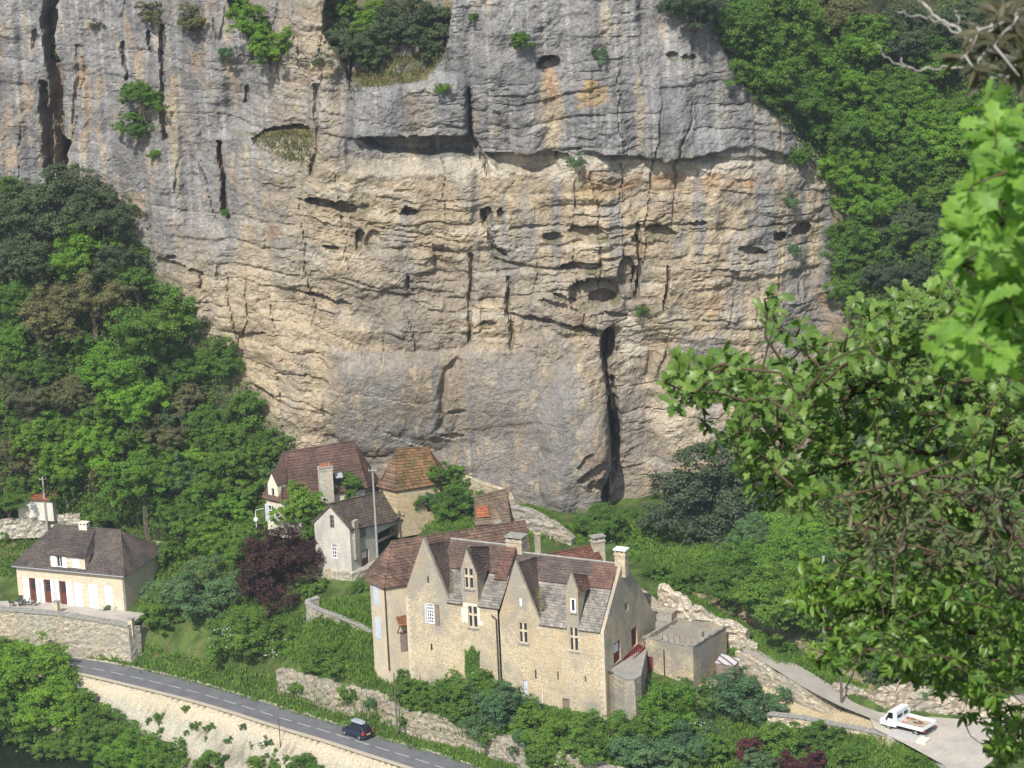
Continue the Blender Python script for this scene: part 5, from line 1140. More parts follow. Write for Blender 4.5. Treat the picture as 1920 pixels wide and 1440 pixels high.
mb = MB(); wall_face(mb, pA, [(0, 12), ((ei[1]-ei[0]).length, 12), ((ei[1]-ei[0]).length, 16.3), (0, 16.3)], [ha]); wl(mb, ei[1], ei[2], 12, 16.3); wl(mb, ei[2], ei[2]+Vector((1, 3, 0)), 12, 16.3); wl(mb, ei[0]+Vector((1, 3, 0)), ei[0], 12, 16.3); mb.build('wall', HPs, hr)
window(hr, pA, ha, 'bars', MAT['white_paint'], .12, None, 2, 3); r = ha
shutter(hr, pA, r[0]-.4, r[0]-.02, r[1], r[3], MAT['blue_shutter'], -.07); shutter(hr, pA, r[2]+.02, r[2]+.4, r[1], r[3], MAT['blue_shutter'], -.07)
dA = pA.hit(503, 925)[0]; dB = pA.hit(521, 928)[0]
mb = MB(); wall_face(mb, pA, [(dA, 15.9), (dB, 15.9), (dB, 18.0), ((dA+dB)/2, 19.3), (dA, 18.0)], [((dA+dB)/2-.3, 16.6, (dA+dB)/2+.3, 17.6)]); o = mb.build('dormer', MAT['pale_stone'], hr)
for s_ in (-1, 1):
    a = dA if s_ < 0 else dB; m = (dA+dB)/2; mb = MB(); mb.poly([pA.pt(a, 15.9, 0), pA.pt(a, 18, 0), pA.pt(a, 18, 1.4)]); mb.build('cheek', MAT['pale_stone'], o)
    mb = MB(); mb.hexa([pA.pt(a+s_*.08, 17.95, -.1), pA.pt(m, 19.35, -.1), pA.pt(m, 19.35, 2.2), pA.pt(a+s_*.08, 17.95, 1.4)], [pA.pt(a+s_*.08, 18.05, -.1), pA.pt(m, 19.45, -.1), pA.pt(m, 19.45, 2.2), pA.pt(a+s_*.08, 18.05, 1.4)]); mb.build('dormer_roof', RT, o)
window(hr, pA, ((dA+dB)/2-.3, 16.6, (dA+dB)/2+.3, 17.6), 'plain', MAT['pale_stone'], .12)
g = P(611, 905, 283.0); chimney(hr, g, 1.45, 1.0, 15.5, (CAM+ray(611, 876)*(283.0/ray(611, 876).y)).z, stone((.52, .48, .40), 0, .2, .4, .2, .7, (.3, .29, .27), .7), .3, None, 4, .08)
mb = MB(); q = P(636, 893, 283.9); nrm = Vector((-.2, -.7, .7)).normalized(); ax = Vector((1, .25, 0)).normalized(); up = nrm.cross(ax)*-1
mb.hexa([q+ax*a*.42+up*b_*.35+nrm*.1 for a, b_ in ((-1, -1), (1, -1), (1, 1), (-1, 1))], [q+ax*a*.42+up*b_*.35+nrm*.22 for a, b_ in ((-1, -1), (1, -1), (1, 1), (-1, 1))]); o = mb.build('skylight', MAT['zinc'], hr)
# lean-to with sagging roof beneath the cliff
l0, l1, l2, l3 = G(890, 986, 14.3), G(958, 980, 14.3), G(950, 915, 16.9), G(889, 930, 16.9)
hl = empty('lean_to_house', (l1.x, l1.y, 12.5), 'old lean-to with patched grey tiled roof beneath the grey cliff wall', 'outbuilding')
mb = MB(); roof_face(mb, l0, l1, l2, l3, course=.34, lift=.05, jit=.04); mb.build('roof', tiles((.15, .115, .085), 0, .3, (.25, .23, .17), .6, .3, .35, .3), hl)
mb = MB(); qa = l0.lerp(l3, .22)+ZV*.13; qb = l0.lerp(l3, .62)+ZV*.13; dxx = (l1-l0)*.42; dx0 = (l1-l0)*.06; roof_face(mb, qa+dx0, qa+dxx, qb+dxx*.9, qb+dx0, course=.34, lift=.05, thick=.05); mb.build('patched_roof', tiles((.34, .13, .07), 0, .25, (.3, .2, .15), .3), hl, 'patch of new orange tiles')
mb = MB(); wl(mb, l0+Vector((.2, .2, 0)), l1+Vector((-.2, .2, 0)), 11.5, 14.2); mb.poly([Vector((l1.x-.2, l1.y, 11.5)), Vector((l2.x-.2, l2.y, 11.5)), l2-ZV*.1-Vector((.2, 0, 0)), l1-ZV*.1-Vector((.2, 0, 0))]); mb.build('wall', PS, hl)
rough_wall('cliff_foot_wall', wp([(838, 884), (860, 890), (900, 903), (948, 921), (953, 938)], [(838, 925), (860, 932), (900, 940), (948, 952), (956, 962)], [14.4]*5), .6, RS(0, (.42, .36, .26), .4), 'old ochre masonry wall built against the foot of the cliff', 'wall', None, .25, .35, amp=.1)
rough_wall('cliff_foot_wall', wp([(958, 950), (1000, 962), (1040, 985), (1068, 1012)], [(958, 1020), (1000, 1026), (1040, 1030), (1072, 1034)], [10.9]*4), 1.2, RS(0, (.33, .30, .25), .5), 'pale rocky wall closing the cliff foot behind the manor chimneys', 'wall', None, .35, .35, amp=.2)
# old stone hut cut in the bank beside the end gable
hh = Frame((1206, 1168), (1238, 1172), 9.4); hu = empty('ruined_hut', hh.pt(1, 1, 9.4), 'ruined stone hut with a dark doorway on the bank beside the manor gable', 'ruin')
ro = hh.front().rect(1226, 1140, 1236, 1160)
mb = MB(); wall_face(mb, hh.front(), [(-.6, 8), (3.0, 8), (3.2, 10.8), (2.2, 11.5), (1.0, 12.6), (0, 13.1), (-.6, 12.9)], [(1.0, 9.6, 1.65, 10.8)]); hh.box(mb, -.6, 3.0, .3, 2.5, 8, 10.6); mb.build('wall', RS(.2, (.42, .38, .31), .6), hu)
# ================================================================== poles
def pole(bx, by, z, tx_, ty_, r, mat, label, arm=0, name='utility_pole', r1=None):
    g = G(bx, by, z); q = ray(tx_, ty_); zt = (CAM+q*(g.y/q.y)).z; root = empty(name, g, label, 'pole', None)
    mb = MB(); mb.tube([Vector((g.x, g.y, z-.5)), Vector((g.x, g.y, zt))], [r, r1 or r*.65], 8); mb.build('shaft', mat, root)
    for k in range(arm):
        h = zt-.35-.6*k; m = MB(); m.hexa([Vector((g.x+a*.45, g.y+b_*.05-.12, h)) for a, b_ in ((-1, -1), (1, -1), (1, 1), (-1, 1))], [Vector((g.x+a*.45, g.y+b_*.05-.12, h+.1)) for a, b_ in ((-1, -1), (1, -1), (1, 1), (-1, 1))]); o = m.build('crossarm', mat, root)
        for s_ in (-.38, .38): m = MB(); m.tube([Vector((g.x+s_, g.y-.12, h+.1)), Vector((g.x+s_, g.y-.12, h+.28))], .05, 6); m.build('insulator', MAT['zinc'], o)
    return g, zt
pole(89.5, 1000, 9.5, 82, 893, .17, MAT['pole_concrete'], 'tall concrete utility pole behind the villa roof', 1)
pole(709, 1062, 9.93, 691, 877, .14, MAT['pole_concrete'], 'grey utility pole standing against the open barn bay', 1)
pole(745, 1376, .5, 739.5, 1262, .09, MAT['pole_wood'], 'slim wooden pole on the verge by the overgrown road wall')
g4, z4 = pole(1578, 1343, 4.5, 1571, 1170, .16, MAT['pole_wood'], 'dark wooden pole beside the sandy path and lane', 1)
pole(1546, 1200, 8.4, 1532, 1043, .22, MAT['pole_concrete'], 'pale concrete pole rising through the oak leaves above the lane', 0, r1=.15)
pole(526, 1401, -1.4, 523.5, 1343, .05, MAT['dark_wood'], 'thin dark post on the river side of the road', 0, 'post')
pole(694.5, 1245, 4.2, 691.5, 1202, .06, MAT['zinc'], 'thin metal post beside the tower house corner', 0, 'post')
pole(770, 1292, 4.1, 768, 1262, .04, MAT['dark_wood'], 'thin rusty stake at the foot of the manor corner', 0, 'post')
pole(788.5, 1294, 4.1, 787.5, 1266, .04, MAT['dark_wood'], 'rusty stake before the manor gable, under its niche', 0, 'post')
# lantern on a bracket
g = P(480, 975, 281.5); lt = empty('lantern', g, 'white globe lantern on a curved bracket at the corner of the red-roofed house', 'lamp')
mb = MB(); mb.tube([g+Vector((.0, 0, -.9)), g+Vector((.0, 0, 1.05)), g+Vector((.25, 0, 1.2)), g+Vector((.9, .3, 1.2))], .035, 5); mb.build('bracket', MAT['white_paint'], lt)
mb = MB(); mb.tube([g+ZV*-.25, g+ZV*-.1, g+ZV*.15, g+ZV*.35], [.12, .24, .27, .08], 8); mb.build('globe', MAT['white_paint'], lt, smooth=True)
# garden table and chairs on the villa terrace
def chair_at(p, rz, lab):
    root = empty('garden_chair', p, lab, 'chair', 'dark garden chairs on the villa terrace'); c, s = math.cos(rz), math.sin(rz)
    def X(a, b_, h): return p+Vector((a*c-b_*s, a*s+b_*c, h))
    for a, b_ in ((-.22, -.22), (.22, -.22), (.22, .22), (-.22, .22)): m = MB(); m.tube([X(a, b_, 0), X(a, b_, .44)], .022, 4); m.build('leg', MAT['dark_green'], root)
    m = MB(); m.hexa([X(a, b_, .44) for a, b_ in ((-.25, -.25), (.25, -.25), (.25, .25), (-.25, .25))], [X(a, b_, .48) for a, b_ in ((-.25, -.25), (.25, -.25), (.25, .25), (-.25, .25))]); m.build('seat', MAT['dark_green'], root)
    m = MB(); m.hexa([X(a, b_, .48) for a, b_ in ((-.25, .21), (.25, .21), (.25, .25), (-.25, .25))], [X(a, b_, .95) for a, b_ in ((-.25, .29), (.25, .29), (.25, .33), (-.25, .33))]); m.build('backrest', MAT['dark_green'], root)
MAT['dark_green'] = plain('dark_green_metal', (.03, .05, .045), .5, .4)
T0_ = G(37, 1137, 4.23); tb = empty('garden_table', T0_, 'small dark garden table on the terrace at the villa corner', 'table')
m = MB(); m.tube([T0_+ZV*.70, T0_+ZV*.74], .5, 14); m.build('tabletop', MAT['dark_green'], tb); m = MB(); m.tube([T0_, T0_+ZV*.7], .05, 6); m.build('leg', MAT['dark_green'], tb)
for k, (dx, dy, lab) in enumerate([(-.85, .1, 'dark garden chair at the far end of the terrace table'), (.85, .1, 'dark garden chair on the villa door side of the terrace table'), (0, .8, 'dark garden chair behind the terrace table, nearest the house wall'), (1.6, -.1, 'dark garden chair set apart from the table toward the gate pillar')]):
    chair_at(T0_+Vector((dx, dy, 0)), [1.6, -1.6, 0, -1.2][k], lab)
# concrete well head at the lane end
cb = empty('concrete_platform', G(1700, 1378, 4.9), 'low grey concrete platform with a block at its end, in front of the white truck', 'platform')
q = [G(*p, 5.35) for p in ((1664, 1376), (1722, 1390), (1738, 1379), (1680, 1366))]; MB().hexa([p-ZV*.9 for p in q], q).build('slab', MAT['concrete'], cb)
q = [G(*p, 5.42) for p in ((1718, 1388), (1735, 1392), (1744, 1384), (1727, 1380))]; MB().hexa([p-ZV*.9 for p in q], q).build('block', MAT['pale_stone'], cb)
# lane and car park surfaces
def sheet(name, pts, mat, lift=.02, n=40):
    """ground-following strip between two pixel polylines with heights"""
    A = np.array([[*G(*a, z)] for a, z in pts[0]]); Bq = np.array([[*G(*a, z)] for a, z in pts[1]])
    def res(A): s = np.r_[0, np.cumsum(np.linalg.norm(np.diff(A, axis=0), axis=1))]; t = np.linspace(0, s[-1], n); return np.stack([np.interp(t, s, A[:, k]) for k in range(3)], -1)
    A, Bq = res(A), res(Bq); V = []; m = 9
    for i in range(n):
        for j in range(m): p = A[i]*(1-j/(m-1))+Bq[i]*j/(m-1); V.append(p)
    V = np.array(V); V[:, 2] += lift
    F_ = [(i*m+j, i*m+j+1, (i+1)*m+j+1, (i+1)*m+j) for i in range(n-1) for j in range(m-1)]
    return tag(link(name, mesh_np(name, V, F_), None, mat), kind='structure')
lane_m, ntl, bl = newmat('worn_tarmac', .95, .15)
ntl.links.new(mixc(ntl, .4, ramp(ntl, noise(ntl, .6, 4, .6, pos(ntl)), [(.35, (.27, .245, .205)), (.7, (.38, .345, .29))]), ramp(ntl, noise(ntl, 9, 3, .7, pos(ntl)), [(.3, (.22, .20, .17)), (.7, (.40, .365, .305))])), bl.inputs['Base Color'])
sheet('lane', ([((1388, 1210), 7.45), ((1440, 1224), 7.1), ((1478, 1238), 6.8), ((1520, 1263), 6.4), ((1570, 1294), 5.9), ((1660, 1332), 5.3), ((1700, 1345), 5.15)], [((1398, 1232), 7.3), ((1432, 1244), 7.05), ((1494, 1283), 6.5), ((1535, 1306), 6.2), ((1575, 1326), 5.8), ((1625, 1346), 5.45), ((1690, 1372), 5.1)]), lane_m, .12)
sheet('car_park', ([((1625, 1335), 5.5), ((1700, 1342), 5.15), ((1800, 1350), 5.15), ((1960, 1352), 5.2)], [((1640, 1368), 5.2), ((1700, 1398), 5.05), ((1770, 1436), 5.0), ((1800, 1475), 5.0)]), plaster((.43, .39, .325), (.30, .28, .25), .7, 'car_park_concrete'), .10)
# ================================================================== vehicles
def wheel(root, X, x, y, r, w, tyre, rim):
    o = None
    mb = MB(); a, b_ = X(x, y-w/2, r), X(x, y+w/2, r)
    ax = (b_-a).normalized(); up = ZV; fw = ax.cross(up)
    n = 18; V = []; 
    prof = [(-.5, .62), (-.5, .92), (-.35, 1.0), (.35, 1.0), (.5, .92), (.5, .62)]
    m = MB(); base = len(m.v)
    for i in range(n):
        an = 2*math.pi*i/n; d = fw*math.cos(an)+up*math.sin(an)
        for (t, k) in prof: m.v.append(tuple((a+b_)/2+ax*w*t+d*r*k))
    k = len(prof)
    for i in range(n):
        for j in range(k): m.f.append((i*k+j, ((i+1) % n)*k+j, ((i+1) % n)*k+(j+1) % k, i*k+(j+1) % k))
    W = m.build('wheel', tyre, root, smooth=True)
    side = -1 if y < 0 else 1
    m = MB(); c0 = (a+b_)/2+ax*w*.30*side; c1 = (a+b_)/2+ax*w*.44*side; m.tube([c0, c1], [r*.62, r*.56], 14); m.build('rim', rim, W)
    return W
def tub(X, xs, half, zlo, zhi, mb):
    """loft of cross-sections along the length: (x, half width, z low, z high)"""
    n = len(xs); b0 = len(mb.v)
    for x, h, a, b_ in zip(xs, half, zlo, zhi):
        for (y, z) in ((-h, a), (-h*1.0, a+(b_-a)*.55), (-h*.93, b_), (h*.93, b_), (h, a+(b_-a)*.55), (h, a)): mb.v.append(tuple(X(x, y, z)))
    for i in range(n-1):
        for j in range(6): mb.f.append((b0+i*6+j, b0+i*6+(j+1) % 6, b0+(i+1)*6+(j+1) % 6, b0+(i+1)*6+j))
    mb.f.append(tuple(b0+j for j in range(6))); mb.f.append(tuple(b0+(n-1)*6+j for j in range(6))[::-1])
def carpaint(name, c):
    m, nt, b = newmat(name, .25, .5); b.inputs['Base Color'].default_value = (*c, 1); b.inputs['Coat Weight'].default_value = .5; return m
MAT['tyre'] = plain('tyre_rubber', (.02, .02, .02), .9, .2); MAT['rim'] = plain('wheel_rim', (.30, .30, .31), .4, .5, metal=.6)
MAT['carglass'] = plain('tinted_glass', (.012, .015, .02), .06, .6)
# --- dark blue hatchback with a roof box
w1, w2 = G(647.5, 1378.5, 0), G(674, 1388, 0); hd = (w1-w2); hd.z = 0; wb = hd.length; hd.normalize(); S = 2.12/2.5*1.04; lf = Vector((-hd.y, hd.x, 0))   # near side is the left one
sidev = lf if lf.dot(Vector((0, -1, 0))) > 0 else -lf
cc = (w1+w2)/2-sidev*.80*S
def X(x, y, z): return Vector((cc.x, cc.y, 0))+hd*x*S-sidev*y*S+ZV*(z*S*1.06)
car = empty('parked_car' if False else 'hatchback_car', cc, 'dark blue hatchback driving on the road with a grey roof box', 'car')
paint = carpaint('dark_blue_paint', (.012, .018, .045))
mb = MB(); tub(X, [-1.92, -1.85, -1.3, .75, 1.35, 1.8, 1.9], [.74, .82, .85, .86, .84, .76, .66], [.38, .26, .22, .22, .24, .3, .42], [.80, .95, .97, .95, .88, .74, .6], mb)
tub(X, [-1.80, -1.35, -.6, .35, 1.0], [.70, .66, .66, .66, .74], [.9, .93, .93, .93, .88], [1.0, 1.47, 1.52, 1.48, .95], mb); mb.build('body', paint, car)
def glassq(pts, name, parent=car): m = MB(); m.poly([X(*p) for p in pts]); o = m.build(name, MAT['carglass'], parent); return o
for s_ in (-1, 1):
    y0_, y1_ = .765*s_, .655*s_
    for q in ([(-1.45, .98), (-1.25, 1.36), (-.72, 1.41), (-.72, .98)], [(-.66, .98), (-.66, 1.41), (-.02, 1.41), (-.02, .98)], [(.04, .98), (.04, 1.41), (.32, 1.39), (.78, .98)]):
        m = MB(); m.poly([X(x, (.775-(z-.98)*.22)*s_ if True else 0, z) for x, z in q]); m.build('side_window', MAT['carglass'], car)
m = MB(); m.poly([X(-1.835, -.60, 1.02), X(-1.835, .60, 1.02), X(-1.46, .55, 1.40), X(-1.46, -.55, 1.40)]); m.build('rear_window', MAT['carglass'], car)
m = MB(); m.poly([X(1.0, -.62, .99), X(1.0, .62, .99), X(.42, .56, 1.46), X(.42, -.56, 1.46)]); m.build('windscreen', MAT['carglass'], car)
redl = plain('tail_lamp_red', (.45, .02, .015), .3, .5)
for s_ in (-1, 1):
    m = MB(); m.hexa([X(-1.93, .60*s_, .72), X(-1.93, .80*s_, .72), X(-1.72, .85*s_, .72), X(-1.72, .62*s_, .72)], [X(-1.90, .60*s_, .98), X(-1.90, .78*s_, .98), X(-1.72, .83*s_, .98), X(-1.72, .62*s_, .98)]); m.build('tail_light', redl, car)
    m = MB(); m.hexa([X(.72, .80*s_, .98), X(.86, .80*s_, .98), X(.86, 1.0*s_, .98), X(.72, 1.0*s_, .98)], [X(.72, .80*s_, 1.12), X(.84, .80*s_, 1.12), X(.84, .98*s_, 1.12), X(.72, .98*s_, 1.12)]); m.build('wing_mirror', paint, car)
    m = MB(); m.hexa([X(1.78, .45*s_, .62), X(1.87, .68*s_, .62), X(1.70, .78*s_, .62), X(1.6, .5*s_, .62)], [X(1.70, .45*s_, .76), X(1.78, .68*s_, .76), X(1.6, .78*s_, .76), X(1.5, .5*s_, .76)]); m.build('headlight', MAT['rim'], car)
m = MB(); m.hexa([X(-1.965, -.27, .60), X(-1.965, .27, .60), X(-1.9, .27, .60), X(-1.9, -.27, .60)], [X(-1.955, -.27, .72), X(-1.955, .27, .72), X(-1.9, .27, .72), X(-1.9, -.27, .72)]); m.build('number_plate', plain('yellow_plate', (.62, .42, .04), .5, .3), car)
m = MB(); m.hexa([X(-2.0, -.80, .30), X(-2.0, .80, .30), X(-1.7, .85, .28), X(-1.7, -.85, .28)], [X(-1.99, -.78, .50), X(-1.99, .78, .50), X(-1.8, .83, .52), X(-1.8, -.83, .52)]); m.build('bumper', plain('dark_bumper', (.02, .022, .028), .5, .3), car)
for x in (-1.25, 1.25):
    for y in (-.80, .80): wheel(car, X, x, y, .31, .2, MAT['tyre'], MAT['rim'])
rb = empty('roof_box', X(-.3, 0, 1.6), 'long grey-blue roof box strapped on top of the dark car', 'roof box')
mb = MB(); tub(X, [-1.25, -1.15, -.3, .6, .85], [.20, .33, .36, .34, .16], [1.64]*5, [1.74, 1.86, 1.90, 1.84, 1.70], mb); mb.build('box_shell', plain('box_grey', (.30, .34, .38), .4, .4), rb)
for x in (-.8, .2): mb = MB(); mb.tube([X(x, -.6, 1.56), X(x, -.55, 1.62), X(x, .55, 1.62), X(x, .6, 1.56)], .02, 5); mb.build('roof_bar', MAT['dark_wood'], rb)
# --- white flatbed truck
zt = 6.20; n0, n1, n2 = G(1680, 1353.8, zt), G(1729, 1366.3, zt), G(1765.5, 1347.5, zt)
hd2 = (n0-n1); bl_ = hd2.length; hd2.z = 0; hd2.normalize(); rt = Vector((hd2.y, -hd2.x, 0)); wd = abs((n2-n1).dot(rt))
if rt.dot(n2-n1) < 0: rt = -rt
SX, SY, SZ = bl_/3.0, min(wd, 2.5)/2.0, 1.0
def Y_(x, y, z): return Vector((n1.x, n1.y, 5.14))+hd2*x*SX+rt*(y+1.0)*SY+ZV*z*SZ     # x from the tail, y across, z up
trk = empty('flatbed_truck', Y_(2, 0, 0), 'white flatbed truck with a crew window, parked on the pale car park', 'truck')
WP = carpaint('white_truck_paint', (.74, .77, .78)); dkm = plain('chassis_dark', (.05, .05, .055), .7, .3)
def bx(name, x0, x1, y0, y1, z0, z1, mat, parent=trk): m = MB(); m.hexa([Y_(x, y, z0) for x, y in ((x0, y0), (x1, y0), (x1, y1), (x0, y1))], [Y_(x, y, z1) for x, y in ((x0, y0), (x1, y0), (x1, y1), (x0, y1))]); return m.build(name, mat, parent)
bed = bx('bed_floor', .03, 2.97, -.97, .97, .72, .80, plain('bed_boards', (.36, .30, .22), .9, .1, .3))
for n_, a in (('side_board', (0, 3.0, -1.0, -.96)), ('side_board', (0, 3.0, .96, 1.0)), ('tail_board', (-.02, .02, -.96, .96)), ('head_board', (2.97, 3.02, -.96, .96))): o = bx(n_, *a, .74, 1.10, WP)
for i in range(4): bx('rib', .35+i*.75, .40+i*.75, -1.02, -1.0, .76, 1.08, WP)
m = MB(); 
for y in (-.9, 0, .9): m2 = MB(); m2.tube([Y_(2.99, y, 1.1), Y_(2.99, y, 1.75)], .03, 5); m2.build('rack_post', WP, trk)
m2 = MB(); m2.tube([Y_(2.99, -.9, 1.75), Y_(2.99, .9, 1.75)], .03, 5); m2.build('rack_rail', WP, trk)
mb = MB(); base = [(3.08, .45), (4.9, .45), (4.98, .8), (4.82, 1.06), (4.38, 1.22), (3.92, 1.96), (3.15, 2.02)]
mb.prism([Y_(x, -.92, z) for x, z in base], Y_(0, .92, 0)-Y_(0, -.92, 0)); cab = mb.build('cab', WP, trk)
for s_ in (-1, 1):
    y = .93*s_; m = MB(); m.poly([Y_(3.42, y*1.002, 1.24), Y_(4.22, y*1.002, 1.24), Y_(3.88, y*1.002, 1.84), Y_(3.42, y*1.002, 1.86)]); m.build('side_window', MAT['carglass'], cab)
    m = MB(); m.hexa([Y_(4.0, y, 1.12), Y_(4.1, y, 1.12), Y_(4.1, y*1.25, 1.12), Y_(4.0, y*1.25, 1.12)], [Y_(4.0, y, 1.38), Y_(4.1, y, 1.38), Y_(4.1, y*1.25, 1.38), Y_(4.0, y*1.25, 1.38)]); m.build('wing_mirror', dkm, cab)
    m = MB(); m.hexa([Y_(4.6, .62*s_, .62), Y_(4.83, .62*s_, .66), Y_(4.83, .88*s_, .66), Y_(4.6, .88*s_, .62)], [Y_(4.6, .62*s_, .84), Y_(4.80, .62*s_, .84), Y_(4.80, .88*s_, .84), Y_(4.6, .88*s_, .84)]); m.build('headlight', MAT['rim'], cab)
m = MB(); m.poly([Y_(4.35, -.82, 1.28), Y_(4.35, .82, 1.28), Y_(3.96, .76, 1.90), Y_(3.96, -.76, 1.90)]); 
m.v = [tuple(Vector(v)+hd2*.02+ZV*.02) for v in m.v]; m.build('windscreen', MAT['carglass'], cab)
for y0_, y1_ in ((-.72, -.04), (.04, .72)): m = MB(); m.poly([Y_(3.095, y0_, 1.28), Y_(3.095, y1_, 1.28), Y_(3.12, y1_, 1.78), Y_(3.12, y0_, 1.78)]); m.v = [tuple(Vector(v)-hd2*.03) for v in m.v]; m.build('rear_window', MAT['carglass'], cab)
bx('chassis', .1, 4.4, -.4, .4, .42, .70, dkm); bx('bumper', 4.72, 4.92, -.9, .9, .42, .60, dkm); bx('rear_bar', -.08, .0, -.8, .8, .42, .55, dkm)
for s_ in (-1, 1): bx('tail_light', -.06, .0, min(.62*s_, .85*s_), max(.62*s_, .85*s_), .56, .68, redl)
for x in (.85, 4.0):
    for y in (-.80, .80): wheel(trk, lambda a, b_, c: Y_(a, b_, c), x, y, .36, .24, MAT['tyre'], MAT['rim'])
random.seed(3)
for k in range(9):
    m = MB(); x, y = random.uniform(.5, 2.6), random.uniform(-.7, .7); an = random.uniform(-.5, .5); L_ = random.uniform(.5, 1.1)
    m.tube([Y_(x, y, .86), Y_(x+L_*math.cos(an), y+L_*math.sin(an)*.6, .88+random.uniform(0, .1))], .05, 5)
    tag(m.build('timber_offcut', [MAT['brown_wood'], MAT['terracotta'], MAT['cut_stone']][k % 3]), ['dark brown timber scrap lying in the bed of the white truck', 'rust-orange pipe scrap lying in the bed of the white truck', 'pale wood scrap lying in the bed of the white truck'][k % 3], 'scrap', ['dark timber scraps in the truck bed', 'orange scraps in the truck bed', 'pale scraps in the truck bed'][k % 3])
# ================================================================== vegetation
bpy.context.view_layer.update()
dg = bpy.context.evaluated_depsgraph_get()
def cast(px, py, objs=None):
    d = ray(px, py).normalized(); best = None
    for o in (objs or (cliff, ground)):
        ok, loc, nor, _ = o.ray_cast(CAM, d)
        if ok and (best is None or (loc-CAM).length < (best[0]-CAM).length): best = (loc.copy(), nor.copy())
    return best
def drop(p):
    best = None
    for o in (cliff, ground):
        ok, loc, nor, _ = o.ray_cast(p, Vector((0, 0, -1)))
        if ok and (best is None or loc.z > best.z): best = loc.copy()
    return best
rg = np.random.RandomState(5)
def leafmat(name, c, c2, trans=.28, rough=.75, huevar=.35, vein=0):
    m = bpy.data.materials.new(name); m.use_nodes = True; nt = m.node_tree; nt.nodes.clear()
    g = nt.nodes.new('ShaderNodeNewGeometry'); oi = nt.nodes.new('ShaderNodeObjectInfo')
    base = mixc(nt, ramp(nt, g.outputs['Random Per Island'], [(0.0, (0, 0, 0)), (1.0, (1, 1, 1))]), c, c2)
    nz = noise(nt, .55, 2, .5, pos(nt)); base = mixc(nt, 1.0, base, ramp(nt, nz, [(.3, (1-huevar*.7,)*3), (.7, (1+huevar*.8, 1+huevar*.6, 1.0))]), 'MULTIPLY')
    base = mixc(nt, 1.0, base, ramp(nt, oi.outputs['Random'], [(0, (.82, .86, .9)), (1, (1.18, 1.12, 1.0))]), 'MULTIPLY')
    if vein: base = mixc(nt, 1.0, base, ramp(nt, noise(nt, vein, 3, .6, pos(nt)), [(.3, (.72, .76, .7)), (.7, (1.22, 1.16, 1.25))]), 'MULTIPLY')
    d = nt.nodes.new('ShaderNodeBsdfPrincipled'); d.inputs['Roughness'].default_value = rough; d.inputs['Specular IOR Level'].default_value = .25; nt.links.new(base, d.inputs['Base Color'])
    t = nt.nodes.new('ShaderNodeBsdfTranslucent'); nt.links.new(mixc(nt, 1.0, base, (1.3, 1.5, .6), 'MULTIPLY'), t.inputs[0])
    mx = nt.nodes.new('ShaderNodeMixShader'); mx.inputs[0].default_value = trans; nt.links.new(d.outputs[0], mx.inputs[1]); nt.links.new(t.outputs[0], mx.inputs[2])
    o = nt.nodes.new('ShaderNodeOutputMaterial'); nt.links.new(mx.outputs[0], o.inputs[0]); return m
LM = dict(B=leafmat('leaf_bright', (.105, .215, .028), (.155, .295, .044)), B_=leafmat('leaf_bright', (0.086, 0.231, 0.029), (0.145, 0.330, 0.046)), M=leafmat('leaf_mid', (.080, .168, .030), (.125, .232, .044)), M_=leafmat('leaf_mid', (0.063, 0.172, 0.032), (0.106, 0.238, 0.048)),
          D=leafmat('leaf_dark', (0.053, 0.090, 0.045), (0.099, 0.132, 0.073), .18), N=leafmat('leaf_brownish', (0.106, 0.121, 0.055), (0.165, 0.161, 0.087), .2),
          Y=leafmat('leaf_yellow_green', (0.112, 0.251, 0.029), (0.185, 0.343, 0.045)), P=leafmat('leaf_purple', (0.029, 0.016, 0.017), (0.066, 0.034, 0.032), .15),
          E=leafmat('leaf_grey_green', (0.066, 0.145, 0.066), (0.112, 0.198, 0.095), .2), F=plain('blossom', (0.500, 0.500, 0.500), .8, .1), R=leafmat('leaf_reddish_purple', (0.066, 0.021, 0.029), (0.112, 0.040, 0.046), .2))
bark = plain('bark', (.11, .09, .07), .95, .1, .3); bark_pale = plain('bark_pale', (.24, .21, .18), .95, .1, .25)

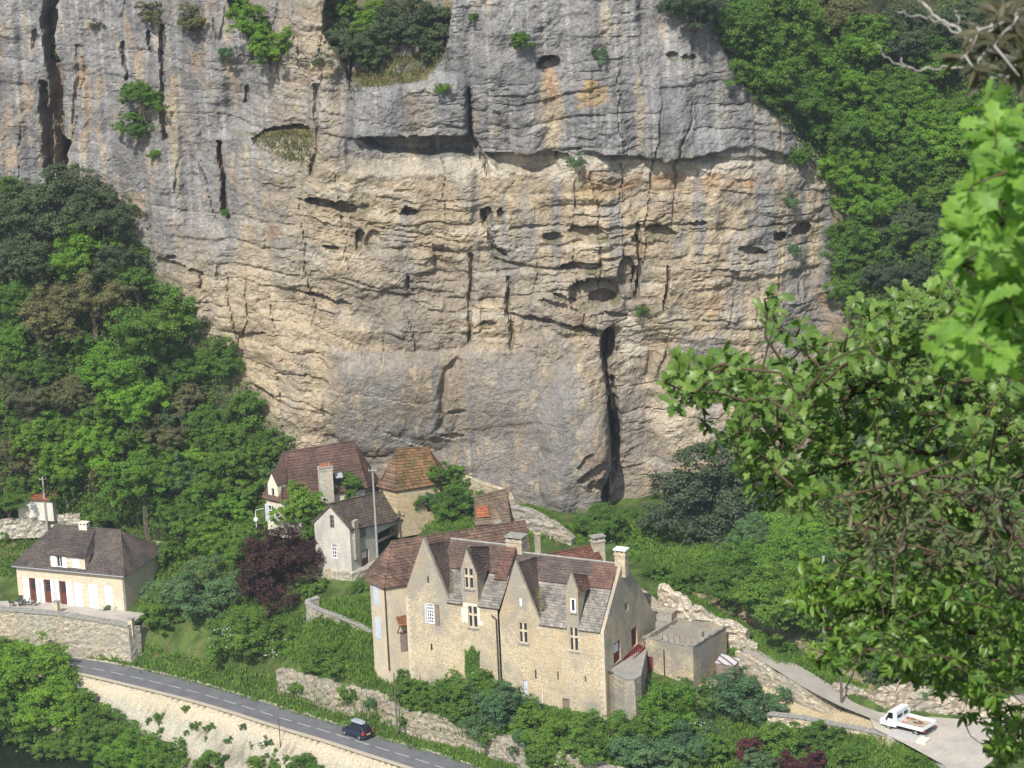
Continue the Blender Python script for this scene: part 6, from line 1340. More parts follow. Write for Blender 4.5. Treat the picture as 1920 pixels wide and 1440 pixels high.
def leaf_quads(C, Nn, size, rs):
    """one bent rhombus per centre"""
    n = len(C); a = rs.randn(n, 3); a -= (a*Nn).sum(1)[:, None]*Nn; a /= np.linalg.norm(a, axis=1)[:, None]; b = np.cross(Nn, a)
    s = size*rs.uniform(.6, 1.35, n)[:, None]; w = rs.uniform(.45, .8, n)[:, None]
    V = np.stack([C-a*s*.5, C+b*s*.5*w+Nn*s*.10, C+a*s*.5-Nn*s*.08, C-b*s*.5*w+Nn*s*.10], 1).reshape(-1, 3)
    i = np.arange(n)[:, None]*4; return V, np.hstack([i, i+1, i+2, i+3])
def crown_mesh(name, R, n, leaf, seed, lobes=26, flat=.8, gap=.0, loose=.25):
    """boughs (lobes) carry tufts; leaves sit on the upper and outer shells of the tufts, so light falls into the gaps between"""
    rs = np.random.RandomState(seed)
    L = []; asym = rs.uniform(.75, 1.15, 3)
    while len(L) < lobes:
        p = rs.uniform(-1, 1, 3); q = np.linalg.norm(p)
        if q < 1 and (q > .45 or rs.rand() < .25): L.append(p*np.array([.86, .86, .78*flat])*(1+.18*rs.randn()))
    L = np.array(L)*R; L[:, 0] += .10*R*np.sin(L[:, 2]/R*3+seed); lr = R*rs.uniform(.16, .34, lobes)
    nt_f = max(60, int(lobes*9)); kk = rs.choice(lobes, nt_f, p=lr**2/(lr**2).sum()); d = rs.randn(nt_f, 3); d[:, 2] = d[:, 2]*.8+.3; d /= np.linalg.norm(d, axis=1)[:, None]
    Tt = L[kk]+d*lr[kk][:, None]*rs.uniform(.75, 1.15, nt_f)[:, None]; tr_ = np.clip(R*rs.uniform(.05, .13, nt_f), .16, .6)
    td = Tt/np.maximum(np.linalg.norm(Tt, axis=1), .01)[:, None]
    k = rs.choice(nt_f, n, p=tr_**2/(tr_**2).sum())
    d2 = rs.randn(n, 3)+td[k]*.6+np.array([0, 0, .35]); d2 /= np.linalg.norm(d2, axis=1)[:, None]
    C = Tt[k]+d2*tr_[k][:, None]*(1-.35*np.abs(rs.randn(n)))[:, None]*np.array([1.25, 1.25, .8])
    st = rs.rand(n) < .10; C[st] = Tt[k[st]]+d2[st]*tr_[k[st]][:, None]*rs.uniform(1.1, 1.9, st.sum())[:, None]
    Nn = d2*.55+rs.randn(n, 3)*.42+np.array([0, 0, .45]); Nn /= np.linalg.norm(Nn, axis=1)[:, None]
    V, F = leaf_quads(C, Nn, leaf, rs); return mesh_np(name, V, F)
PROTO = {}
for s_i in range(4): PROTO['S', s_i] = (crown_mesh('shrub_crown', 1.3, 4000, .14, 40+s_i, 12, .9), 1.3)
for s_i in range(5): PROTO['M', s_i] = (crown_mesh('tree_crown', 2.6, 14000, .18, 60+s_i, 22, .85), 2.6)
for s_i in range(5): PROTO['L', s_i] = (crown_mesh('tree_crown', 4.4, 34000, .21, 80+s_i, 44, .82), 4.4)
for s_i in range(2): PROTO['T', s_i] = (crown_mesh('airy_crown', 3.0, 5200, .22, 120+s_i, 40, .8, 0, .5), 3.0)
for s_i in range(2): PROTO['F', s_i] = (crown_mesh('blossom_sprays', 2.2, 260, .12, 140+s_i, 22, .8, 0, .1), 2.2)
_tm = None
def trunk_mesh():
    global _tm
    if _tm is None:
        mb = MB(); mb.tube([(0, 0, 0), (.03, .02, .35), (-.02, .03, .7), (0, 0, 1.0)], [.06, .045, .035, .02], 6)
        for an in (0.4, 1.8, 3.1, 4.4, 5.4): c, s = math.cos(an), math.sin(an); z = .45+.1*(an % 1.7); mb.tube([(0, 0, z), (c*.16, s*.16, z+.18), (c*.34, s*.34, z+.42)], [.025, .018, .006], 5)
        me = bpy.data.meshes.new('trunk'); me.from_pydata(mb.v, [], mb.f); me.materials.append(bark); _tm = me
    return _tm
NAMES = dict(B='tree', M='tree', D='holm_oak', N='budding_tree', Y='tree', P='copper_beech', E='tree', R='purple_shrub')
count = [0]
def plant(px, py, r, kind, label, ry=None, name=None, size=None, trunk=True, group=None, flowers=False, push=.55, tall=None, bare=False):
    h = cast(px, py)
    if h is None: return None
    loc, nor = h; k = (loc-CAM).dot(f_); g_ = 1.2 if r >= 20 else 1.12; R = g_*r/FPX*k; RY = g_*(ry or r)/FPX*k
    d = ray(px, py).normalized(); C = loc-d*(R*push)
    if size is None: size = 'S' if R < 1.25 else ('M' if R < 3.1 else 'L')
    count[0] += 1; nvar = {'S': 4, 'M': 5, 'L': 5, 'T': 2}[size]
    me, R0 = PROTO[size, count[0] % nvar]
    base = drop(C+ZV*.2)
    if base is None or base.z > C.z: base = loc.copy()
    shrub = size == 'S' or name in ('shrub', 'bush')
    nm = name or ('shrub' if size == 'S' and kind in 'BMEYN' else NAMES[kind])
    hz_ = max(C.z-base.z, RY*.5)
    if hz_ > RY*2.2: base = C-ZV*RY*1.1; hz_ = RY*1.1
    root = empty(nm, base, label, 'shrub' if nm in ('shrub', 'bush', 'purple_shrub') else 'tree', group)
    def sub(name, me, mat, loc, sc, rz):
        o = bpy.data.objects.new(name, me); col.objects.link(o); o.parent = root; o.location = loc; o.scale = sc; o.rotation_euler = (0, 0, rz)
        if mat is not None:
            if not me.materials: me.materials.append(mat)
            o.material_slots[0].link = 'OBJECT'; o.material_slots[0].material = mat
        return o
    rz = (count[0]*2.39996) % 6.283; fl_ = 1 if count[0] % 2 else -1
    sub('foliage', me, LM[kind], C-base, (R/R0*fl_, R/R0, RY/R0), rz)
    if flowers: fm_, fr_ = PROTO['F', count[0] % 2]; sub('blossom', fm_, LM['F'], C-base+ZV*.05, (R/fr_*1.02, R/fr_*1.02, RY/fr_*1.02), rz)
    if trunk: sub('trunk', trunk_mesh(), bark, (0, 0, -.15), (hz_*.9, hz_*.9, hz_*1.25+.15), rz)
    return root
T_ = [
 (70,690,44,'M','green crown filling in between the brown budding trees'),(180,780,40,'M','green tree beneath the yellow-green pair'),(20,800,36,'M','green crown at the picture edge under the wide brown tree'),(330,690,44,'M','green tree between the broad cliff tree and the yellow-green one'),(150,640,40,'M','green crown beside the large grey-brown tree'),(370,840,40,'B','light green tree in the lower wood'),(240,830,34,'M','small green tree over the dry wall end'),
 # wooded slope on the left, from the cliff foot down
 (38,395,62,'D','dark holm oak at the very edge of the picture under the grey cliff'),(118,385,74,'D','large dark holm oak right below the great cleft'),(190,405,58,'D','dark holm oak whose crown touches the cliff beside the cleft'),
 (14,348,26,'M','small pale green tree against the cliff left of the cleft'),(60,480,60,'D','dark holm oak below the cleft trees, at the picture edge'),(215,480,42,'D','dark rounded holm oak under the ochre overhang'),
 (150,468,62,'B','bright green tree glowing among dark holm oaks below the cleft'),(100,590,58,'N','large grey-brown budding tree in the middle of the left wood'),(172,555,58,'N','grey-brown twiggy tree just below the bright green one'),
 (28,560,48,'M','mid green tree at the picture edge below the dark oaks'),(22,640,52,'B','fresh green tree at the picture edge beside the brown trees'),(92,650,34,'D','small dark holm oak between brown budding trees'),
 (255,525,40,'M','slim green tree at the cliff edge below the dark oaks'),(300,605,76,'M','broad green tree spreading against the tan cliff'),(212,690,58,'Y','yellow-green tree on the slope, upper of two'),
 (245,742,56,'Y','yellow-green tree on the slope, lower of two'),(408,678,48,'M','dense green tree standing out before the pale cliff'),(345,745,42,'N','brown budding tree below the dense green cliff tree'),
 (55,745,46,'N','wide brown budding tree at the picture edge above the shed'),(140,735,42,'N','pale brown tree with bare twigs beside the yellow-green pair'),(88,812,52,'B','bright green tree above the red-roofed shed, upper one'),
 (118,872,46,'B','bright green tree directly above the red-roofed shed'),(178,835,46,'Y','lime green tree between the bright green and the brown'),(215,872,42,'N','brown budding tree over the broken dry stone wall'),
 (28,855,40,'N','brown budding tree above and left of the shed'),(268,885,60,'B','broad fresh green tree over the end of the dry stone wall'),(330,890,46,'E','blue-green rounded tree low on the slope'),
 (305,808,46,'N','brown twiggy tree halfway down the slope'),(278,800,34,'Y','small lime green tree beside the brown twiggy one'),(398,795,48,'M','mid green tree on the lower slope near the cliff'),
 (458,770,38,'M','small green tree at the cliff base over the scree'),(440,850,58,'M','wide green tree left of the red-roofed house'),(505,835,40,'M','green tree touching the ochre cliff foot'),(390,905,50,'M','green tree above the garden, left of the lantern'),
 (478,905,42,'M','green tree directly beside the lantern'),(365,965,52,'M','leafy green tree behind the grey-green garden tree'),(400,1005,48,'B','bright green tree above the copper beech'),(440,950,40,'Y','lime green tree just above the copper beech'),
 (14,935,42,'M','round green bush left of the shed'),(8,990,26,'M','small green bush at the picture edge by the dry stone wall'),(124,920,28,'M','green bush right of the shed pole'),(188,968,34,'M','rounded garden bush behind the villa chimney'),
 (300,940,26,'M','small green bush at the end of the broken dry wall'),(450,1015,42,'M','green tree rising behind the copper beech'),(566,950,42,'B','light green bush before the red-roofed house'),(640,918,34,'M','green bush in front of the chimney with pots'),
 (598,985,32,'M','green bush left of the barn house gable'),(330,1035,34,'M','green tree behind the villa side wall'),(340,770,30,'E','small grey-green tree amid the brown crowns'),
 (10,760,34,'M','green sapling crown at the picture edge'),(60,900,30,'M','low green crown over the shed roof'),(345,850,34,'M','green crown between blue-green tree and slope'),(520,890,30,'E','dark green bush at the lantern house wall'),
 # garden between villa and manor
 (366,1112,64,'E','large grey-green tree with pale stem right of the villa'),(300,1150,40,'M','dark green shrub mass at the villa corner'),(522,1066,76,'P','copper beech with dark purple foliage beside the barn house'),
 (612,1243,42,'M','round green bush on the grassy bank below the curved wall'),(815,935,36,'E','slender tree before the pyramid-roofed house'),(850,945,46,'M','leafy tree between the pyramid roof and the lean-to'),(835,900,36,'M','upper crown tip of a tree beside the pyramid roof'),
 (676,1105,18,'M','small shrub against the footing wall of the barn house'),(652,1168,16,'M','tiny shrub in the curved wall garden'),(715,1242,16,'M','ivy clump at the tower house corner'),(752,1225,20,'M','bushy weeds between tower house and manor'),(748,1265,18,'M','weeds at the foot of the gap beside the manor'),
 (212,1140,18,'E','spiky yucca-like shrub on the terrace by the last shutter'),(228,1186,16,'Y','yellow-green creeper on the end of the villa retaining wall'),
 # along the road wall and below the manor
 (775,1300,34,'M','low green hedge at the end of the grassy bank'),(830,1305,40,'M','trimmed looking hedge under the manor gable'),(885,1300,56,'M','bushy green shrub under the ivy on the manor wall'),(935,1325,56,'E','elder bush below the manor downpipe'),
 (985,1350,40,'M','dark green shrub at the manor foot beside the elder'),(1060,1385,54,'M','green shrub below the grey manor cellar door'),(1148,1378,56,'M','grey-green shrub under the manor corner'),(1105,1432,48,'M','green shrub at the bottom edge under the manor'),
 (1190,1422,48,'E','grey-green shrub at the bottom edge below the landing'),(1250,1338,62,'B','bright spring green tree before the landing and terrace'),(1384,1318,62,'E','grey-green tree below the striped shack'),
 (1404,1405,36,'R','deep purple shrub below the grey-green tree'),(1335,1408,42,'M','green bush between blossoming tree and purple shrub'),(1465,1402,48,'M','green bush right of the purple shrub'),(1500,1438,42,'R','purple-brown shrub at the bottom edge'),
 (1535,1388,42,'M','green creeper over the edge of the path wall'),(1425,1440,36,'E','low green shrub at the bottom edge'),(1240,1440,50,'E','grey-green shrub at the bottom edge under the blossom'),(1310,1268,16,'M','small shrub at the terrace building corner'),(1020,1420,36,'M','shrub growing on the road wall'),
 (1590,1415,30,'M','small creeper on the pale path wall'),(1715,1425,24,'M','grassy shrub beside the car park edge'),(870,1345,26,'M','creeper hanging over the road wall'),
 (560,1292,18,'M','creeper over the far end of the road wall'),(655,1300,20,'M','weedy shrub growing out of the road wall top, left of the slim pole'),(700,1318,14,'E','small weed clump on the road wall near the slim pole'),(760,1350,18,'M','low shrub hanging over the road wall beside the slim pole'),(925,1378,24,'M','creeper tumbling over the road wall under the elder'),(985,1395,26,'E','grey-green shrub sprawling on the road wall'),
 (1330,1212,16,'M','ivy over the terrace parapet at its far corner'),(1262,1198,12,'E','weeds growing on the flat terrace roof'),(1290,1288,22,'E','dusty bush at the foot of the terrace wall'),(1225,1285,18,'M','green weeds below the red shutter'),(1255,1300,22,'M','shrub at the sandy yard edge before the terrace'),(1330,1300,20,'M','small shrub below the striped shack'),(1425,1340,18,'M','weeds on the sandy path edge'),(1500,1352,14,'E','low weeds on the path wall top'),(1440,1262,12,'M','weeds on the lane retaining wall'),(1385,1200,16,'M','shrub beside the lane wall end'),(1300,1150,18,'M','bramble over the crumbling pale wall'),(1345,1170,16,'E','grey weeds on the bank above the lane'),(1480,1215,18,'M','roadside shrub at the lane bend'),
 # behind and right of the manor
 (1125,985,46,'M','dense green bush at the fissure foot'),(1182,965,16,'M','small bush right of the fissure foot'),(1325,940,104,'D','very large dark holm oak at the cliff foot above the meadow'),(1430,905,50,'M','green tree behind the large holm oak'),
 (1240,1075,28,'M','ivy bush on the rocky bank behind the end gable'),(1292,1092,34,'M','green bush on the rocky bank below the meadow'),(1195,1010,14,'Y','small lime shrub in the meadow'),
 (1385,1085,62,'M','green tree on the bank above the lane'),(1460,1120,72,'M','spreading green tree overhanging the lane'),(1480,1050,66,'B','green tree above the lane, upper of three'),(1510,1000,56,'B','fresh green tree right of the large holm oak'),
 (1545,1080,48,'M','green tree behind the pale concrete pole'),(1655,1275,30,'D','dark bush on the broken wall by the lane'),(1600,1190,46,'M','green tree above the lane bend'),(1690,1235,54,'M','green tree above the broken wall'),(1752,1282,40,'E','bush hanging over the broken wall behind the truck'),
 (1420,1000,46,'E','grey-green crown beside the holm oak'),(1820,1260,56,'M','green tree above the car park'),(1260,985,18,'Y','young tree in the meadow'),
 # wood above and right of the cliff
 (1292,8,48,'D','dark tree on the cliff brow at the top edge'),(1385,55,66,'M','green tree on the cliff brow, first from the rim'),(1455,25,66,'M','green tree at the top edge over the rim wood'),(1420,130,66,'M','green tree leaning over the grey cliff rim'),(1500,105,64,'M','green tree behind the rim'),
 (1480,185,56,'M','green tree whose crown overhangs the rock shoulder'),(1560,35,66,'N','olive-brown tree at the top edge of the right wood'),(1575,160,56,'B','light green tree in the right wood, beside the bare lichen twig'),(1620,80,56,'B','light green tree under the bare lichen branch'),
 (1545,245,58,'M','tree over the right cliff shoulder'),(1625,230,62,'B','broad light green tree in the right wood'),(1590,312,56,'B','light green tree above the ochre rock pillar'),(1672,165,52,'M','green tree behind the broad light green one'),(1705,70,60,'D','dark tree at the top edge in the right wood'),
 (1725,215,54,'B','light green tree with a pale stem in the right wood'),(1765,115,56,'M','green tree at the upper wood near the near oak'),(1800,50,60,'D','dark tree by the top corner'),(1785,265,64,'B','green tree behind the near bright leaves, upper'),(1700,305,56,'M','tree with dark gaps beside it'),
 (1640,385,54,'B','green tree right of the rock pillar'),(1590,372,26,'M','small tree on top of the rock pillar'),(1625,455,64,'M','wide green tree over the rusty rock edge'),(1700,420,56,'D','dark tree at mid height in the right wood'),(1772,360,56,'M','green tree near the bright near leaves, middle'),
 (1600,530,44,'M','green tree above the rusty rock scar'),(1682,510,56,'D','dark tree above the near oak branch'),(1745,480,56,'M','green tree beside a white rock'),(1845,200,56,'M','green tree behind near oak leaves at the edge'),(1880,330,60,'M','tree hidden mostly by the near oak leaves'),
 (1620,590,36,'D','dark bush just above the near oak branch'),(1705,580,46,'M','tree crown between near branch and wood'),(1625,690,56,'M','tree seen through the near oak, upper'),(1705,700,66,'M','dark crown seen through the near oak'),(1650,810,64,'D','dark crown under the near oak branch'),
 (1755,825,66,'D','dark crown behind the near oak, lower'),(1600,905,52,'M','green tree below the near oak branch tip'),(1860,720,70,'D','dark crown at the edge behind the near oak'),(1555,955,46,'M','green tree right of the holm oak by the cliff foot'),(1700,940,60,'M','tree behind the brownish near leaves, upper'),
 (1650,1050,56,'M','tree behind the brownish near leaves, lower'),(1755,1050,66,'M','wide tree behind the near leaves over the lane'),(1860,990,66,'M','tree at the edge behind the brownish leaves'),(1860,1140,66,'M','tree at the edge above the car park'),(1775,1170,56,'M','tree over the ruined wall, mostly hidden'),
 # alcoves and cliff plants
 (440,8,30,'B','bright green tree in the cliff alcove at the top edge'),(478,38,42,'B','bright green tree filling the narrow cliff alcove'),(512,88,40,'B','lowest bright green tree hanging in the cliff alcove'),
 (650,85,54,'D','dark holm oak on the brink of the wide alcove'),(702,40,44,'B','green tree among dark oaks in the wide alcove'),(760,42,58,'D','dark holm oak in the middle of the wide alcove'),(820,45,44,'D','dark holm oak against the grey buttress'),(630,15,36,'M','green tree at the top of the wide alcove'),
 (700,100,34,'M','mixed green crown on the alcove slope'),(805,95,26,'D','small dark bush above the dry grass slope'),(270,180,40,'M','lone tree rooted in the cliff face'),(258,232,32,'M','lower bough of the lone cliff tree'),
 (98,105,16,'M','bush wedged in the great cleft'),(978,78,20,'M','small bright bush growing on the grey buttress'),(1125,103,18,'E','grey-green bush on the upper cliff by the oval hole'),(1078,300,16,'E','grey bush below the long ledge'),(421,400,9,'M','tuft of ivy in the narrow joint'),
 (288,288,13,'M','ivy tuft under the lone cliff tree'),(268,472,16,'M','ivy on the rock edge above the slope'),(1498,292,22,'M','ivy hanging in the corner by the rock shoulder'),(1202,584,13,'M','fern-like tuft by the deep cave'),(362,32,32,'N','brownish bush on the cliff top ledge'),(282,25,26,'N','dry bush at the cliff top near the cleft'),
 (1480,375,16,'E','grey tuft on the lower right cliff'),(1492,470,14,'E','small bush in the ochre corner of the cliff'),(828,165,16,'M','ivy patch at the edge of the alcove wall'),(425,100,18,'E','thin ivy on the grey face under the first alcove'),(180,45,12,'N','dry brown tuft high on the left cliff'),(886,32,10,'M','tuft on the edge of the grey buttress'),
]
for t in T_:
    sm_ = t[2] < 20; kw = {}
    if 1540 < t[0] and t[1] < 700: kw['push'] = .35
    if t[0] < 520 and 340 < t[1] < 920: kw['push'] = .35
    if 530 < t[0] < 660 and 900 < t[1] < 1000: kw['push'] = 2.3
    if 800 < t[0] < 860 and 890 < t[1] < 960: kw['push'] = 1.3
    if 1370 < t[0] < 1560 and 980 < t[1] < 1140: kw['push'] = 1.1
    nm = None
    if any(w in t[4] for w in ('bush', 'shrub', 'ivy', 'tuft', 'hedge', 'creeper', 'weeds')) and t[3] in 'BMEYN': nm = 'shrub'
    plant(*t[:5], name=nm, trunk=t[2] >= 22, **kw, ry=t[2]*.85 if t[3] != 'P' else t[2]*1.0)
for t in [(478,1192,56,'M','elder bush in white flower below the copper beech'),(582,1102,28,'M','small flowering elder beside the footing wall'),(1288,1392,52,'E','small tree with clusters of white blossom at the bottom edge'),(430,1200,40,'M','white-flowering shrub on the bank right of the pale-stemmed tree')]:
    plant(*t, flowers=True, ry=t[2]*.85)
# shrubs on the river bank
for t in [(60,1262,78,'B','broad leafy shrub hiding the end of the road'),(20,1330,66,'M','green shrub on the river bank at the picture edge'),(112,1332,62,'B','bright shrub on the river bank below the road end'),(165,1322,42,'M','shrub at the top of the white embankment'),
          (192,1372,54,'M','rounded shrub at the foot of the white embankment'),(252,1412,56,'B','bright shrub at the water side of the embankment'),(325,1425,42,'M','low shrub below the white embankment'),(388,1428,28,'M','small round shrub on the white embankment foot'),
          (128,1395,48,'M','shrub just above the dark water'),(60,1385,40,'M','drooping shrub over the river at the edge'),(5,1235,48,'M','shrub at the picture edge above the road end'),(492,1440,28,'M','shrub at the bottom edge, before the road post'),(575,1440,36,'M','shrub at the bottom edge below the dark car'),
          (348,1330,10,'M','small weed tuft high on the white embankment'),(500,1390,12,'E','weed tuft below the thin road post'),(298,1345,11,'M','weed streak on the white embankment, upper'),(365,1360,11,'M','weed pair on the white embankment'),(395,1363,10,'M','round weed on the white embankment'),(430,1385,9,'M','weed on the embankment near the bottom'),(455,1363,8,'E','tiny weed under the road edge')]:
    plant(*t, name='shrub', trunk=t[2] > 20, ry=t[2]*.8, push=.5)
rs_w = random.Random(4)
places = ['near the bottom edge', 'below the road edge', 'halfway down', 'by a gully', 'between two others', 'close to the river shrubs', 'under a lane dash', 'near the thin post', 'on a pale boulder']
for k in range(26):
    x = rs_w.uniform(270, 760); y = 1300+(x-270)*.26+rs_w.uniform(25, 120)
    if y < 1438: plant(x, y, rs_w.uniform(3.5, 8), 'ME'[k % 2], 'small green weed tuft rooted in the white embankment', name='weed_tuft', trunk=False, ry=rs_w.uniform(5, 11), push=.2, group='weed tufts scattered on the white embankment')
# ivy on the manor wall
rs = np.random.RandomState(3); C = []; 
for _ in range(1500):
    u_i, w_i = rs.uniform(0, 1), rs.uniform(0, 1); a, w = fm.hit(873+u_i*26, 1262-w_i*46+6*math.sin(u_i*9)); p = fm.pt(a, w, -.08-.12*rs.rand()); C.append(tuple(p))
C = np.array(C); Nn = rs.randn(len(C), 3)*.5+np.array(-MF.V); Nn /= np.linalg.norm(Nn, axis=1)[:, None]
V, F = leaf_quads(C, Nn, .2, rs); tag(link('ivy', mesh_np('ivy', V, F), None, LM['M']), 'green ivy patch climbing the manor front wall between two windows', 'ivy')
# moss on the slate roofs
for (x0, x1, y0, y1, pl_, lab) in ((838, 850, 1066, 1112, 0, 'yellow moss strip on the grey slates beside the first gable'), (1008, 1020, 1098, 1140, 0, 'moss and stonecrop growing on the slates right of the second gable')):
    C = []
    for _ in range(260):
        px_, py_ = (x0+x1)/2+rs.randn()*3.2+3*math.sin(_*.9), rs.uniform(y0, y1); a = (py_-1016)/(1122-1016); v = 4.75*(1-a); vq = MF.front(max(v, .1)+.0); u1_, w1_ = vq.hit(px_, py_); C.append(tuple(MF.pt(u1_, max(v, .1)-.12, w1_+.05)))
    C = np.array(C); Nn = rs.randn(len(C), 3)*.5+np.array([0, -.5, .8]); Nn /= np.linalg.norm(Nn, axis=1)[:, None]; V, F = leaf_quads(C, Nn, .13, rs)
    tag(link('moss', mesh_np('moss', V, F), None, LM['N']), lab, 'moss')
# ---- grass: blades everywhere on the open slopes, one mass
polys = [[(1650,1290),(1740,1310),(1700,1300),(1660,1280)], [(250,1205),(700,1300),(760,1375),(1000,1440),(900,1440),(640,1362),(400,1290),(150,1228)], [(440,1110),(700,1190),(720,1290),(560,1240),(400,1200)], [(0,930),(330,930),(340,1100),(240,1060),(0,1080)], [(600,1130),(700,1120),(700,1200),(600,1150)], [(1100,960),(1420,960),(1400,1060),(1300,1090),(1180,1050)],
         [(700,1250),(1150,1350),(1200,1440),(1020,1420),(760,1350)], [(1240,1090),(1640,1300),(1600,1290),(1240,1180)], [(1180,1300),(1640,1380),(1700,1440),(1100,1440)], [(470,250),(590,245),(590,305),(540,300)], [(660,170),(700,110),(840,90),(840,110),(770,155)], [(1680,1395),(1760,1440),(1690,1440)], [(340,930),(620,1000),(600,1120),(330,1060)], [(560,960),(1000,950),(1100,1020),(960,1000),(740,990)], [(1560,1000),(1900,900),(1900,1330),(1700,1290),(1560,1230)]]
hits = []
wts_ = [10, 1300, 3400, 2200, 900, 1500, 3000, 3000, 2600, 500, 700, 300, 1500, 2200, 1500]
for poly, n_ in zip(polys, wts_):
    xs_ = [p[0] for p in poly]; ys_ = [p[1] for p in poly]; k = 0; t = 0
    while k < n_ and t < n_*6:
        t += 1; x, y = random.uniform(min(xs_), max(xs_)), random.uniform(min(ys_), max(ys_))
        if not in_poly(np.array([x]), np.array([y]), poly)[0]: continue
        h = cast(x, y)
        if h: hits.append((tuple(h[0]), tuple(h[1]), y)); k += 1
Hh = np.array([h[0] for h in hits]); dryc = np.array([1 if (h[2] < 320) else 0 for h in hits])
def tufts(Hh, name, mat, nb=9, ln=.30, spread=.8):
    n = len(Hh); C = np.repeat(Hh, nb, 0)+np.c_[rg.randn(n*nb, 2)*spread*.5, rg.rand(n*nb)*.1]
    d = rg.randn(n*nb, 3)*.35; d[:, 2] = 1; d /= np.linalg.norm(d, axis=1)[:, None]; w = rg.randn(n*nb, 3); w[:, 2] = 0; w /= np.linalg.norm(w, axis=1)[:, None]
    L_ = (ln*rg.uniform(.5, 1.4, n*nb))[:, None]; V = np.stack([C-w*.07, C+w*.07, C+d*L_+w*.03, C+d*L_-w*.03], 1).reshape(-1, 3); i = np.arange(n*nb)[:, None]*4
    tag(link(name, mesh_np(name, V, np.hstack([i, i+1, i+2, i+3])), None, mat), kind='stuff')
LM['G'] = leafmat('grass_blades', (.075, .165, .028), (.135, .23, .048), .28); LM['H'] = leafmat('dry_grass_blades', (.13, .125, .055), (.09, .125, .04), .2)
tufts(Hh[dryc == 0], 'grass', LM['G']); tufts(Hh[dryc == 1], 'dry_grass', LM['H'], 4, .25)
# scrub undergrowth between the trees
und = []
for (poly, n_) in (([(0,330),(120,350),(240,420),(330,560),(460,720),(560,830),(500,930),(440,1000),(330,960),(0,930)], 900), ([(1340,0),(1500,300),(1590,400),(1600,620),(1560,800),(1900,1200),(1900,0)], 1100), ([(1150,1040),(1300,1060),(1420,1150),(1560,1240),(1560,1000),(1400,1030),(1200,1000)], 160)):
    xs_ = [p[0] for p in poly]; ys_ = [p[1] for p in poly]; k = 0
    while k < n_:
        x, y = random.uniform(min(xs_), max(xs_)), random.uniform(min(ys_), max(ys_))
        if not in_poly(np.array([x]), np.array([y]), poly)[0]: continue
        k += 1; h = cast(x, y)
        if h: und.append(tuple(h[0]))
und = np.array(und); n = len(und); nb = 44
C = np.repeat(und, nb, 0)+rg.randn(n*nb, 3)*np.array([.6, .6, .45])+np.array([0, -.2, .3]); Nn = rg.randn(n*nb, 3)*.6+np.array([-.1, -.5, .7]); Nn /= np.linalg.norm(Nn, axis=1)[:, None]
V, F = leaf_quads(C, Nn, .26, rg); tag(link('undergrowth', mesh_np('undergrowth', V, F), None, LM['M']), kind='stuff')

# the wood and the bank go on beyond the picture's edges: one mass nobody could count
far = []
for (x0, x1, y0_, y1_, n_) in ((1930, 2330, -150, 1240, 420), (-420, -25, 340, 980, 200), (1340, 1920, -330, -15, 160), (-420, -25, 1225, 1420, 60)):
    for _ in range(n_):
        h = cast(random.uniform(x0, x1), random.uniform(y0_, y1_))
        if h: far.append(tuple(h[0]))
far = np.array(far); n = len(far); nb = 170; q = rg.randn(n*nb, 3); q /= np.linalg.norm(q, axis=1)[:, None]; rr_ = np.repeat(rg.uniform(1.2, 2.4, n), nb)[:, None]
C = np.repeat(far, nb, 0)+q*rr_*rg.uniform(.75, 1.05, (n*nb, 1))+np.array([0, -.6, .8]); Nn = q*.7+rg.randn(n*nb, 3)*.45+np.array([0, 0, .3]); Nn /= np.linalg.norm(Nn, axis=1)[:, None]
V, F = leaf_quads(C, Nn, .30, rg); tag(link('woodland', mesh_np('woodland', V, F), None, LM['M']), kind='stuff')
# ================================================================== the near trees on the photographer's side
hm = plain('hillside_soil', (.10, .09, .06), 1, .05, .3)
hv = []; hf = []
for i, y in enumerate([-60, -20, 0, 6, 12, 25, 45, 80]):
    z = [101, 102.4, 102.2, 99.6, 95.5, 84, 66, 30][i]
    for j, x in enumerate(np.linspace(-60, 60, 25)): hv.append((x, y, z+1.2*(float(fbm(np.array(x*.2), np.array(y*.2), 3, 5))-.5)))
for i in range(7):
    for j in range(24): hf.append((i*25+j, i*25+j+1, (i+1)*25+j+1, (i+1)*25+j))
tag(link('near_hillside', mesh_np('near_hillside', hv, hf, True), None, hm), kind='structure')
def at(px, py, d): return CAM+ray(px, py)*d
def oak_leaf(seed, lobes=4, width=.56):
    """lobed leaf, length 1 along +y, stalk at origin"""
    rs = np.random.RandomState(seed); pts = []
    for i in range(lobes*2+1):
        t = .12+.80*i/(lobes*2); env = math.sin(math.pi*min(1, t*.92+.04))**.7*(.55+.75*t if t < .75 else 1.1-.6*(t-.75)*2)
        w = width*.5*env*(1.0 if i % 2 else .58)*rs.uniform(.9, 1.1); pts.append((w, t+(.05 if i % 2 else 0)))
    V = [(0, 0, 0)]; ts = [0]+[p[1] for p in pts]+[1.0]
    def curl(x, y): return (x, y, .10*math.sin(y*2.6)-.35*y*y*.5+abs(x)*.35-x*x*.6)
    mid = [curl(0, t) for t in ts]; R = [curl(w, t) for w, t in pts]; L = [curl(-w, t) for w, t in pts]
    V = mid+R+L; m = len(mid); k = len(pts); F = []
    for i in range(k): F += [(i+0, m+i, i+1)] if i == 0 else [(i, m+i-1, m+i, i+1)]
    F += [(k, m+k-1, k+1)]
    for i in range(k): F += [(i+0, i+1, m+k+i)] if i == 0 else [(i, i+1, m+k+i, m+k+i-1)]
    F += [(k, k+1, m+k+k-1)]
    return np.array(V), F
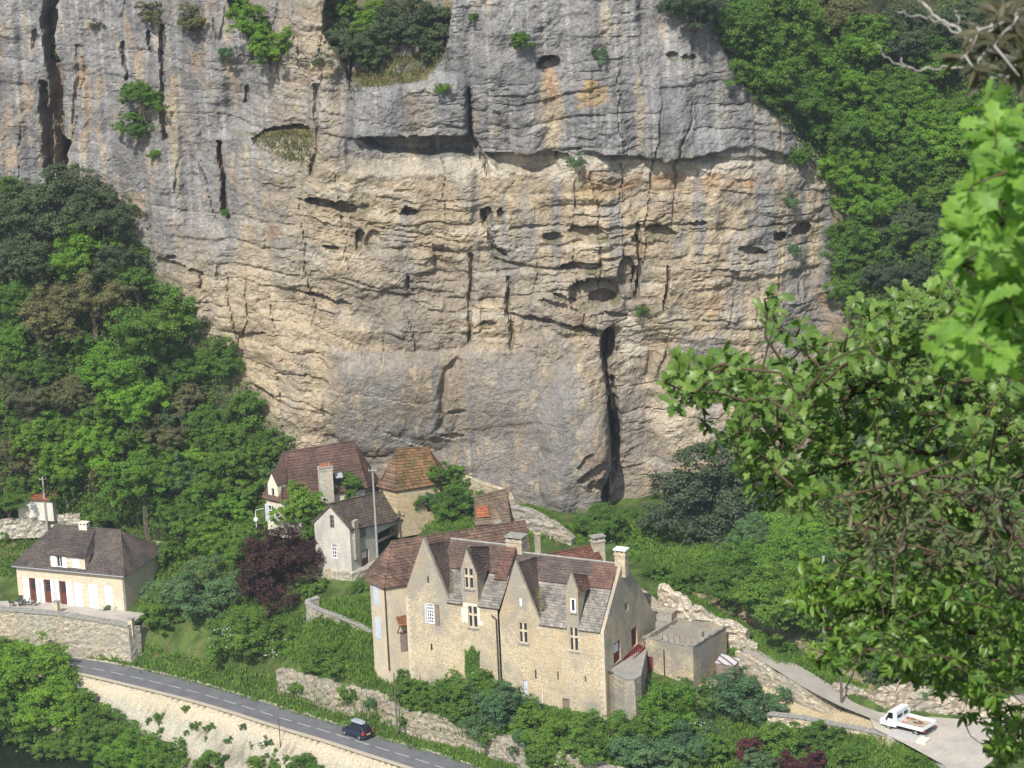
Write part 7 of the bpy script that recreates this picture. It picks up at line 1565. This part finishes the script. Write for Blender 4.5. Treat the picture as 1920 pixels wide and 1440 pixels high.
def oval_leaf(w=.32):
    ts = [0, .18, .4, .65, .85, 1]; ws = [0.015, .6, 1, .9, .5, 0.01]
    V = []; F = []
    for t, q in zip(ts, ws): 
        for s in (-1, 0, 1): V.append((s*q*w*.5, t, -.25*t*t+abs(s)*q*.07))
    for i in range(5):
        for j in range(2): F.append((i*3+j, i*3+j+1, (i+1)*3+j+1, (i+1)*3+j))
    return np.array(V), F
class NearTree:
    def __init__(s, name, label, mains, d, shapes, mat, wood, tw=.004, main_r=None, cat='tree'):
        s.rs = np.random.RandomState(len(name)*7+int(d*3)); s.d = d; s.shapes = shapes; s.mat = mat
        s.nodes = []; s.wood = MB()
        base = at(*mains[0][0], d*mains[0][0][2] if len(mains[0][0]) > 2 else d) if False else None
        for ln in mains:
            pts = [at(p[0], p[1], d*(p[2] if len(p) > 2 else 1)) for p in ln['p']]; r = ln['r']
            dense = []
            for i in range(len(pts)-1):
                for k in range(6): dense.append(pts[i].lerp(pts[i+1], k/6)+Vector(s.rs.randn(3))*.006*d/10)
            dense.append(pts[-1]); n = len(dense); s.wood.tube(dense, [r[0]+(r[1]-r[0])*i/(n-1) for i in range(n)], 7); s.nodes += [(p, r[0]+(r[1]-r[0])*i/(n-1)) for i, p in enumerate(dense)]
        s.root = empty(name, s.nodes[0][0], label, cat); s.woodmat = wood; s.leaves = []; s.tw = tw
    def grow(s, blobs, per=1.0, size=.08, nl=(4, 7), zs=.5, droop=.0, up=.55, side=1.0):
        rs = s.rs; tips = []
        for b in blobs:
            px, py, rx, ry = b[:4]; n = int(per*rx*ry/260)+2
            for _ in range(n):
                a, q = rs.uniform(0, 6.283), min(abs(rs.randn())*.72, 1.9); dd = s.d*(b[4] if len(b) > 4 else 1)
                tips.append(at(px+rx*q*math.cos(a), py+ry*q*math.sin(a), dd+rs.randn()*zs))
        N = np.array([tuple(p) for p, r in s.nodes]); tips.sort(key=lambda t: np.min(((N-np.array(t))**2).sum(1)))
        P_ = [tuple(p) for p, r in s.nodes]
        for t in tips:
            A = np.array(P_); j = int(np.argmin(((A-np.array(t))**2).sum(1))); a = Vector(P_[j]); L = (t-a).length
            m1 = a.lerp(t, .5)+Vector(rs.randn(3))*L*.10+ZV*L*.06
            s.wood.tube([a, m1, t], [s.tw*1.5, s.tw*1.1, s.tw*.6], 4, False); P_ += [tuple(a.lerp(m1, .6)), tuple(m1), tuple(m1.lerp(t, .6)), tuple(t)]
            dr = (t-m1).normalized()
            for k in range(rs.randint(*nl)):
                out = Vector(rs.randn(3)); out = out-dr*out.dot(dr)*.6; out.normalize(); ax = (out*side+dr*.55+ZV*(.1-droop)).normalized()
                nr_ = (ZV*up+Vector(tosun)*.5+Vector(rs.randn(3))*.45).normalized(); nr_ = (nr_-ax*nr_.dot(ax)).normalized()
                sc = size*rs.uniform(.65, 1.2); p = t-dr*rs.uniform(0, .5)*min(L, size*3)
                s.leaves.append((p, ax, nr_, sc, rs.randint(len(s.shapes))))
    def done(s, singles=300):
        s.wood.build('branch', s.woodmat, s.root, smooth=True)
        order = sorted(range(len(s.leaves)), key=lambda i: -s.leaves[i][3]/(s.leaves[i][0]-CAM).length)
        def vis(i): p = s.leaves[i][0]; k = (p-CAM).dot(f_); x = 960+FPX*(p-CAM).dot(r_)/k; y = 720-FPX*(p-CAM).dot(u_)/k; return -20 < x < 1940 and -20 < y < 1460
        order = [i for i in order if vis(i)]+[i for i in order if not vis(i)]
        mes = []
        for V, F in s.shapes:
            me = bpy.data.meshes.new('leaf'); me.from_pydata([tuple(v) for v in V], [], F); me.materials.append(s.mat); me.polygons.foreach_set('use_smooth', [True]*len(F)); mes.append(me)
        inv = Matrix.Translation(-s.root.location)
        for i in order[:singles]:
            p, ax, n_, sc, k = s.leaves[i]; x = ax.cross(n_).normalized(); Mx = Matrix((x, ax, n_)).transposed().to_4x4()@Matrix.Scale(sc, 4); Mx.translation = p
            o = bpy.data.objects.new('leaf', mes[k]); col.objects.link(o); o.parent = s.root; o.matrix_local = inv@Mx
        rest = order[singles:]
        if rest:
            VV = []; FF = []; n0 = 0
            for i in rest:
                p, ax, n_, sc, k = s.leaves[i]; V, F = s.shapes[k]; x = ax.cross(n_).normalized(); B = np.array([tuple(x), tuple(ax), tuple(n_)])*sc
                VV.append(V@B+np.array(tuple(p))); FF += [tuple(n0+q for q in f) for f in F]; n0 += len(V)
            me = bpy.data.meshes.new('leaves'); me.from_pydata(np.vstack(VV).tolist(), [], FF); me.polygons.foreach_set('use_smooth', [True]*len(FF)); o = link('foliage', me, s.root, s.mat); o['kind'] = 'stuff'
        print(s.root.name, len(s.leaves))
lich = plain('lichen_bark', (.34, .32, .29), .95, .1, .35, vscale=60); twig = plain('twig_bark', (.085, .06, .042), .9, .1, .3)
leafA = leafmat('oak_leaf_green', (.100, .190, .038), (.185, .29, .080), .32, .38, .35, 30); leafB = leafmat('young_oak_leaf', (.12, .26, .035), (.20, .35, .08), .42, .5, .3, 40)
leafC = leafmat('brown_tinged_leaf', (.140, .125, .082), (.075, .150, .040), .15, .5, .35, 40); leafD = leafmat('glossy_leaf', (.068, .155, .028), (.140, .245, .045), .28, .35, .35, 40); leafE = leafmat('dark_sprig_leaf', (.03, .05, .022), (.09, .075, .05), .15, .5, .3)
oaks = [oak_leaf(i, 4 if i % 2 else 3) for i in range(4)]; ov = [oval_leaf(.34), oval_leaf(.42)]; ovn = [oval_leaf(.26), oval_leaf(.30)]
trunk_dn = lambda x, y: [(x+90, y+700), (x+70, y+300), (x, y)]
nt1 = NearTree('oak_tree', 'near oak with lobed mid green leaves reaching across the cliff foot', [
    dict(p=[(2250, 2300), (2150, 1500), (2060, 950), (1900, 800), (1760, 740), (1640, 720), (1520, 760), (1420, 760), (1330, 720)], r=[.055, .006]),
    dict(p=[(2060, 950), (1900, 690), (1760, 640), (1660, 600)], r=[.014, .005]), dict(p=[(1900, 800), (1760, 850), (1640, 850), (1560, 880), (1480, 900)], r=[.015, .006]),
    dict(p=[(2060, 1000), (1920, 900), (1800, 890)], r=[.02, .006]), dict(p=[(1620, 660), (1540, 650), (1450, 620)], r=[.006, .002])], 12.0, oaks, leafA, twig)
nt1.grow([(1305,735,56,44),(1275,695,32,26),(1340,700,50,36),(1380,700,56,42),(1430,765,56,56),(1400,835,46,46),(1450,885,54,44),(1500,790,66,56),(1540,720,56,46),(1600,680,66,56),(1655,615,76,46),(1700,565,50,24),(1740,640,66,56),(1680,700,76,56),(1780,720,76,56),
          (1860,770,80,80),(1500,925,50,36),(1850,880,80,56),(1700,870,80,36),(1640,865,56,32),(1450,598,14,30),(1470,682,18,12),(1800,560,56,46),(1890,600,56,56),(1520,650,24,16),(1560,850,40,40),(1760,800,80,30),(1620,790,60,30,1.12),(1700,800,60,40,1.15),(1560,830,60,40,1.12),(1640,740,50,30,1.1),(1650,930,60,30),(1750,950,80,40),(1850,960,60,50),(1700,1020,70,50),(1820,1060,80,50)], 4.2, .070, (5, 9), .9)
nt1.done()
nt2 = NearTree('young_oak', 'nearest oak bough of bright, slightly blurred leaves at the edge', [dict(p=[(2500, 1900), (2300, 900), (2080, 500), (1940, 420), (1860, 400), (1820, 380)], r=[.06, .004]), dict(p=[(2080, 560), (1950, 590), (1860, 600), (1810, 610)], r=[.01, .003]), dict(p=[(2080, 450), (1960, 300), (1890, 240)], r=[.01, .003])], 5.4, oaks, leafB, twig, .002)
nt2.grow([(1868,225,46,52),(1830,372,62,50),(1880,450,60,70),(1812,460,30,46),(1800,625,42,46),(1850,655,56,46),(1905,560,46,76),(1850,560,46,50),(1895,330,56,56)], 1.25, .064, (4, 8), .25, .35)
nt2.done()
nt3 = NearTree('holm_oak', 'near holm oak with narrow brown-tinged leaves above the car park', [dict(p=[(2300, 2400), (2200, 1700), (2080, 1250), (1940, 1120), (1800, 1060), (1700, 1020), (1610, 980)], r=[.05, .004]), dict(p=[(2080, 1200), (1900, 1000), (1800, 940), (1700, 900)], r=[.02, .004])], 10.5, ovn, leafC, twig, .003)
nt3.grow([(1600,960,46,46),(1665,905,56,36),(1700,980,76,52),(1785,935,76,52),(1865,965,76,72),(1640,1030,66,46),(1760,1040,76,56),(1865,1060,76,56)], 2.0, .056, (6, 11), .8, 0, .15, .5)
nt3.done()
nt4 = NearTree('evergreen_oak', 'near glossy small-leaved bough hanging over the lane and truck', [dict(p=[(2350, 2300), (2250, 1700), (2100, 1350), (1950, 1220), (1820, 1180), (1700, 1140), (1600, 1150), (1550, 1175)], r=[.022, .003]), dict(p=[(2100, 1400), (1980, 1330), (1890, 1330), (1850, 1400)], r=[.014, .003]), dict(p=[(1740, 1138), (1660, 1150), (1600, 1165), (1545, 1180)], r=[.009, .004])], 11.2, ov, leafD, twig, .0018)
nt4.grow([(1560,1120,46,46),(1620,1185,62,44),(1700,1225,66,42),(1785,1250,66,42),(1862,1300,56,52),(1640,1105,76,46),(1740,1125,76,56),(1842,1155,76,66),(1885,1400,42,52),(1900,1225,56,76),(1560,1230,22,30),(1520,1090,30,40),(1500,1120,20,20)], 5.8, .052, (7, 12), .9)
nt4.done()
nt5 = NearTree('lichened_branch', 'bare lichen-covered branches with a few dark leaves in the top corner', [dict(p=[(2200, 420), (2000, 190), (1880, 110), (1800, 60), (1745, 22), (1716, -10), (1700, -40)], r=[.006, .0018]), dict(p=[(1812, 68), (1760, 40), (1722, 30), (1682, 22)], r=[.0022, .001]), dict(p=[(2050, 200), (1900, 140), (1830, 126), (1760, 128), (1700, 128), (1660, 108), (1644, 84)], r=[.0026, .0009]), dict(p=[(1700, 126), (1690, 108)], r=[.002, .001]), dict(p=[(1800, 60), (1795, 30), (1792, 12)], r=[.002, .001])], 6.0, ovn, leafE, lich, .002, cat='branch')
nt5.grow([(1880,30,40,30),(1860,90,46,42),(1830,135,22,16),(1905,140,20,26),(1900,60,30,40),(1845,50,20,20)], 1.1, .058, (4, 8), .3, 0, .3)
nt5.done()

# ================================================================== the air: one closed box of thin haze
hz = bpy.data.materials.new('thin_haze'); hz.use_nodes = True; hn = hz.node_tree; hn.nodes.clear()
pv = hn.nodes.new('ShaderNodeVolumePrincipled'); pv.inputs['Color'].default_value = (.80, .88, 1.0, 1); pv.inputs['Density'].default_value = 0.00016; pv.inputs['Anisotropy'].default_value = .2
ho = hn.nodes.new('ShaderNodeOutputMaterial'); hn.links.new(pv.outputs[0], ho.inputs['Volume'])
hb_ = MB().hexa([(-190, -90, -9), (170, -90, -9), (170, 430, -9), (-190, 430, -9)], [(-190, -90, 108), (170, -90, 108), (170, 430, 108), (-190, 430, 108)]).build('haze', hz, kind='stuff')
scn.cycles.volume_bounces = 0
